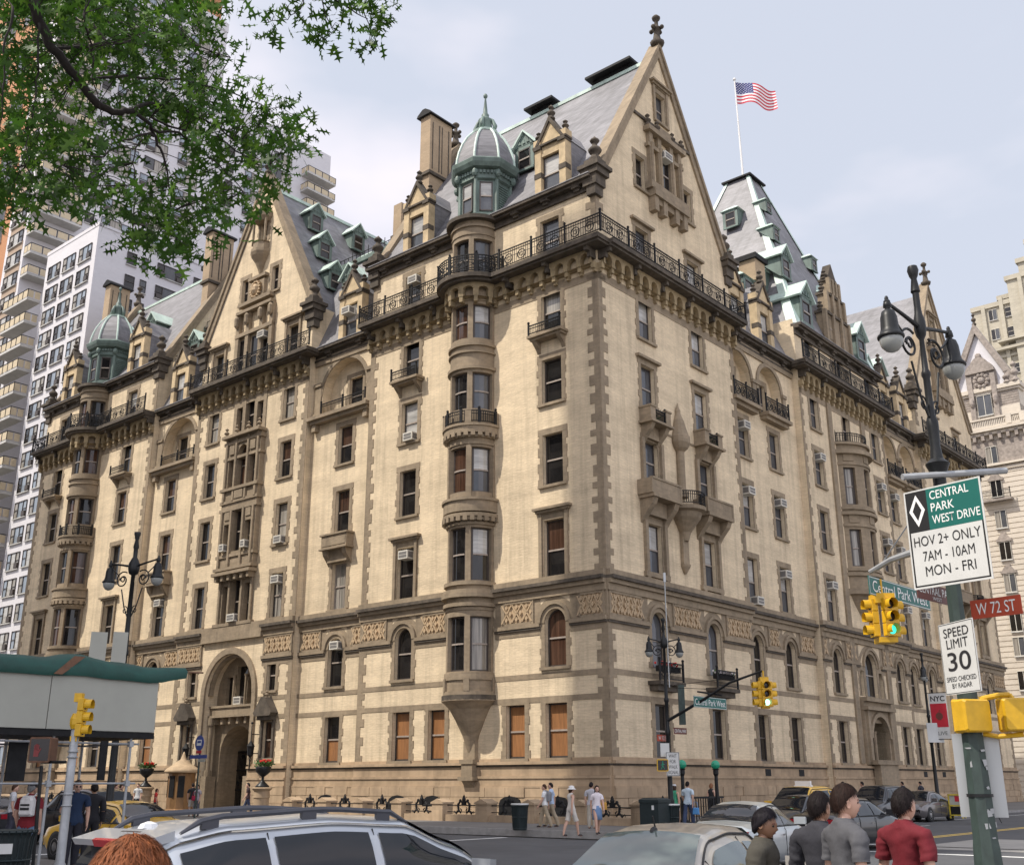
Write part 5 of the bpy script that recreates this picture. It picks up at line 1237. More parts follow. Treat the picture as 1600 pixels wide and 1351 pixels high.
branch([(240,205),(280,208),(310,230),(345,262),(380,300)],.014,.005,10.05,10.8)
branch([(222,213),(210,240),(209,290),(209,350)],.008,.004,10.1,10.2)
branch([(235,185),(290,205),(340,215),(400,255),(440,262)],.012,.004,10,11)
branch([(62,35),(60,90),(55,140),(48,200),(40,260)],.012,.004,9.6,9.3)
branch([(130,20),(140,60),(146,100),(147,135),(160,190)],.012,.004,9.,9.6)
branch([(20,10),(8,60),(3,140),(0,220)],.012,.004,9.,9.2)
branch([(84,75),(150,70),(230,60),(300,70),(360,90)],.02,.005,9.8,11)
branch([(118,122),(200,120),(280,125),(350,140),(420,170)],.018,.005,9.9,11.2)
branch([(70,-60),(200,-40),(330,-30),(480,-25),(540,10),(575,30)],.03,.004,9.5,10.6)
branch([(480,-25),(470,15),(448,30),(420,35)],.008,.003,10.4,10.5)
branch([(500,-25),(508,20),(520,50),(505,62)],.008,.003,10.4,10.5)
branch([(560,-20),(570,20),(582,50),(575,70)],.008,.003,10.5,10.6)
b.build('trunk',M['bark'],tree,True)
ALLP=[p for q in BR for p in q]
poly=[(-40,-40),(365,-40),(372,0),(340,40),(362,95),(410,130),(448,150),(470,210),(462,262),(420,300),(385,330),(345,345),(318,372),(275,398),(225,398),(190,372),(178,330),(130,312),(95,322),(70,305),(50,325),(15,322),(-40,300)]
def inside(x,y):
    c=False; j=len(poly)-1
    for i in range(len(poly)):
        (xi,yi),(xj,yj)=poly[i],poly[j]
        if (yi>y)!=(yj>y) and x<(xj-xi)*(y-yi)/(yj-yi)+xi: c=not c
        j=i
    return c
def dens(x,y):
    if not inside(x,y): return 0
    d=1.
    for cx,cy,rx,ry,k in ((225,235,85,55,.93),(150,190,40,30,.5),(330,240,40,60,.35),(110,170,30,60,.4),(20,60,25,60,.35),(180,330,40,50,.4),(370,60,30,60,.6)):
        q=((x-cx)/rx)**2+((y-cy)/ry)**2
        if q<1: d*=1-k*(1-q*.5)
    return d
lf=MB(); tw=MB()
def leaf(P,dirv,size):
    dirv=dirv.normalized(); s=dirv.cross(Vector((tr_.uniform(-1,1),tr_.uniform(-1,1),tr_.uniform(-1,1)))).normalized(); n=dirv.cross(s)
    # pin oak outline: pointed lobes in pairs
    out=[(0,0),(.06,.03),(.16,.05),(.20,.24),(.27,.06),(.40,.07),(.48,.36),(.55,.08),(.66,.07),(.78,.27),(.80,.06),(1.,0)]
    pts=[P+dirv*(x*size)+s*(y*size)+n*(-.10*size*x*x*2) for x,y in out]+[P+dirv*(x*size)-s*(y*size)+n*(-.10*size*x*x*2) for x,y in out[-2:0:-1]]
    lf.c=1 if tr_.random()<.25 else 0; lf.poly(pts)
def cluster(x,y,d,n,spread=.2):
    Pc=at(x,y,d); near=min(ALLP,key=lambda q:(q-Pc).length_squared)
    mid=near.lerp(Pc,.5)+Vector((0,0,.06)); 
    if (near-Pc).length<1.4: tw.path([near,mid,Pc],[.006,.004,.0025],4)
    for k in range(n):
        o=Vector((tr_.gauss(0,1),tr_.gauss(0,1),tr_.gauss(0,1)))*spread*.6; dv=Vector((tr_.gauss(0,1),tr_.gauss(0,1),tr_.gauss(-.45,.7)))
        leaf(Pc+o,dv,tr_.uniform(.13,.24))
cnt=0
LIMB=[(45+40*i/12*2*.5,-20+i*16) for i in range(6)]+[(84,75),(100,98),(118,122),(134,141),(150,160),(166,169),(183,178),(208,172),(225,166),(252,162),(285,172),(230,190),(240,208),(252,240)]
while cnt<410:
    x,y=tr_.uniform(-40,475),tr_.uniform(-40,400)
    if tr_.random()<dens(x,y): cluster(x,y,tr_.uniform(9.,9.8) if tr_.random()<.22 and min((x-a)**2+(y-c)**2 for a,c in LIMB)>900 else tr_.uniform(10.2,12.8),tr_.randint(7,12)); cnt+=1
for x,y,n in ((415,38,8),(430,30,7),(455,20,8),(440,5,7),(470,10,8),(500,62,7),(512,55,8),(530,40,7),(497,48,6),(525,15,8),(550,10,9),(575,5,10),(590,12,8),(605,25,7),(570,68,8),(585,65,7),(580,40,6),(610,30,6),(560,-5,9),(600,-5,9),(480,-10,8),(505,0,7),(447,158,4),(440,180,4),(620,35,3),(465,220,5),(590,45,5)): cluster(x,y,10.45,n,.13)
k=len(lf.v); lf.v+=tw.v; lf.f+=[tuple(i+k for i in f) for f in tw.f]; lf.m+=[2]*len(tw.f); lf.build('crown',[M['leaf'],M['leaf2'],M['bark']],tree)
# ================================================================ vehicles (x forwards, y left, z up, origin on the road under the middle)
def paint(name,col,metal=.5,rough=.28): return mat(name,col,rough,.03,2.,metal=metal,big=.03,coat=.6)
M['p_silver']=paint('silver_blue_paint',(.50,.53,.57)); M['p_champ']=paint('champagne_paint',(.50,.46,.40)); M['p_grey']=paint('silver_paint',(.47,.50,.51))
M['p_black']=paint('black_paint',(.012,.012,.014),.2); M['p_gun']=paint('gunmetal_paint',(.17,.155,.155)); M['p_yellow']=paint('taxi_yellow_paint',(.72,.42,.03),0.); M['p_white']=paint('white_paint',(.72,.72,.72),0.); M['p_dark']=paint('dark_grey_paint',(.06,.062,.068))
M['carglass']=mat('tinted_car_glass',(.012,.014,.018),.03,.05,3,spec=.5,big=0); M['trim']=mat('black_rubber_trim',(.015,.015,.016),.6,.2,6,big=0); M['chrome']=mat('chrome_strip',(.75,.75,.76),.12,.02,3,metal=1.,big=0)
M['tyre']=mat('tyre_rubber',(.02,.02,.02),.85,.2,8,big=0); M['rim']=mat('alloy_rim',(.45,.45,.46),.3,.05,4,metal=.9,big=0)
M['lamp_red']=mat('red_lamp',(.30,.012,.02),.15,.1,4,big=0); M['lamp_clear']=mat('clear_lamp',(.6,.6,.62),.1,.05,4,metal=.5,big=0); M['plate']=mat('number_plate',(.6,.6,.55),.5,.03,3,big=0)
M['carglass_g']=mat('green_car_glass',(.10,.125,.12),.04,.2,.8,spec=.9,big=.2)
def lerpk(keys,x):
    if x<=keys[0][0]: return keys[0][1]
    for (a,p),(c,q) in zip(keys,keys[1:]):
        if x<=c: t=(x-a)/(c-a); t=t*t*(3-2*t)*.5+t*.5; return p+(q-p)*t
    return keys[-1][1]
CARS={ # keys along x (front positive): belt height, top height, top half width ; half width
 'sedan':dict(L=4.75,W=1.80,belt=[(-2.37,.86),(-1.6,.94),(0,.93),(1.1,.92),(2.0,.78),(2.37,.58)],top=[(-2.37,.93),(-2.25,1.0),(-1.55,1.05),(-.75,1.40),(-.2,1.45),(.35,1.43),(1.25,.98),(2.05,.84),(2.37,.6)],
   wt=[(-2.37,.68),(-1.5,.70),(-.8,.55),(.35,.56),(1.25,.72),(2.37,.55)],glass=[(-1.45,-1.15),(-1.05,-.05),(.03,1.0)],ws=(.42,1.2),rw=(-1.5,-.82),whl=(-1.38,1.42),wr=.325,sl=.2),
 'wagon':dict(L=5.1,W=1.88,belt=[(-2.45,.94),(-1.6,.98),(0,.96),(1.1,.93),(2.0,.86),(2.45,.62)],top=[(-2.45,1.02),(-2.36,1.22),(-2.2,1.43),(-1.6,1.53),(-.4,1.57),(.62,1.52),(1.3,1.28),(1.95,.97),(2.3,.86),(2.6,.66)],
   wt=[(-2.45,.62),(-2.2,.62),(-1.5,.66),(.2,.65),(.8,.66),(1.6,.76),(2.45,.55)],glass=[(-2.12,-1.22),(-1.12,.08),(.22,1.6)],ws=(.75,1.9),rw=(-2.4,-2.18),whl=(-1.45,1.45),wr=.35,sl=.22),
 'suv':dict(L=4.45,W=1.8,belt=[(-2.2,1.0),(0,1.02),(1.1,.99),(1.9,.9),(2.2,.62)],top=[(-2.2,1.1),(-2.12,1.35),(-1.95,1.62),(-1.2,1.72),(.2,1.70),(1.1,1.08),(1.9,.96),(2.2,.7)],
   wt=[(-2.2,.64),(-1.9,.6),(.2,.6),(1.1,.74),(2.2,.58)],glass=[(-1.9,-1.15),(-1.05,-.1),(.0,.85)],ws=(.28,1.05),rw=(-2.14,-1.93),whl=(-1.3,1.36),wr=.36,sl=.25)}
def car(kind,a,bb,ang,paint_,label,group=None,z=-.12,name='parked_car',cat='car',glassm='carglass',taxi=False,rails=False,sunroof=False,antenna=False):
    S=CARS[kind]; P=street(a,bb,z); T=thing(name,(0,0,0),label,cat,group); fr=Matrix.Translation(P)@Matrix.Rotation(ang,4,'Z')
    V=lambda x,y,zz: fr@Vector((x,y,zz)); hl=S['L']/2; hw=S['W']/2; T.location=P
    wid=lambda x: hw*(1-.16*max(0,(abs(x)-hl*.72)/(hl*.28))**2); zb=lambda x: lerpk(S['belt'],x); zt=lambda x: lerpk(S['top'],x); wt=lambda x: min(lerpk(S['wt'],x),wid(x)*.96)
    def ring(x):
        w=wid(x); b_=zb(x); t=max(zt(x),b_+.02); q=wt(x); s=S['sl']+.12*max(0,(abs(x)-hl*.8)/(hl*.2))
        half=[(0,s),(w*.9,s),(w*.975,s+.1),(w,s+.26),(w*.995,b_-.16),(w*.965,b_-.03),(w*.94,b_)]+[(w*.94+(q-w*.94)*k+.03*math.sin(math.pi*k),b_+(t-.07-b_)*k) for k in (.33,.66,1.)]+[(q*.86,t-.022),(q*.5,t-.004),(0,t+.012)]
        return half
    def full(x): h=ring(x); return [V(x,y,zz) for y,zz in h]+[V(x,-y,zz) for y,zz in h[-2:0:-1]]
    b=MB(); n=64; xs=[-hl+S['L']*i/n for i in range(n+1)]; xs=[-hl-.0]+xs[1:-1]+[hl]
    b.loft([full(x) for x in xs]); body=b.build('body',M[paint_],T,True); body.data.set_sharp_from_angle(angle=R_(38))
    def side(x,t,s,off=.014):
        w=wid(x)*.94; q=wt(x); b_=zb(x); tz=max(zt(x),b_+.02)-.07; y=w+(q-w)*t+.03*math.sin(math.pi*t); return V(x,s*(y+off),b_+(tz-b_)*t)
    for s in (-1,1):
        for x0,x1 in S['glass']:
            g=MB(); m=8
            rows=[]
            for i in range(m+1):
                u=x0+(x1-x0)*i/m; ok=min(.93,max(.0,1-.1/max(.05,zt(u)-zb(u)))); rows.append([side(u,.05+(ok-.05)*k/3,s) for k in range(4)])
            g.loft(rows,False,False)
            g.build('side_window',M[glassm],T,True)
        g=MB(); x0,x1=S['glass'][0][0]-.12,S['glass'][-1][1]+.12; pts=[]
        g.path([side(x0+(x1-x0)*i/30,.0,s,.012) for i in range(31)],.014,5)
        g.path([side(x0+(x1-x0)*i/30,.97,s,.012) for i in range(31)],.012,5); g.build('window_trim',M['chrome' if kind=='wagon' else 'trim'],T)
        d=MB()
        for x in [q[0]-.06 for q in S['glass'][1:]]: d.path([V(x,s*(wid(x)+.002),S['sl']+.1),V(x,s*(wid(x)+.002),zb(x)-.1),side(x,.0,s,.004),side(x,.9,s,.004)],.007,4)
        d.build('door_seam',M['trim'],T)
        for x in [q[1]-.25 for q in S['glass'][:2]]:
            h=MB(); h.box(lambda u,zz,dd: V(u,s*(wid(u)+dd),zz),x-.1,x+.1,zb(x)-.2,zb(x)-.16,-.01,.03); h.build('door_handle',M['chrome'],T)
        m=MB(); x=S['glass'][-1][1]-.12; m.loft([[V(x+q,s*(wid(x)*.94+o),zb(x)+.02+zz) for q,zz in ((0,0),(.1,.02),(.1,.15),(0,.16))] for o in (.0,.08,.24,.27)]); m.build('wing_mirror',M[paint_],T)
    def top(x,f,off=.024):
        q=wt(x); t=zt(x); return V(x,f*q*.93,t+off-.035*f*f)
    for nm,(x0,x1) in (('windscreen',S['ws']),('rear_window',S['rw'])):
        g=MB()
        g.loft([[top(x0+(x1-x0)*i/8,-1+k/5) for k in range(11)] for i in range(9)],False,False)
        g.build(nm,M['carglass_g' if glassm=='carglass_g' else 'carglass'],T,True)
    for x in S['whl']:
        for s in (-1,1):
            w=thing('wheel',(0,0,0)); w.parent=T; c=V(x,s*(hw-.11),S['wr']); ax=(V(0,1,0)-V(0,0,0)); r=S['wr']
            def wl(o0,prof,mm,nmm,par):
                bb_=MB(); rings=[]
                ex=(V(1,0,0)-V(0,0,0)); ez=Vector((0,0,1))
                for rr,o in prof: rings.append([c+ax*(s*o)+ex*(rr*math.cos(k*math.pi/12))+ez*(rr*math.sin(k*math.pi/12)) for k in range(24)])
                bb_.loft(rings); return bb_.build(nmm,M[mm],par,True)
            ar=wl(c,[(r+.055,.0),(r+.055,.118)],'trim','wheel_arch',T)
            ty=wl(c,[(r*.6,-.08),(r,-.08),(r,.11),(r*.93,.13),(r*.62,.13)],'tyre','tyre',w); rm=wl(c,[(r*.63,.1),(r*.63,.135),(r*.5,.12),(r*.2,.14),(.02,.145)],'rim','rim',w)
    for s in (-1,1):
        x=hl-.12; g=MB(); g.box(lambda u,zz,dd: V(x+dd,s*u,zz),hw*.42,hw*.8,.56,.70,-.12,.05); g.build('headlight',M['lamp_clear'],T)
        x=-hl+.1; g=MB(); zz0=.72 if kind=='sedan' else .85; g.box(lambda u,zz,dd: V(x+dd,s*u,zz),hw*.5,hw*.83,zz0,zz0+.16,-.12,.05); g.build('tail_light',M['lamp_red'],T)
    g=MB(); g.box(lambda u,zz,dd: V(hl+dd,u,zz),-.42,.42,.38,.5,-.1,.012); g.build('grille',M['trim'],T)
    g=MB(); g.box(lambda u,zz,dd: V(-hl+dd,u,zz),-.16,.16,.62,.74,-.03,.02); g.build('number_plate',M['plate'],T)
    g=MB()
    for x in (-hl,hl): g.box(lambda u,zz,dd: V(x+dd*(1 if x>0 else -1),u,zz),-hw*.78,hw*.78,.34,.5,-.12,.05)
    g.build('bumper',M[paint_],T)
    if rails:
        for s in (-1,1):
            g=MB(); y=wt(-.5)*.88; pts=[V(-2.05,s*y,zt(-2.05)-.01)]+[V(-1.85+2.35*i/10,s*y,zt(-1.85+2.35*i/10)+.05) for i in range(11)]+[V(.78,s*y,zt(.78)-.02)]
            g.path(pts,[.014]+[.03]*11+[.014],6)
            for x in (-1.75,-.6,.4): g.box(lambda u,zz,dd: V(x+u,s*y+dd,zz),-.09,.09,zt(x)-.04,zt(x)+.05,-.02,.02)
            g.build('roof_rail',M['trim_g'],T)
        g=MB(); g.prism(lambda u,zz,dd: V(u,dd,zz),[(-2.44,1.385),(-2.12,1.468),(-2.12,1.38),(-2.40,1.33)],-.6,.6); sp=g.build('rear_spoiler',M[paint_],T)
        g=MB(); g.prism(lambda u,zz,dd: V(u,dd,zz),[(-2.46,1.385),(-2.42,1.40),(-2.38,1.33),(-2.43,1.325)],-.2,.2); g.build('brake_light',M['lamp_red'],sp)
        g=MB(); g.loft([[V(-1.95+q*math.cos(k*.785),.1+q*.45*math.sin(k*.785),zt(-1.95)+zz) for k in range(8)] for q,zz in ((.12,.0),(.09,.04),(.02,.06))]); g.build('antenna',M['p_white'],T)
    if antenna:
        g=MB(); g.loft([[V(-.78+q*math.cos(k*.785),q*.4*math.sin(k*.785),zt(-.78)+zz) for k in range(8)] for q,zz in ((.09,0),(.06,.035),(.015,.05))]); g.path([V(-.74,0,zt(-.78)+.03),V(-.80,0,zt(-.78)+.15)],.009,5); g.build('antenna',M['trim'],T)
    if taxi:
        g=MB(); g.box(lambda u,zz,dd: V(-.35+dd,u,zz),-.32,.32,zt(-.35)+.03,zt(-.35)+.2,-.06,.06); g.box(lambda u,zz,dd: V(-.35+dd,u,zz),-.36,.36,zt(-.35)-.01,zt(-.35)+.04,-.08,.08); rs=g.build('roof_sign',[M['p_white']],T)
    return T
M['trim_g']=mat('dark_grey_rail',(.05,.052,.065),.4,.1,4,big=0)
car('wagon',-22.97,37.63,ANG_R,'p_silver','silver estate car with black roof rails and rear spoiler, right in the foreground',name='estate_car',rails=True)
car('sedan',-25.84,34.97,ANG_R+.19,'p_champ','champagne saloon car with a short roof aerial, behind the boy in the olive jacket',name='saloon_car',glassm='carglass_g',antenna=True)
car('sedan',-19.4,21.9,ANG_R+.2,'p_grey','silver saloon waiting just behind the men, nearest car beyond the champagne one',name='saloon_car')
car('sedan',-18.0,13.4,ANG_R,'p_black','glossy black saloon right behind the man in the grey shirt',name='saloon_car')
car('suv',-12.2,4.6,ANG_R+math.pi,'p_yellow','yellow taxi with a white roof sign, coming down the avenue',name='taxi_cab',cat='taxi',taxi=True)
car('sedan',-14.6,9.6,ANG_R+math.pi,'p_dark','dark grey saloon just left of the taxi with the roof sign',name='saloon_car')
car('suv',-11.0,-5.6,ANG_R+math.pi,'p_dark','dark hatchback parked by the avenue kerb, left of the gunmetal saloon',name='hatchback_car',group='cars along the avenue kerb')
car('sedan',-10.8,-11.6,ANG_R+math.pi,'p_gun','gunmetal saloon parked beside the lamp post with the red banner',name='saloon_car',group='cars along the avenue kerb')
car('suv',-10.7,-40,ANG_R+math.pi,'p_white','white off-road car far up the avenue, at the right edge of the picture',name='off_road_car')
car('sedan',-5.6,29.7,ANG_L,'p_yellow','yellow taxi half hidden by the scaffold pipes and the estate car',name='taxi_cab',cat='taxi')
car('suv',2.4,26.4,ANG_L,'p_black','black off-road car behind the scaffold pipes on the left',name='off_road_car')
car('sedan',8.6,26.4,ANG_L,'p_dark','dark grey saloon behind the man with the white backpack',name='saloon_car')
# push chair behind the sign post
t=thing('push_chair',street(-14.6,-9.4,-.12),'black two wheeled cart with spoked wheels, behind the green sign post','cart'); P=worigin(t); b=MB(); f=turn(P,ANG_R-1.1)
b.loft([[f(x,z,y) for x,z in ((-.35,.45),(.45,.45),(.5,1.0),(-.45,1.1))] for y in (-.28,.28)]); b.path([f(-.4,1.05,0),f(-.75,1.15,0)],.02,6); b.build('seat',M['trim'],t)
for y in (-.36,.36):
    for x in (-.3,):
        w=MB(); c=f(x,.33,y); pts=[f(x+.31*math.cos(k*math.pi/10),.33+.31*math.sin(k*math.pi/10),y) for k in range(21)]; w.path(pts,.03,6)
        for k in range(8): w.path([c,f(x+.3*math.cos(k*.785),.33+.3*math.sin(k*.785),y)],.006,4)
        w.build('wheel',M['tyre'],t)
w=MB(); w.path([f(-.3,.33,-.36),f(-.3,.33,.36)],.015,6); w.path([f(.45,.45,0),f(.6,.05,0)],.02,6); w.build('axle',M['iron'],t)
# ================================================================ people
from mathutils import noise as mnoise
SK={}
def skin(tone):
    if tone not in SK: SK[tone]=mat('skin_%d'%len(SK),tone,.5,.06,8,big=.04)
    return SK[tone]
LIGHT=(.55,.33,.24); MID=(.40,.23,.15); BROWN=(.23,.12,.07)
CL_={}
def cloth(col):
    if col not in CL_: CL_[col]=mat('cloth_%d'%len(CL_),col,.85,.12,9,(1,1,.5),bump=.45,big=.12)
    return CL_[col]
def skinmesh(name,verts,edges,radii,m,parent,fr,sub=2):
    me=bpy.data.meshes.new('tmp'); me.from_pydata([tuple(v) for v in verts],edges,[])
    o=bpy.data.objects.new('tmp',me); sc.collection.objects.link(o)
    o.modifiers.new('s','SKIN').use_smooth_shade=True
    for i,r in enumerate(radii):
        r=r if isinstance(r,tuple) else (r,r); me.skin_vertices[0].data[i].radius=r
    me.skin_vertices[0].data[0].use_root=True
    s=o.modifiers.new('u','SUBSURF'); s.levels=sub; s.render_levels=sub
    dg=bpy.context.evaluated_depsgraph_get(); r=bpy.data.meshes.new_from_object(o.evaluated_get(dg),depsgraph=dg)
    bpy.data.objects.remove(o); bpy.data.meshes.remove(me)
    off=worigin(parent); r.transform(fr); r.transform(Matrix.Translation(-off)); r.materials.clear(); r.materials.append(m); r.name=name
    r.polygons.foreach_set('use_smooth',[True]*len(r.polygons))
    ob=bpy.data.objects.new(name,r); sc.collection.objects.link(ob); ob.parent=parent; return ob
def head_geo(b,c,R,s=1.,detail=True):
    "face looks along +y of matrix R; c = centre of the head"
    nu,nv=24,18; base=len(b.v)
    def shape(th,ph):
        x=math.sin(th)*math.sin(ph); y=math.sin(th)*math.cos(ph); z=math.cos(th)   # ph 0 = front
        w=.076; dp=.098; h=.118
        px,py,pz=x*w,y*dp,z*h
        if z<0: k=-z; px*=1-.30*k*k; py*=1-.10*k; py+= .018*k if y>0 else -.0*k
        if y<-.0: py*=1.03; pz+=.006
        f=math.exp(-((x/.22)**2)); 
        if y>.3:
            py+=.026*f*math.exp(-((z+.18)/.16)**2)+.010*math.exp(-((x/.55)**2))*math.exp(-((z-.16)/.1)**2)      # nose, brow
            py-=.012*math.exp(-(((abs(x)-.42)/.18)**2))*math.exp(-((z+.02)/.12)**2)                              # eye sockets
            py+=.008*math.exp(-((x/.3)**2))*math.exp(-((z+.52)/.07)**2)+.012*f*math.exp(-((z+.86)/.12)**2)        # lips, chin
        return R@Vector((px,py,pz))*s+c
    for i in range(nv+1):
        for k in range(nu): b.v.append(tuple(shape(math.pi*max(.02,min(.98,i/nv)),2*math.pi*k/nu)))
    for i in range(nv):
        for k in range(nu): b.face((base+i*nu+k,base+i*nu+(k+1)%nu,base+(i+1)*nu+(k+1)%nu,base+(i+1)*nu+k))
    b.face(range(base+nu-1,base-1,-1)); b.face(range(base+nv*nu,base+nv*nu+nu))
    for sx in (-1,1):
        e=c+R@Vector((sx*.077,-.008,-.012))*s
        for q,rr in ((0,1.),(.012,1.1)): pass
        rings=[[e+R@Vector((sx*o,.020*math.cos(a)*k*1.0-.006,.034*math.sin(a)*k))*s for a in [j*math.pi/4 for j in range(8)]] for o,k in ((-.01,.8),(.006,1.),(.014,.95),(.009,.6),(.006,.2))]
        b.loft(rings)
    b.c=1
    for sx in (-1,1): b.ball(c+R@Vector((sx*.031,.079,.004))*s,.0125*s,8)
    b.c=2; 
    b.loft([[c+R@Vector((.024*math.cos(a)*k,.098+o,-.058+.007*math.sin(a)*k))*s for a in [j*math.pi/4 for j in range(8)]] for k,o in ((1,-.012),(.8,.0),(.2,.002))])
    for sx in (-1,1): b.path([c+R@Vector((sx*.016,.093,.022))*s,c+R@Vector((sx*.034,.092,.027))*s,c+R@Vector((sx*.052,.078,.02))*s],.004*s,4)
    b.c=0
def hair_geo(b,c,R,s,length=0.,front=.45,vol=1.17,seed=1,low=0.):
    r=random.Random(seed); nu,nv=28,12; rows=[]
    for i in range(nv+1):
        row=[]
        for k in range(nu):
            ph=2*math.pi*k/nu; back=(1-math.cos(ph))/2      # 0 front, 1 back
            mx=math.pi*(.26+(.46-.26)*min(1,back*2.2)-(.07 if length<.02 else 0)*math.exp(-((back-.46)/.13)**2)+(.44+low)*max(0,back-.42)+length*max(0,min(1,(back-.2)*3))*.25)
            if front<.4: mx=mx*(.8 if back<.2 else 1)
            th=mx*i/nv; x=math.sin(th)*math.sin(ph); y=math.sin(th)*math.cos(ph); z=math.cos(th)
            v=vol*(1+r.uniform(-.03,.03)) if i<nv else 1.0+ (.05 if length else -.0)
            P=Vector((x*.079*v,y*.099*v-.006,z*.118*v+.008))
            if length and i>nv*.55 and back>.25: P.z-=length*((i/nv-.55)/.45)*min(1,(back-.25)*2); P.x*=1.08
            row.append(c+R@P*s)
        rows.append(row)
    b.loft(rows,True,True)
def strands(c,R,s,length,hair,T,seed):
    r=random.Random(seed); b=MB()
    for i in range(2200):
        ph=r.uniform(0,2*math.pi); back=(1-math.cos(ph))/2
        mx=math.pi*(.26+.17*min(1,back*2.2)-(.09 if length<.02 else 0)*math.exp(-((back-.46)/.13)**2)+.44*max(0,back-.42)+length*max(0,min(1,(back-.2)*3))*.25); th=mx*math.sqrt(r.random())
        def pt(th,ph,v): return Vector((math.sin(th)*math.sin(ph)*.079*v,math.sin(th)*math.cos(ph)*.099*v-.006,math.cos(th)*.118*v+.008))
        d=r.uniform(.18,.42); dp=r.uniform(-.25,.25); w_=r.uniform(.012,.03); v0=r.uniform(1.15,1.2)
        pts=[pt(th+d*k/3,ph+dp*k/3,v0+.035*math.sin(k)+ (r.uniform(-.0,.05) if k==3 else 0)) for k in range(4)]
        tn=Vector((math.cos(ph),-math.sin(ph),0))
        L_=[c+R@(p-tn*(.079*w_*(1-k/3.3)))*s for k,p in enumerate(pts)]; Rr=[c+R@(p+tn*(.079*w_*(1-k/3.3)))*s for k,p in enumerate(pts)]
        for k in range(3): b.poly([L_[k],Rr[k],Rr[k+1],L_[k+1]])
    hs=tuple(min(1,q*1.25) for q in hair); b.build('hair_strands',mat_hair(hs),T,True)
def finger_hand(fr_,vs,es,rs,wrist,dirv,side_,scale=1.):
    pass
def person(P,yaw,label,h=1.72,shirt=(.5,.5,.5),legs=(.1,.1,.14),skin_=LIGHT,hair=(.03,.02,.015),hlen=0.,sleeve=.5,short=False,skirt=False,pose='stand',fem=False,arms=(0,0),group=None,hat=None,bag=None,glasses=False,shoes=(.05,.04,.04),build_=1.,headyaw=0.,detail=False,jacket=False,headtilt=0,collar=False,tank=False,bend=0.,armL=None,armR=None):
    """x right, y ahead, z up. One skinned body, clothes and hair as children."""
    T=thing('person',P,label,'person',group); k=h/1.72; fr=Matrix.Translation(P)@Matrix.Rotation(-yaw,4,'Z')@Matrix.Scale(k,4)
    sw=(.165 if fem else .195)*build_; hp=.095; st={'walk':.26,'stand':.03,'run':.3}.get(pose,.05)
    V=[];E=[];RR=[]
    def add(p,r,par=None):
        V.append(Vector(p)); RR.append(r if isinstance(r,tuple) else (r,r)); 
        if par is not None: E.append((par,len(V)-1))
        return len(V)-1
    by=bend
    pel=add((0,0,.95),(.13*build_,.105)); wa=add((0,by*.1,1.10),(.118*build_,.09),pel); ch=add((0,by*.3,1.28),(.15*build_,.108),wa); ut=add((0,by*.5,1.385),(.118*build_,.082),ch); nk=add((0,by*.55+.005,1.475),(.05,.05),ut); hd=add((0,by*.6+.025,1.555),(.05,.052),nk)
    J={}
    for s,nm in ((-1,'l'),(1,'r')):
        a=arms[0 if s<0 else 1]; cu=armL if s<0 else armR
        sh=add((s*sw,by*.5,1.375),(.062*build_,.062*build_),ut)
        if cu: el_p,wr_p=Vector(cu[0]),Vector(cu[1])
        else:
            sw_=st*.6*(1 if s<0 else -1); el_p=Vector((s*(sw+.05),by*.4+sw_*.5-.02,1.12)); wr_p=Vector((s*(sw+.04),by*.4+sw_+.06+a*.2,.88+a*.2))
        el=add(el_p,.043*build_,sh); fm=add(el_p.lerp(wr_p,.4),.041*build_,el); wr=add(wr_p,.027,fm)
        d=(wr_p-el_p).normalized(); hn=add(wr_p+d*.055,(.032,.022),wr)
        side=Vector((0,1,0)) if abs(d.y)<.8 else Vector((0,0,-1)); 
        if detail or True:
            sd=d.cross(Vector((s,0,0))).normalized()
            for q,(o,l) in enumerate(((-.027,.06),(-.009,.072),(.009,.068),(.026,.052))):
                f1=add(wr_p+d*.095+sd*o,.0095,hn); f2=add(wr_p+d*(.095+l*.55)+sd*o*1.1+Vector((-s*.008,0,0)),.0085,f1); add(wr_p+d*(.095+l)+sd*o*1.1+Vector((-s*.022,0,0)),.007,f2)
            th=add(wr_p+d*.04+sd*.034,.0105,hn); add(wr_p+d*.085+sd*.05+Vector((-s*.012,0,0)),.008,th)
        hip=add((s*hp,0,.90),(.098*build_,.098*build_),pel); o=st*(1 if s>0 else -1)
        kn=add((s*hp*1.05,o*.55+.03,.50),.062*build_,hip); cf=add((s*hp*1.05,o*.75-.005,.36),.06*build_,kn); an=add((s*hp*1.0,o-.02,.09),.038,cf); he=add((s*hp,o-.03,.04),(.036,.034),an); toe=add((s*hp*1.15,o+.13,.03),(.042,.026),he)
        J[nm]=(sh,el,fm,wr,hip,kn,cf,an,he,toe)
    sk=skin(skin_)
    lvl=3 if detail else 2
    body=skinmesh('body',V,E,RR,sk,T,fr,lvl)
    loc_=[fr.inverted()@(v.co+worigin(T)) for v in body.data.vertices]
    fcs=[tuple(p.vertices) for p in body.data.polygons]; nrm=[(fr.to_3x3().inverted()@v.normal).normalized() for v in body.data.vertices]
    def bone(p):
        best=None
        for a_,e_ in E:
            A,B=V[a_],V[e_]; ab=B-A; t=max(0,min(1,(p-A).dot(ab)/max(1e-9,ab.length_squared))); r=RR[a_][0]*(1-t)+RR[e_][0]*t; q=(p-A-ab*t).length-r
            if best is None or q<best[0]: best=(q,a_,e_,t)
        return best[1:]
    FB=[bone(sum((loc_[i] for i in f),Vector())/len(f)) for f in fcs]
    NI={}
    for q in 'lr':
        for n_,i_ in zip(('sh','el','fm','wr','hip','kn','cf','an','he','toe'),J[q]): NI[i_]=n_
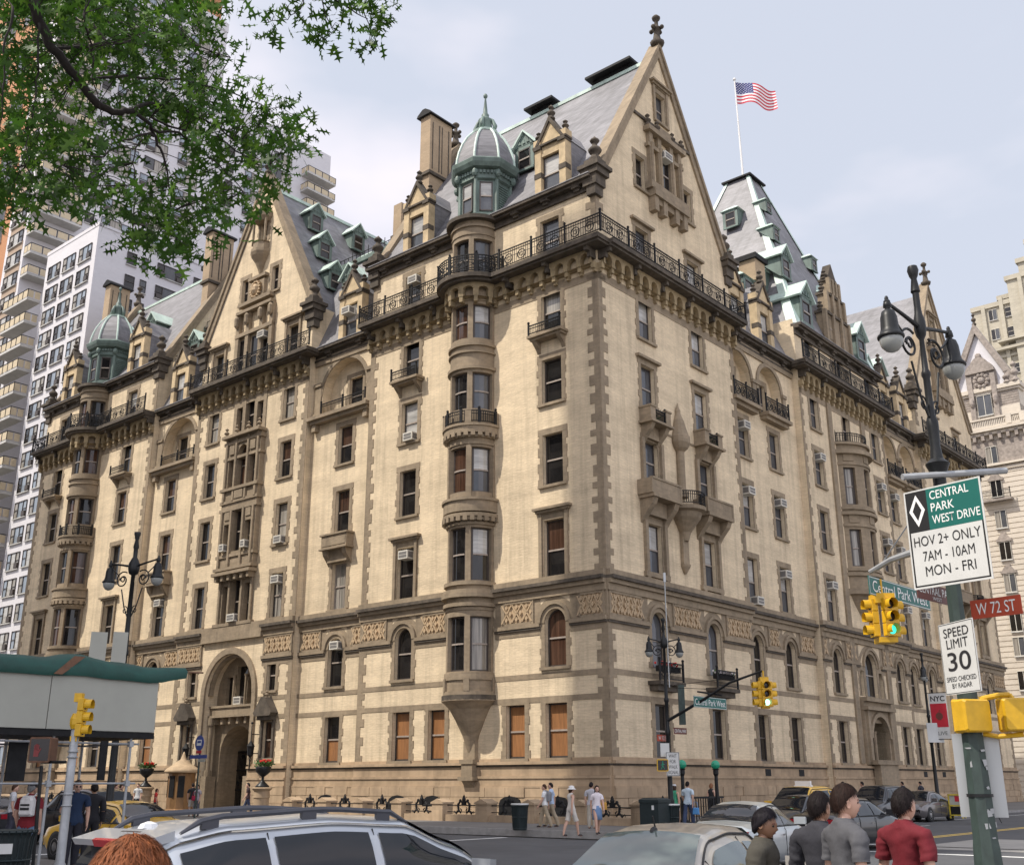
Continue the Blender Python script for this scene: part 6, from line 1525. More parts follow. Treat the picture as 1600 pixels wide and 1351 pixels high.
    for n_,i_ in (('pel',pel),('wa',wa),('ch',ch),('ut',ut),('nk',nk)): NI[i_]=n_
    def garment(name,test,off,m,wr=.004,seed=0.):
        keep=[f for f,bn in zip(fcs,FB) if test(NI.get(bn[0],'x'),NI.get(bn[1],'x'),bn[2],sum((loc_[i] for i in f),Vector())/len(f))]
        mp={}; vs=[]
        for f in keep:
            for i_ in f:
                if i_ not in mp:
                    p=loc_[i_]; n_=nrm[i_]; o=off(p) if callable(off) else off
                    o+=wr*(mnoise.noise(Vector((p.x*9+seed,p.y*9,p.z*16)))+.6*mnoise.noise(Vector((p.x*22+seed,p.y*22,p.z*30))))
                    mp[i_]=len(vs); vs.append(fr@(p+n_*o)-worigin(T))
        me=bpy.data.meshes.new(name); me.from_pydata([tuple(v) for v in vs],[],[tuple(mp[i_] for i_ in f) for f in keep]); me.materials.append(m); me.polygons.foreach_set('use_smooth',[True]*len(me.polygons))
        ob=bpy.data.objects.new(name,me); sc.collection.objects.link(ob); ob.parent=T; return ob
    hc=Vector((0,by*.62+.035,1.605)); Rm=Matrix.Rotation(-headyaw,3,'Z')@Matrix.Rotation(headtilt,3,'X')
    R3=fr.to_3x3()@Rm; c=fr@hc; b=MB(); s_=1.0
    R3n=Matrix.Rotation(-yaw,3,'Z')@Rm
    head_geo(b,c,R3n,k*s_); hdm=b.build('tmp',[sk,M['eye'],M['lip']],T,True)
    bd=merge([body,hdm],'body',T); bd.data.polygons.foreach_set('use_smooth',[True]*len(bd.data.polygons))
    b=MB(); hair_geo(b,c,R3n,k,hlen,seed=int(abs(P[0]*100))); b.build('hair',mat_hair(hair),T,True)
    if detail: strands(c,R3n,k,hlen,hair,T,int(abs(P[0]*91)))
    # clothes: copies of the body surface, let out a little
    SM=cloth(shirt); seed=P[0]*3.1
    def tshirt(a_,e_,t,p):
        if (a_,e_) in (('pel','wa'),('wa','ch'),('ch','ut')): return p.z>.86
        if a_=='pel' and e_=='hip': return p.z>.86
        if (a_,e_)==('ut','nk'): return p.z<(1.425 if not tank else 1.39) and t<.45
        if (a_,e_)==('ut','sh'): return (not tank) or abs(p.x)<.115
        if (a_,e_)==('sh','el'): return not tank and t<(1. if sleeve>=.9 else sleeve+.12)
        if a_ in('el','fm') and e_ in('fm','wr'): return sleeve>=.9 and not(e_=='wr' and t>.86)
        return False
    shirt_o=garment('jacket' if jacket else 'shirt',tshirt,lambda p: .016+(.012 if p.z<1.0 else .0)+(.012 if jacket else 0)+(.008 if abs(p.x)>.2 else 0),SM,.012 if detail else .004,seed)
    if collar:
        b=MB(); cc=fr@Vector((0,by*.55+.0,1.452)); b.loft([[cc+R3@Vector((r_*math.cos(a),r_*.95*math.sin(a)+.0,z)) for a in [j*math.pi/8 for j in range(16)]] for r_,z in ((.088,-.03),(.072,.018),(.077,.02),(.095,-.02))],True,False); b.build('collar',SM,shirt_o,True)
    LM=cloth(legs)
    if skirt:
        b=MB(); b.loft([[fr@Vector((rx*math.cos(a),ry*math.sin(a),z)) for a in [j*math.pi/10 for j in range(20)]] for rx,ry,z in ((.135,.115,1.02),(.175,.145,.9),(.185,.16,.72),(.19,.17,.52))],True,True); b.build('skirt',LM,T,True)
    else:
        lim=.95 if short is True else (short or 9)
        def trous(a_,e_,t,p):
            if (a_,e_)==('pel','wa'): return p.z<1.0
            if (a_,e_)==('pel','hip'): return True
            if (a_,e_)==('hip','kn'): return t<lim
            if short: return False
            return (a_,e_) in (('kn','cf'),('cf','an')) or ((a_,e_)==('an','he') and t<.4)
        garment('shorts' if short else 'trousers',trous,lambda p: .012+(.018 if p.z<.6 else .004),LM,.004,seed+5)
    for q in 'lr':
        an,he,toe=J[q][7:10]; skinmesh('shoe',[V[he]+Vector((0,-.02,.012)),V[he].lerp(V[toe],.5)+Vector((0,0,.012)),V[toe]+Vector((0,.015,.006))],[(0,1),(1,2)],[(.044,.042),(.046,.04),(.044,.03)],cloth(shoes),T,fr,1)
    if hat:
        b=MB(); b.c=0; up=Vector((0,0,1)); hr=lambda x,y,z: c+R3n@Vector((x,y,z))*k
        if hat[0]=='bucket': b.loft([[hr(r_*math.cos(a),r_*1.2*math.sin(a),z) for a in [j*math.pi/8 for j in range(16)]] for r_,z in ((.15,.015),(.145,.02),(.092,.06),(.085,.13),(.02,.15))])
        else:
            b.loft([[hr(r_*math.cos(a),r_*1.22*math.sin(a)-.002,z) for a in [j*math.pi/8 for j in range(16)]] for r_,z in ((.088,.035),(.09,.07),(.07,.12),(.02,.14))]); b.loft([[hr(.07*math.cos(a),.1+.085*math.sin(a)*(1 if math.sin(a)>0 else .2),z) for a in [j*math.pi/8 for j in range(16)]] for z in (.03,.045)])
        b.build('hat',cloth(hat[1]),T,True)
    if glasses:
        b=MB(); hr=lambda x,y,z: c+R3n@Vector((x,y,z))*k
        for sx in (-1,1): b.ball(hr(sx*.032,.088,.003),.024,8,.75); b.path([hr(sx*.05,.085,.006),hr(sx*.08,.0,.006)],.003,4)
        b.build('sunglasses',M['trim'],T,True)
    if bag:
        kind,col,pos=bag; B=thing('bag',fr@Vector(pos),kind[1],'bag'); f=lambda x,z,y: fr@(Vector(pos)+Vector((x,y,z))); b=MB()
        if kind[0]=='pack':
            b.loft([[f(sx*.15*q,sz*.2*q,o) for sx,sz in ((-1,-.9),(-.8,-1),(.8,-1),(1,-.9),(1,.6),(.6,1),(-.6,1),(-1,.6))] for q,o in ((.9,.06),(1,.03),(1,-.05),(.8,-.1))])
            for sx in (-.1,.1): b.path([f(sx,.18,.03),f(sx,.24,.12),f(sx,.2,.22)],.018,5)
            if len(kind)>2:
                b.c=1; b.box(lambda u,z,d: f(u,z,-d),-.1,.1,-.08,-.03,.1,.108); b.box(lambda u,z,d: f(u,z,-d),-.1,.1,-.0,.04,.1,.108)
        else:
            b.loft([[f(sx*.14*q,sz*.13*q,o) for sx,sz in ((-1,-1),(1,-1),(.9,1),(-.9,1))] for q,o in ((.8,.05),(1,.03),(1,-.03),(.8,-.05))]); b.path([f(-.1,.12,0),f(-.06,.35,0),f(.06,.35,0),f(.1,.12,0)],.01,5)
        b.build('pouch',[cloth(col),M['trim']],B,False)
    return T
M['eye']=mat('eye',(.02,.015,.012),.2,.1,5,big=0); M['lip']=mat('lip_brow',(.16,.06,.045),.6,.1,5,big=0)
HM={}
def mat_hair(c):
    if c not in HM: HM[c]=mat('hair_%d'%len(HM),c,.6,.45,18,(3,3,.4),bump=.4,big=.15,spec=.2)
    return HM[c]
def foot(x,y,z=0.): p=onG(x,y,z); return p
def stand(x,d,z=0.): p=at(x,1250,d); return Vector((p.x,p.y,z))
DARKH=(.012,.008,.008); BRH=(.055,.025,.014)
# foreground: men at the kerb
RT=R_(90)
person(stand(1408,9.9,-.02),R_(58),'man with dark hair in a crimson polo shirt, seen from behind',1.695,(.125,.004,.011),(.05,.05,.07),LIGHT,DARKH,0,.62,build_=.98,detail=True,collar=True)
person(stand(1315,9.3,-.02),R_(74),'young man in a plain grey T-shirt with brown hair, in profile',1.73,(.075,.075,.083),(.06,.07,.1),LIGHT,(.022,.011,.008),0,.62,build_=.95,detail=True,headyaw=R_(10))
person(stand(1276,9.9,-.02),R_(52),'black-haired man in a charcoal shirt, behind the grey T-shirt man',1.67,(.026,.026,.034),(.03,.03,.04),MID,DARKH,0,.95,build_=1.08,detail=True,collar=True)
person(stand(1187,9.5,-.02),R_(118),'dark-haired boy in an olive jacket looking down to the right',1.55,(.050,.045,.034),(.05,.05,.06),BROWN,(.008,.006,.009),.03,.95,build_=1.,detail=True,jacket=True,headtilt=-.2)
person(stand(201,2.6,-.02),R_(20),'woman with short auburn hair, only the top of her head showing',1.635,(.25,.2,.18),(.1,.1,.12),LIGHT,(.17,.055,.02),.05,.9,detail=True,fem=True)
# across the avenue, on the corner
G='people on the corner pavement'
person(foot(862,1291),R_(-80),'man in a pale blue shirt and tan trousers walking left beside the fence',1.72,(.42,.52,.68),(.36,.29,.20),LIGHT,DARKH,0,.5,pose='walk',group=G)
person(foot(852,1292),R_(-75),'grey backpacked man in a white T-shirt, in front of the blue shirted walker',1.66,(.72,.72,.72),(.36,.29,.2),LIGHT,BRH,0,.5,pose='walk',group=G,bag=(('pack','small grey backpack on the walking man in white'),(.2,.2,.21),(0,-.17,1.25)))
person(foot(893,1306),R_(60),'girl in a white sun hat and cream trousers',1.62,(.62,.58,.52),(.6,.56,.5),LIGHT,BRH,.05,0.4,short=.9,pose='walk',fem=True,tank=True,group=G,hat=('bucket',(.75,.73,.7)))
person(foot(934,1303),R_(170),'woman in a white top and denim skirt with a yellow shoulder bag',1.63,(.72,.66,.68),(.16,.25,.42),LIGHT,DARKH,.12,.4,skirt=True,fem=True,pose='walk',group=G,bag=(('shoulder','mustard yellow shoulder bag of the woman in the denim skirt'),(.5,.27,.05),(-.24,.0,1.0)))
person(foot(925,1294),R_(20),'man in a light grey shirt standing behind the denim skirt woman',1.74,(.42,.41,.44),(.4,.36,.3),LIGHT,DARKH,0,.5,group=G)
person(foot(1056,1291),R_(25),'woman in a green tank top and white shorts',1.66,(.05,.30,.17),(.7,.69,.7),LIGHT,(.05,.03,.02),.1,0,short=.55,pose='walk',fem=True,tank=True,group=G,hat=('bucket2',(.66,.66,.66)))
person(foot(1077,1291),R_(30),'man in a pale blue short sleeved shirt and jeans carrying a bag',1.76,(.52,.62,.70),(.04,.06,.12),LIGHT,DARKH,0,.5,pose='walk',group=G,bag=(('hand','small blue and red shopping bag held by the man in jeans'),(.1,.3,.62),(.28,.1,.6)))
person(foot(1114,1283),R_(40),'woman in a black strappy top with reddish hair, by the avenue kerb',1.68,(.012,.012,.014),(.02,.02,.025),LIGHT,(.22,.10,.05),.05,0,fem=True,tank=True,group=G)
# left: corner under the scaffold
G='people under the scaffold corner'
person(stand(47,26,0),R_(10),'man in a maroon shirt, black cap and denim shorts with a white backpack',1.76,(.20,.012,.02),(.14,.21,.33),LIGHT,(.2,.2,.2),0,.5,short=True,build_=1.12,group=G,hat=('cap',(.02,.012,.015)),bag=(('pack','white printed backpack on the man in maroon','p'),(.66,.64,.63),(.08,-.18,1.28)))
person(stand(119,27,0),R_(150),'man in a navy shirt and sunglasses holding a white cup',1.80,(.012,.03,.075),(.02,.02,.03),LIGHT,(.1,.07,.05),0,.5,group=G,glasses=True,build_=1.1,arms=(0,1))
person(stand(146,29,0),R_(-30),'man in a black jacket behind the grey scaffold pipe',1.74,(.015,.015,.02),(.02,.02,.025),MID,DARKH,0,.95,group=G,jacket=True)
G='people on the far pavement by the entrance'
person(at(213,1262,72)*1+Vector((0,0,-at(213,1262,72).z)),R_(190),'man in a white shirt with a dark vest beside the left urn pillar',1.72,(.6,.6,.6),(.03,.03,.04),LIGHT,DARKH,0,.5,group=G)
person(stand(243,68,0),R_(60),'child in a bright red top beside the left urn pillar',1.45,(.5,.03,.025),(.05,.05,.06),LIGHT,BRH,.05,.5,fem=True,group=G)
person(stand(300,66,0),R_(-20),'man in a black T-shirt and pale shorts by the bronze sentry box',1.74,(.015,.015,.02),(.5,.47,.42),LIGHT,DARKH,0,.5,short=True,group=G)
person(stand(308,65.5,0),R_(200),'woman in grey with a red bag by the bronze sentry box',1.66,(.3,.27,.3),(.1,.1,.12),LIGHT,DARKH,.1,.5,fem=True,group=G,bag=(('shoulder','red bag carried by the woman in grey'),(.42,.02,.06),(.1,.18,1.0)))
person(stand(387,66,0),R_(-100),'man in a black T-shirt walking past the entrance gate',1.74,(.03,.012,.015),(.03,.04,.08),LIGHT,DARKH,0,.5,pose='walk',group=G)
for x,y,d,sh,lb in ((1320,1262,62,(.6,.6,.6),'person in white behind the black saloon'),(1350,1262,66,(.4,.25,.2),'person in a rust top behind the dark grey saloon'),(1413,1262,80,(.02,.02,.03),'person in black beyond the gunmetal saloon'),(1441,1262,84,(.03,.03,.04),'person in dark clothes left of the banner lamp post')):
    person(stand(x,d,0),R_(-40),lb,1.74,sh,(.04,.04,.06),LIGHT,DARKH,0,.5,pose='walk',group='people on the avenue pavement')
for x,d,sh,lb in ((178,58,(.5,.4,.42),'woman in a pinkish top behind the taxi roof'),(187,57,(.12,.05,.05),'man in a dark red shirt beside the woman in the pinkish top'),(20,40,(.5,.5,.52),'man with a white cap behind the dark saloon at the left edge')):
    person(stand(x,d,0),R_(60),lb,1.72,sh,(.04,.04,.06),LIGHT,BRH,0,.5,group='people on the far pavement by the entrance')
# ================================================================ street furniture
M['lamp_black']=mat('lamp_black_paint',(.012,.013,.014),.42,.3,6,big=.1,spec=.3); M['pole_green']=mat('dark_green_pole',(.030,.048,.042),.55,.35,7,(1,1,.5),big=.2,bump=.1)
M['pole_grey']=mat('galvanised_pole',(.36,.37,.38),.5,.12,6,metal=.3,big=.1); M['sig_y']=mat('signal_yellow',(.62,.36,.012),.45,.12,6,big=.06); M['lens_off']=mat('dark_lens',(.012,.008,.008),.2,.1,4,big=0)
M['lens_green']=emit('green_signal_light',(.05,.85,.62),1.0); M['lens_pale']=emit('pale_green_signal_light',(.45,1.,.75),1.8)
M['globe_w']=mat('milky_lamp_glass',(.27,.28,.27),.15,.1,3,big=.05); M['s_green']=mat('sign_green',(.005,.115,.095),.45,.06,4,big=.04); M['s_white']=mat('sign_white',(.57,.57,.55),.45,.05,4,big=.05)
M['s_black']=mat('sign_black',(.012,.012,.013),.45,.1,4,big=0); M['s_red']=mat('sign_red',(.42,.06,.025),.45,.1,4,big=.05); M['s_brown']=mat('sign_brown',(.13,.035,.025),.5,.1,4,big=.05); M['alu']=mat('aluminium_sheet',(.40,.41,.41),.35,.08,2,(1,1,.4),metal=.55,big=.2)
M['s_text_w']=mat('sign_text_white',(.78,.78,.76),.5,.03,4,big=0); M['banner_red']=mat('banner_red',(.45,.015,.03),.7,.1,4,big=.05); M['s_blue']=mat('sign_blue',(.02,.05,.25),.45,.1,4,big=0)
M['tarp']=mat('green_tarpaulin',(.005,.055,.042),.6,.25,2.5,bump=.3,big=.2); M['plywood']=mat('pale_painted_plywood',(.36,.36,.315),.75,.06,1.2,big=.08); M['rust_and_shade']=mat('rust_and_shade_brown',(.14,.07,.04),.8,.3,5,big=.1)
M['bin']=mat('dark_green_bin',(.012,.022,.024),.55,.2,5,big=.05); M['globe_g']=mat('green_globe',(.02,.30,.17),.15,.1,4,big=0); M['bronze']=mat('bronze_brown',(.22,.12,.05),.5,.25,4,(1,1,.4),metal=.2,big=.1)
M['flower_r']=mat('red_flower',(.55,.02,.012),.7,.2,5,big=0); M['flower_w']=mat('pale_flower',(.6,.55,.55),.7,.2,5,big=0); M['leaf_g']=mat('planter_leaf',(.06,.12,.025),.6,.4,5,big=0); M['news_y']=mat('newsbox_yellow',(.50,.38,.03),.5,.1,5,big=0); M['hand_red']=mat('dim_red_hand',(.20,.03,.03),.5,.1,4,big=0)
def text(s,P,xd,up,h,m,parent,width=None,off=.004,nm='lettering',thick=.0,align='CENTER'):
    c=bpy.data.curves.new('t','FONT'); c.body=s; c.align_x=align; c.align_y='CENTER'; c.size=1; c.offset=thick
    o=bpy.data.objects.new('t',c); sc.collection.objects.link(o); dg=bpy.context.evaluated_depsgraph_get(); me=bpy.data.meshes.new_from_object(o.evaluated_get(dg),depsgraph=dg)
    bpy.data.objects.remove(o); bpy.data.curves.remove(c)
    xs=[v.co.x for v in me.vertices]; ys=[v.co.y for v in me.vertices]; w_=max(xs)-min(xs); hh=max(ys)-min(ys); cx=(max(xs)+min(xs))/2; cy=(max(ys)+min(ys))/2
    xd=Vector(xd).normalized(); up=Vector(up).normalized(); n=xd.cross(up); sy=h/hh; sx=(width/w_) if width else sy; P=Vector(P); o0=worigin(parent)
    for v in me.vertices: v.co=P+xd*((v.co.x-cx)*sx)+up*((v.co.y-cy)*sy)+n*off-o0
    me.materials.clear(); me.materials.append(m); ob=bpy.data.objects.new(nm,me); sc.collection.objects.link(ob); ob.parent=parent; return ob
UP=Vector((0,0,1))
def plate(name,C,xd,w,h,m,parent=None,t=.012,border=None,rad=0.,label=None,cat='sign',back='alu'):
    "flat sign: centre C, x direction seen from its front; returns object with frame function"
    xd=Vector(xd).normalized(); n=xd.cross(UP); f=lambda x,z,y=0: C+xd*x+UP*z+n*y
    b=MB(); b.box(f,-w/2,w/2,-h/2,h/2,-t,0); b.c=1
    if border: 
        bw=border
        for x0,x1,z0,z1 in ((-w/2+.01,w/2-.01,h/2-.01-bw,h/2-.01),(-w/2+.01,w/2-.01,-h/2+.01,-h/2+.01+bw),(-w/2+.01,-w/2+.01+bw,-h/2+.01,h/2-.01),(w/2-.01-bw,w/2-.01,-h/2+.01,h/2-.01)): b.poly([f(x0,z0,.002),f(x1,z0,.002),f(x1,z1,.002),f(x0,z1,.002)])
    return b,f,xd
def sig_head(b,f,n=3,s=1.):
    "three section head: back at y=0, lenses towards +y; f(x,z,y); materials: 0 yellow 1 dark lens 2 lit lens"
    for i in range(n):
        z=(n-1-i)*.34*s
        b.c=0; b.loft([[f(x*s,z+zz*s,y*s) for x,zz in ((-.15,-.165),(.15,-.165),(.165,-.15),(.165,.15),(.15,.165),(-.15,.165),(-.165,.15),(-.165,-.15))] for y in (0,.16)])
        # visor: open half tube
        r=.145*s; rings=[]
        for y,cut in ((.16,0),(.36,0)):
            rings.append([f(r*math.cos(a),z+r*math.sin(a),y*s) for a in [math.pi*(-.22+1.44*k/12) for k in range(13)]])
        b.loft(rings,False,False); b.loft([[f(r*.97*math.cos(a),z+r*.97*math.sin(a),y*s) for a in [math.pi*(-.22+1.44*k/12) for k in range(13)]] for y in (.16,.36)],False,False)
        b.c=2 if i==n-1 and s>0 and f.lit else 1
        b.loft([[f(.125*s*k*math.cos(a),z+.125*s*k*math.sin(a),(.165+o)*s) for a in [j*math.pi/8 for j in range(16)]] for k,o in ((1,0),(.6,.02),(.05,.028))])
class FrF:
    def __init__(s,P,ang,lit=False): s.P=Vector(P); s.x=Vector((math.cos(ang),math.sin(ang),0)); s.n=Vector((math.sin(ang),-math.cos(ang),0)); s.lit=lit
    def __call__(s,x,z,y=0): return s.P+s.x*x+s.n*y+Vector((0,0,z))
def traffic_light(P,angs,label,lit,s=1.,lens='lens_green',hang=True):
    "cluster of heads round a vertical rod at P (top)"
    T=thing('traffic_light',P,label,'traffic light')
    for i,(a,o) in enumerate(angs):
        f=FrF(Vector(P)+Vector((math.sin(a),-math.cos(a),0))*o+Vector((math.cos(a),math.sin(a),0))*0-Vector((0,0,1.08*s-.16)),a,lit==i); b=MB(); sig_head(b,f,3,s); b.build('signal_head',[M['sig_y'],M['lens_off'],M[lens]],T)
    b=MB(); p=Vector(P); b.tube(p+Vector((0,0,.35 if len(angs)>1 else .08)),p,.03,n=6); q_=.16 if len(angs)>1 else .07; b.box(lambda x,z,y: p+Vector((x,y,z)),-q_,q_,-.06,.1,-q_,q_); b.box(lambda x,z,y: p+Vector((x,y,z)),-q_*.9,q_*.9,-1.14*s,-1.0*s,-q_*.9,q_*.9); b.build('bracket',[M['sig_y']],T); return T
def lantern(b,P,s=1.):
    "bell shaped street lantern, hung at P; material 0 black 1 milky glass"
    b.c=0; b.lathe(P,[(.02,.34*s),(.05*s,.28*s),(.03*s,.22*s),(.09*s,.16*s),(.10*s,.06*s),(.05*s,.02*s),(.07*s,0),(.15*s,-.06*s),(.19*s,-.2*s),(.21*s,-.5*s),(.25*s,-.62*s),(.31*s,-.68*s),(.31*s,-.73*s),(.27*s,-.75*s)],18)
    b.c=1; b.lathe(P,[(.27*s,-.74*s),(.27*s,-.80*s),(.24*s,-.93*s),(.15*s,-1.04*s),(.02,-1.09*s)],18)
def scroll(b,c,xd,r,turns=1.3,s=1,th=.016,a0=0.,n=26):
    pts=[]
    for i in range(n+1):
        t=i/n; a=a0+s*turns*2*math.pi*t; rr=r*(1-.75*t); pts.append(c+xd*(rr*math.cos(a))+UP*(rr*math.sin(a)))
    b.path(pts,th,6)
def lamp_post(P,h,ang,label,s=1.,group=None,base=True,arms=1.0,pole='lamp_black',ls=.68):
    T=thing('street_lamp',P,label,'street lamp',group); P=Vector(P); xd=Vector((math.cos(ang),math.sin(ang),0)); b=MB(); r=.085*s
    prof=[(.30*s,0),(.30*s,.1),(.24*s,.15),(.24*s,.55),(.28*s,.6),(.2*s,.7),(.16*s,1.0),(.17*s,1.05),(.12*s,1.15)] if base else [(.12*s,0)]
    prof+=[(r*1.15,h*.45),(r*1.5,h*.45+.05),(r*1.5,h*.45+.2),(r*1.1,h*.45+.28),(r,h*.62),(r*1.35,h*.62+.04),(r*1.35,h*.62+.14),(r*.95,h*.62+.2),(r*.75,h-.9*s),(r*1.7,h-.85*s),(r*2.1,h-.7*s),(r*2.1,h-.55*s),(r*1.4,h-.4*s),(r*.8,h-.32*s),(r*.8,h-.05*s),(r*1.1,h),(r*.6,h+.25*s),(r*.9,h+.3*s),(r*.9,h+.36*s),(r*1.2,h+.42*s),(r*1.2,h+.5*s),(.01,h+.52*s)]
    b.lathe(P,prof,14); b.build('pole',M[pole],T,True)
    for q in (-1,1):
        a=MB(); x=xd*q; tip=P+x*(.98*arms*s)+UP*(h-.45*s)
        a.path([P+x*.05+UP*(h-.62*s),P+x*(.5*arms*s)+UP*(h-.53*s),tip],[.04*s,.032*s,.028*s],8); a.ball(tip,.06*s,8)
        scroll(a,P+x*(.42*s*arms)+UP*(h-1.02*s),x,.28*s,1.4,-1,.022*s,2.2); scroll(a,P+x*(.42*s*arms)+UP*(h-1.02*s),x,.12*s,1.,1,.02*s)
        a.path([P+x*.08+UP*(h-2.2*s),P+x*.25*s+UP*(h-1.9*s),P+x*.42*s*arms+UP*(h-1.32*s)],.02*s,6); scroll(a,P+x*.2*s+UP*(h-2.0*s),x,.13*s,1.2,1,.016*s,1.)
        a.path([P+x*.6*s*arms+UP*(h-.85*s),P+x*.8*s*arms+UP*(h-.7*s),tip-UP*.05],.018*s,6); A=a.build('lamp_arm',M['lamp_black'],T)
        l=MB(); lantern(l,tip-UP*.12*s,s*ls); l.build('lantern',[M['lamp_black'],M['globe_w']],T,True)
    return T
# ---------------------------------------------------------------- the mast at the right with its lamp and signs
DM=17.; base_=at(1545,1351,DM); mast=Vector((base_.x,base_.y,-.0))
lampT=lamp_post(mast,9.15,R_(40),'tall dark green lamp post with two bell lanterns, carrying the street signs on the right',.95,base=False,arms=.98)
bpy.data.objects.remove([o for o in lampT.children if o.name.startswith('pole')][0])
b=MB(); b.lathe(mast,[(.30,0),(.30,.12),(.22,.2),(.185,.9),(.172,1.),(.152,2.2),(.142,3.4),(.12,3.55),(.112,4.5),(.105,5.3)],8); b.c=1; b.lathe(mast,[(0.089,5.3),(0.118,5.4),(0.133,5.7),(0.096,5.85),(0.096,6.1),(0.148,6.25),(0.178,6.32),(0.096,6.4),(0.074,6.6),(0.089,6.9),(0.089,7.),(0.056,7.1),(0.052,7.7),(0.070,7.75),(0.070,7.8),(0.048,7.85),(0.037,8.35),(0.074,8.42),(0.092,8.52),(0.092,8.66),(0.059,8.8),(0.052,8.9),(0.052,9.15),(0.074,9.18),(0.044,9.4),(0.067,9.45),(0.089,9.55),(0.074,9.62),(0.007,9.63)],16)
for z in (1.55,2.5,3.3): b.lathe(mast,[(.175,z),(.175,z+.04)],12)
rr=random.Random(5)      # remains of stickers and paint on the pole
for i in range(26):
    b.c=2; z=rr.uniform(.5,2.9); a=rr.uniform(-2.6,-.6); p=mast+Vector((math.cos(a),math.sin(a),0))*(.176-.0095*z)+UP*z; t=Vector((-math.sin(a),math.cos(a),0)); w_,h_=rr.uniform(.015,.05),rr.uniform(.01,.05); b.poly([p+t*w_*rr.uniform(.3,1)+UP*h_,p-t*w_+UP*h_*rr.uniform(.2,1),p-t*w_*rr.uniform(.3,1)-UP*h_,p+t*w_-UP*h_*rr.uniform(.2,1)])
b.build('pole',[M['pole_green'],M['lamp_black'],M['pole_grey']],lampT,True).data.set_sharp_from_angle(angle=R_(35))
# signal arm towards the avenue, brackets
def quad_px(px4,d):      # rough sign plane from picture corners: centre, x direction by equal height of the top corners
    return None
arm=MB(); a0=mast+UP*5.0; a1=at(1360,893,18.6); arm.path([a0,a0.lerp(a1,.35)+UP*.12,a0.lerp(a1,.7)+UP*.1,a1],[.07,.06,.05,.04],8); arm.path([mast+UP*6.1,a0.lerp(a1,.8)+UP*.12],.012,5)
arm.path([at(1410,745,16.6),at(1572,735,17.5)],.05,8); arm.build('signal_arm',M['pole_grey'],lampT)
xl=lambda dg: Vector((math.cos(ANG_L+math.pi+R_(dg)),math.sin(ANG_L+math.pi+R_(dg)),0))     # along the street, west to east
xr=lambda dg: Vector((math.cos(ANG_R+R_(dg)),math.sin(ANG_R+R_(dg)),0))
def sign_between(pa,pb,d,name,label,hh,m,back='alu'):
    "sign whose mid line runs from picture point pa to pb at about distance d; equal height at both ends"
    A=at(*pa,d); ra=ray(*pb); best=None
    t=(A.z-CAM_H)/ra.z; B=C0+ra*t; return A,B
# carpool lane sign
A,B=sign_between((1420,845),(1541,822),16.2,'','',0,0); w_=(B-A).length
S=thing('carpool_sign',(A+B)/2,'big green black and white carpool lane sign with a diamond, on the right lamp post','sign'); 
C=(A+B)/2; xd=(B-A).normalized(); Hs=w_*1.2; bb,f,xd=plate('x',C,xd,w_,Hs,None)
bb.c=0; bb.build('panel',[M['s_white'],M['s_black']],S)
n=xd.cross(UP); q=MB()
def rect(b,f,x0,x1,z0,z1,y): b.poly([f(x0,z0,y),f(x1,z0,y),f(x1,z1,y),f(x0,z1,y)])
W2,H2=w_/2,Hs/2
q.c=0; rect(q,f,-W2+.02*w_,-W2+.30*w_,.07*Hs,H2-.015*Hs,.002); q.c=1; rect(q,f,-W2+.30*w_,W2-.02*w_,.07*Hs,H2-.015*Hs,.002); q.c=0
for x0,x1,z0,z1 in ((-W2+.02*w_,-W2+.04*w_,-H2+.02*Hs,.07*Hs),(W2-.04*w_,W2-.02*w_,-H2+.02*Hs,.07*Hs),(-W2+.02*w_,W2-.02*w_,-H2+.02*Hs,-H2+.035*Hs)): rect(q,f,x0,x1,z0,z1,.002)
q.build('colour_field',[M['s_black'],M['s_green']],S)
dm=MB(); cx_=-W2+.16*w_; cz_=.285*Hs
for s1,s2 in ((1,1),(1,-1),(-1,1),(-1,-1)):
    dm.poly([f(cx_+s1*.105*w_,cz_,.005),f(cx_,cz_+s2*.165*Hs,.005),f(cx_,cz_+s2*.105*Hs,.005),f(cx_+s1*.06*w_,cz_,.005)])
dm.build('diamond_mark',M['s_text_w'],S)
tl=-W2+.345*w_
for s_,z,wd in (('CENTRAL',.415,.50),('PARK',.29,.30),('WEST DRIVE',.165,.61)): text(s_,f(tl+wd*w_/2,z*Hs,0),xd,UP,.085*Hs,M['s_text_w'],S,wd*w_,thick=.004)
for s_,z,wd in (('HOV 2+ ONLY',-.03,.86),('7AM - 10AM',-.185,.66),('MON - FRI',-.335,.64)): text(s_,f(.0,z*Hs,0),xd,UP,.10*Hs,M['s_black'],S,wd*w_,thick=.0)
def simple_sign(name,label,pa,pb,d,hpx,m,txts,border=None,bm_='s_white',cat='sign',parent=None,t=.012):
    A,B=sign_between(pa,pb,d,'','',0,0); C=(A+B)/2; w_=(B-A).length; dist=(C-C0).length; h=hpx*dist/1690*1.02
    S=thing(name,C,label,cat) if not parent else parent
    bb,f,xd=plate('x',C,(B-A),w_,h,None,border=border,t=t); bb.build('panel',[M[m],M[bm_]],S)
    for s_,x,z,wd,hh,mm in txts: text(s_,f(x*w_,z*h,0),xd,UP,hh*h,M[mm],S,wd*w_,.005,thick=.006 if s_=='30' else 0)
    return S,f,w_,h,xd
simple_sign('speed_limit_sign','white speed limit sign reading 30, on the right lamp post',(1472,1031),(1526,1021),16.3,98,'s_white',[('SPEED',0,.36,.72,.13,'s_black'),('LIMIT',0,.20,.62,.13,'s_black'),('30',0,-.05,.66,.26,'s_black'),('SPEED CHECKED',0,-.29,.84,.065,'s_black'),('BY RADAR',0,-.385,.56,.065,'s_black')],border=.008,bm_='s_black')
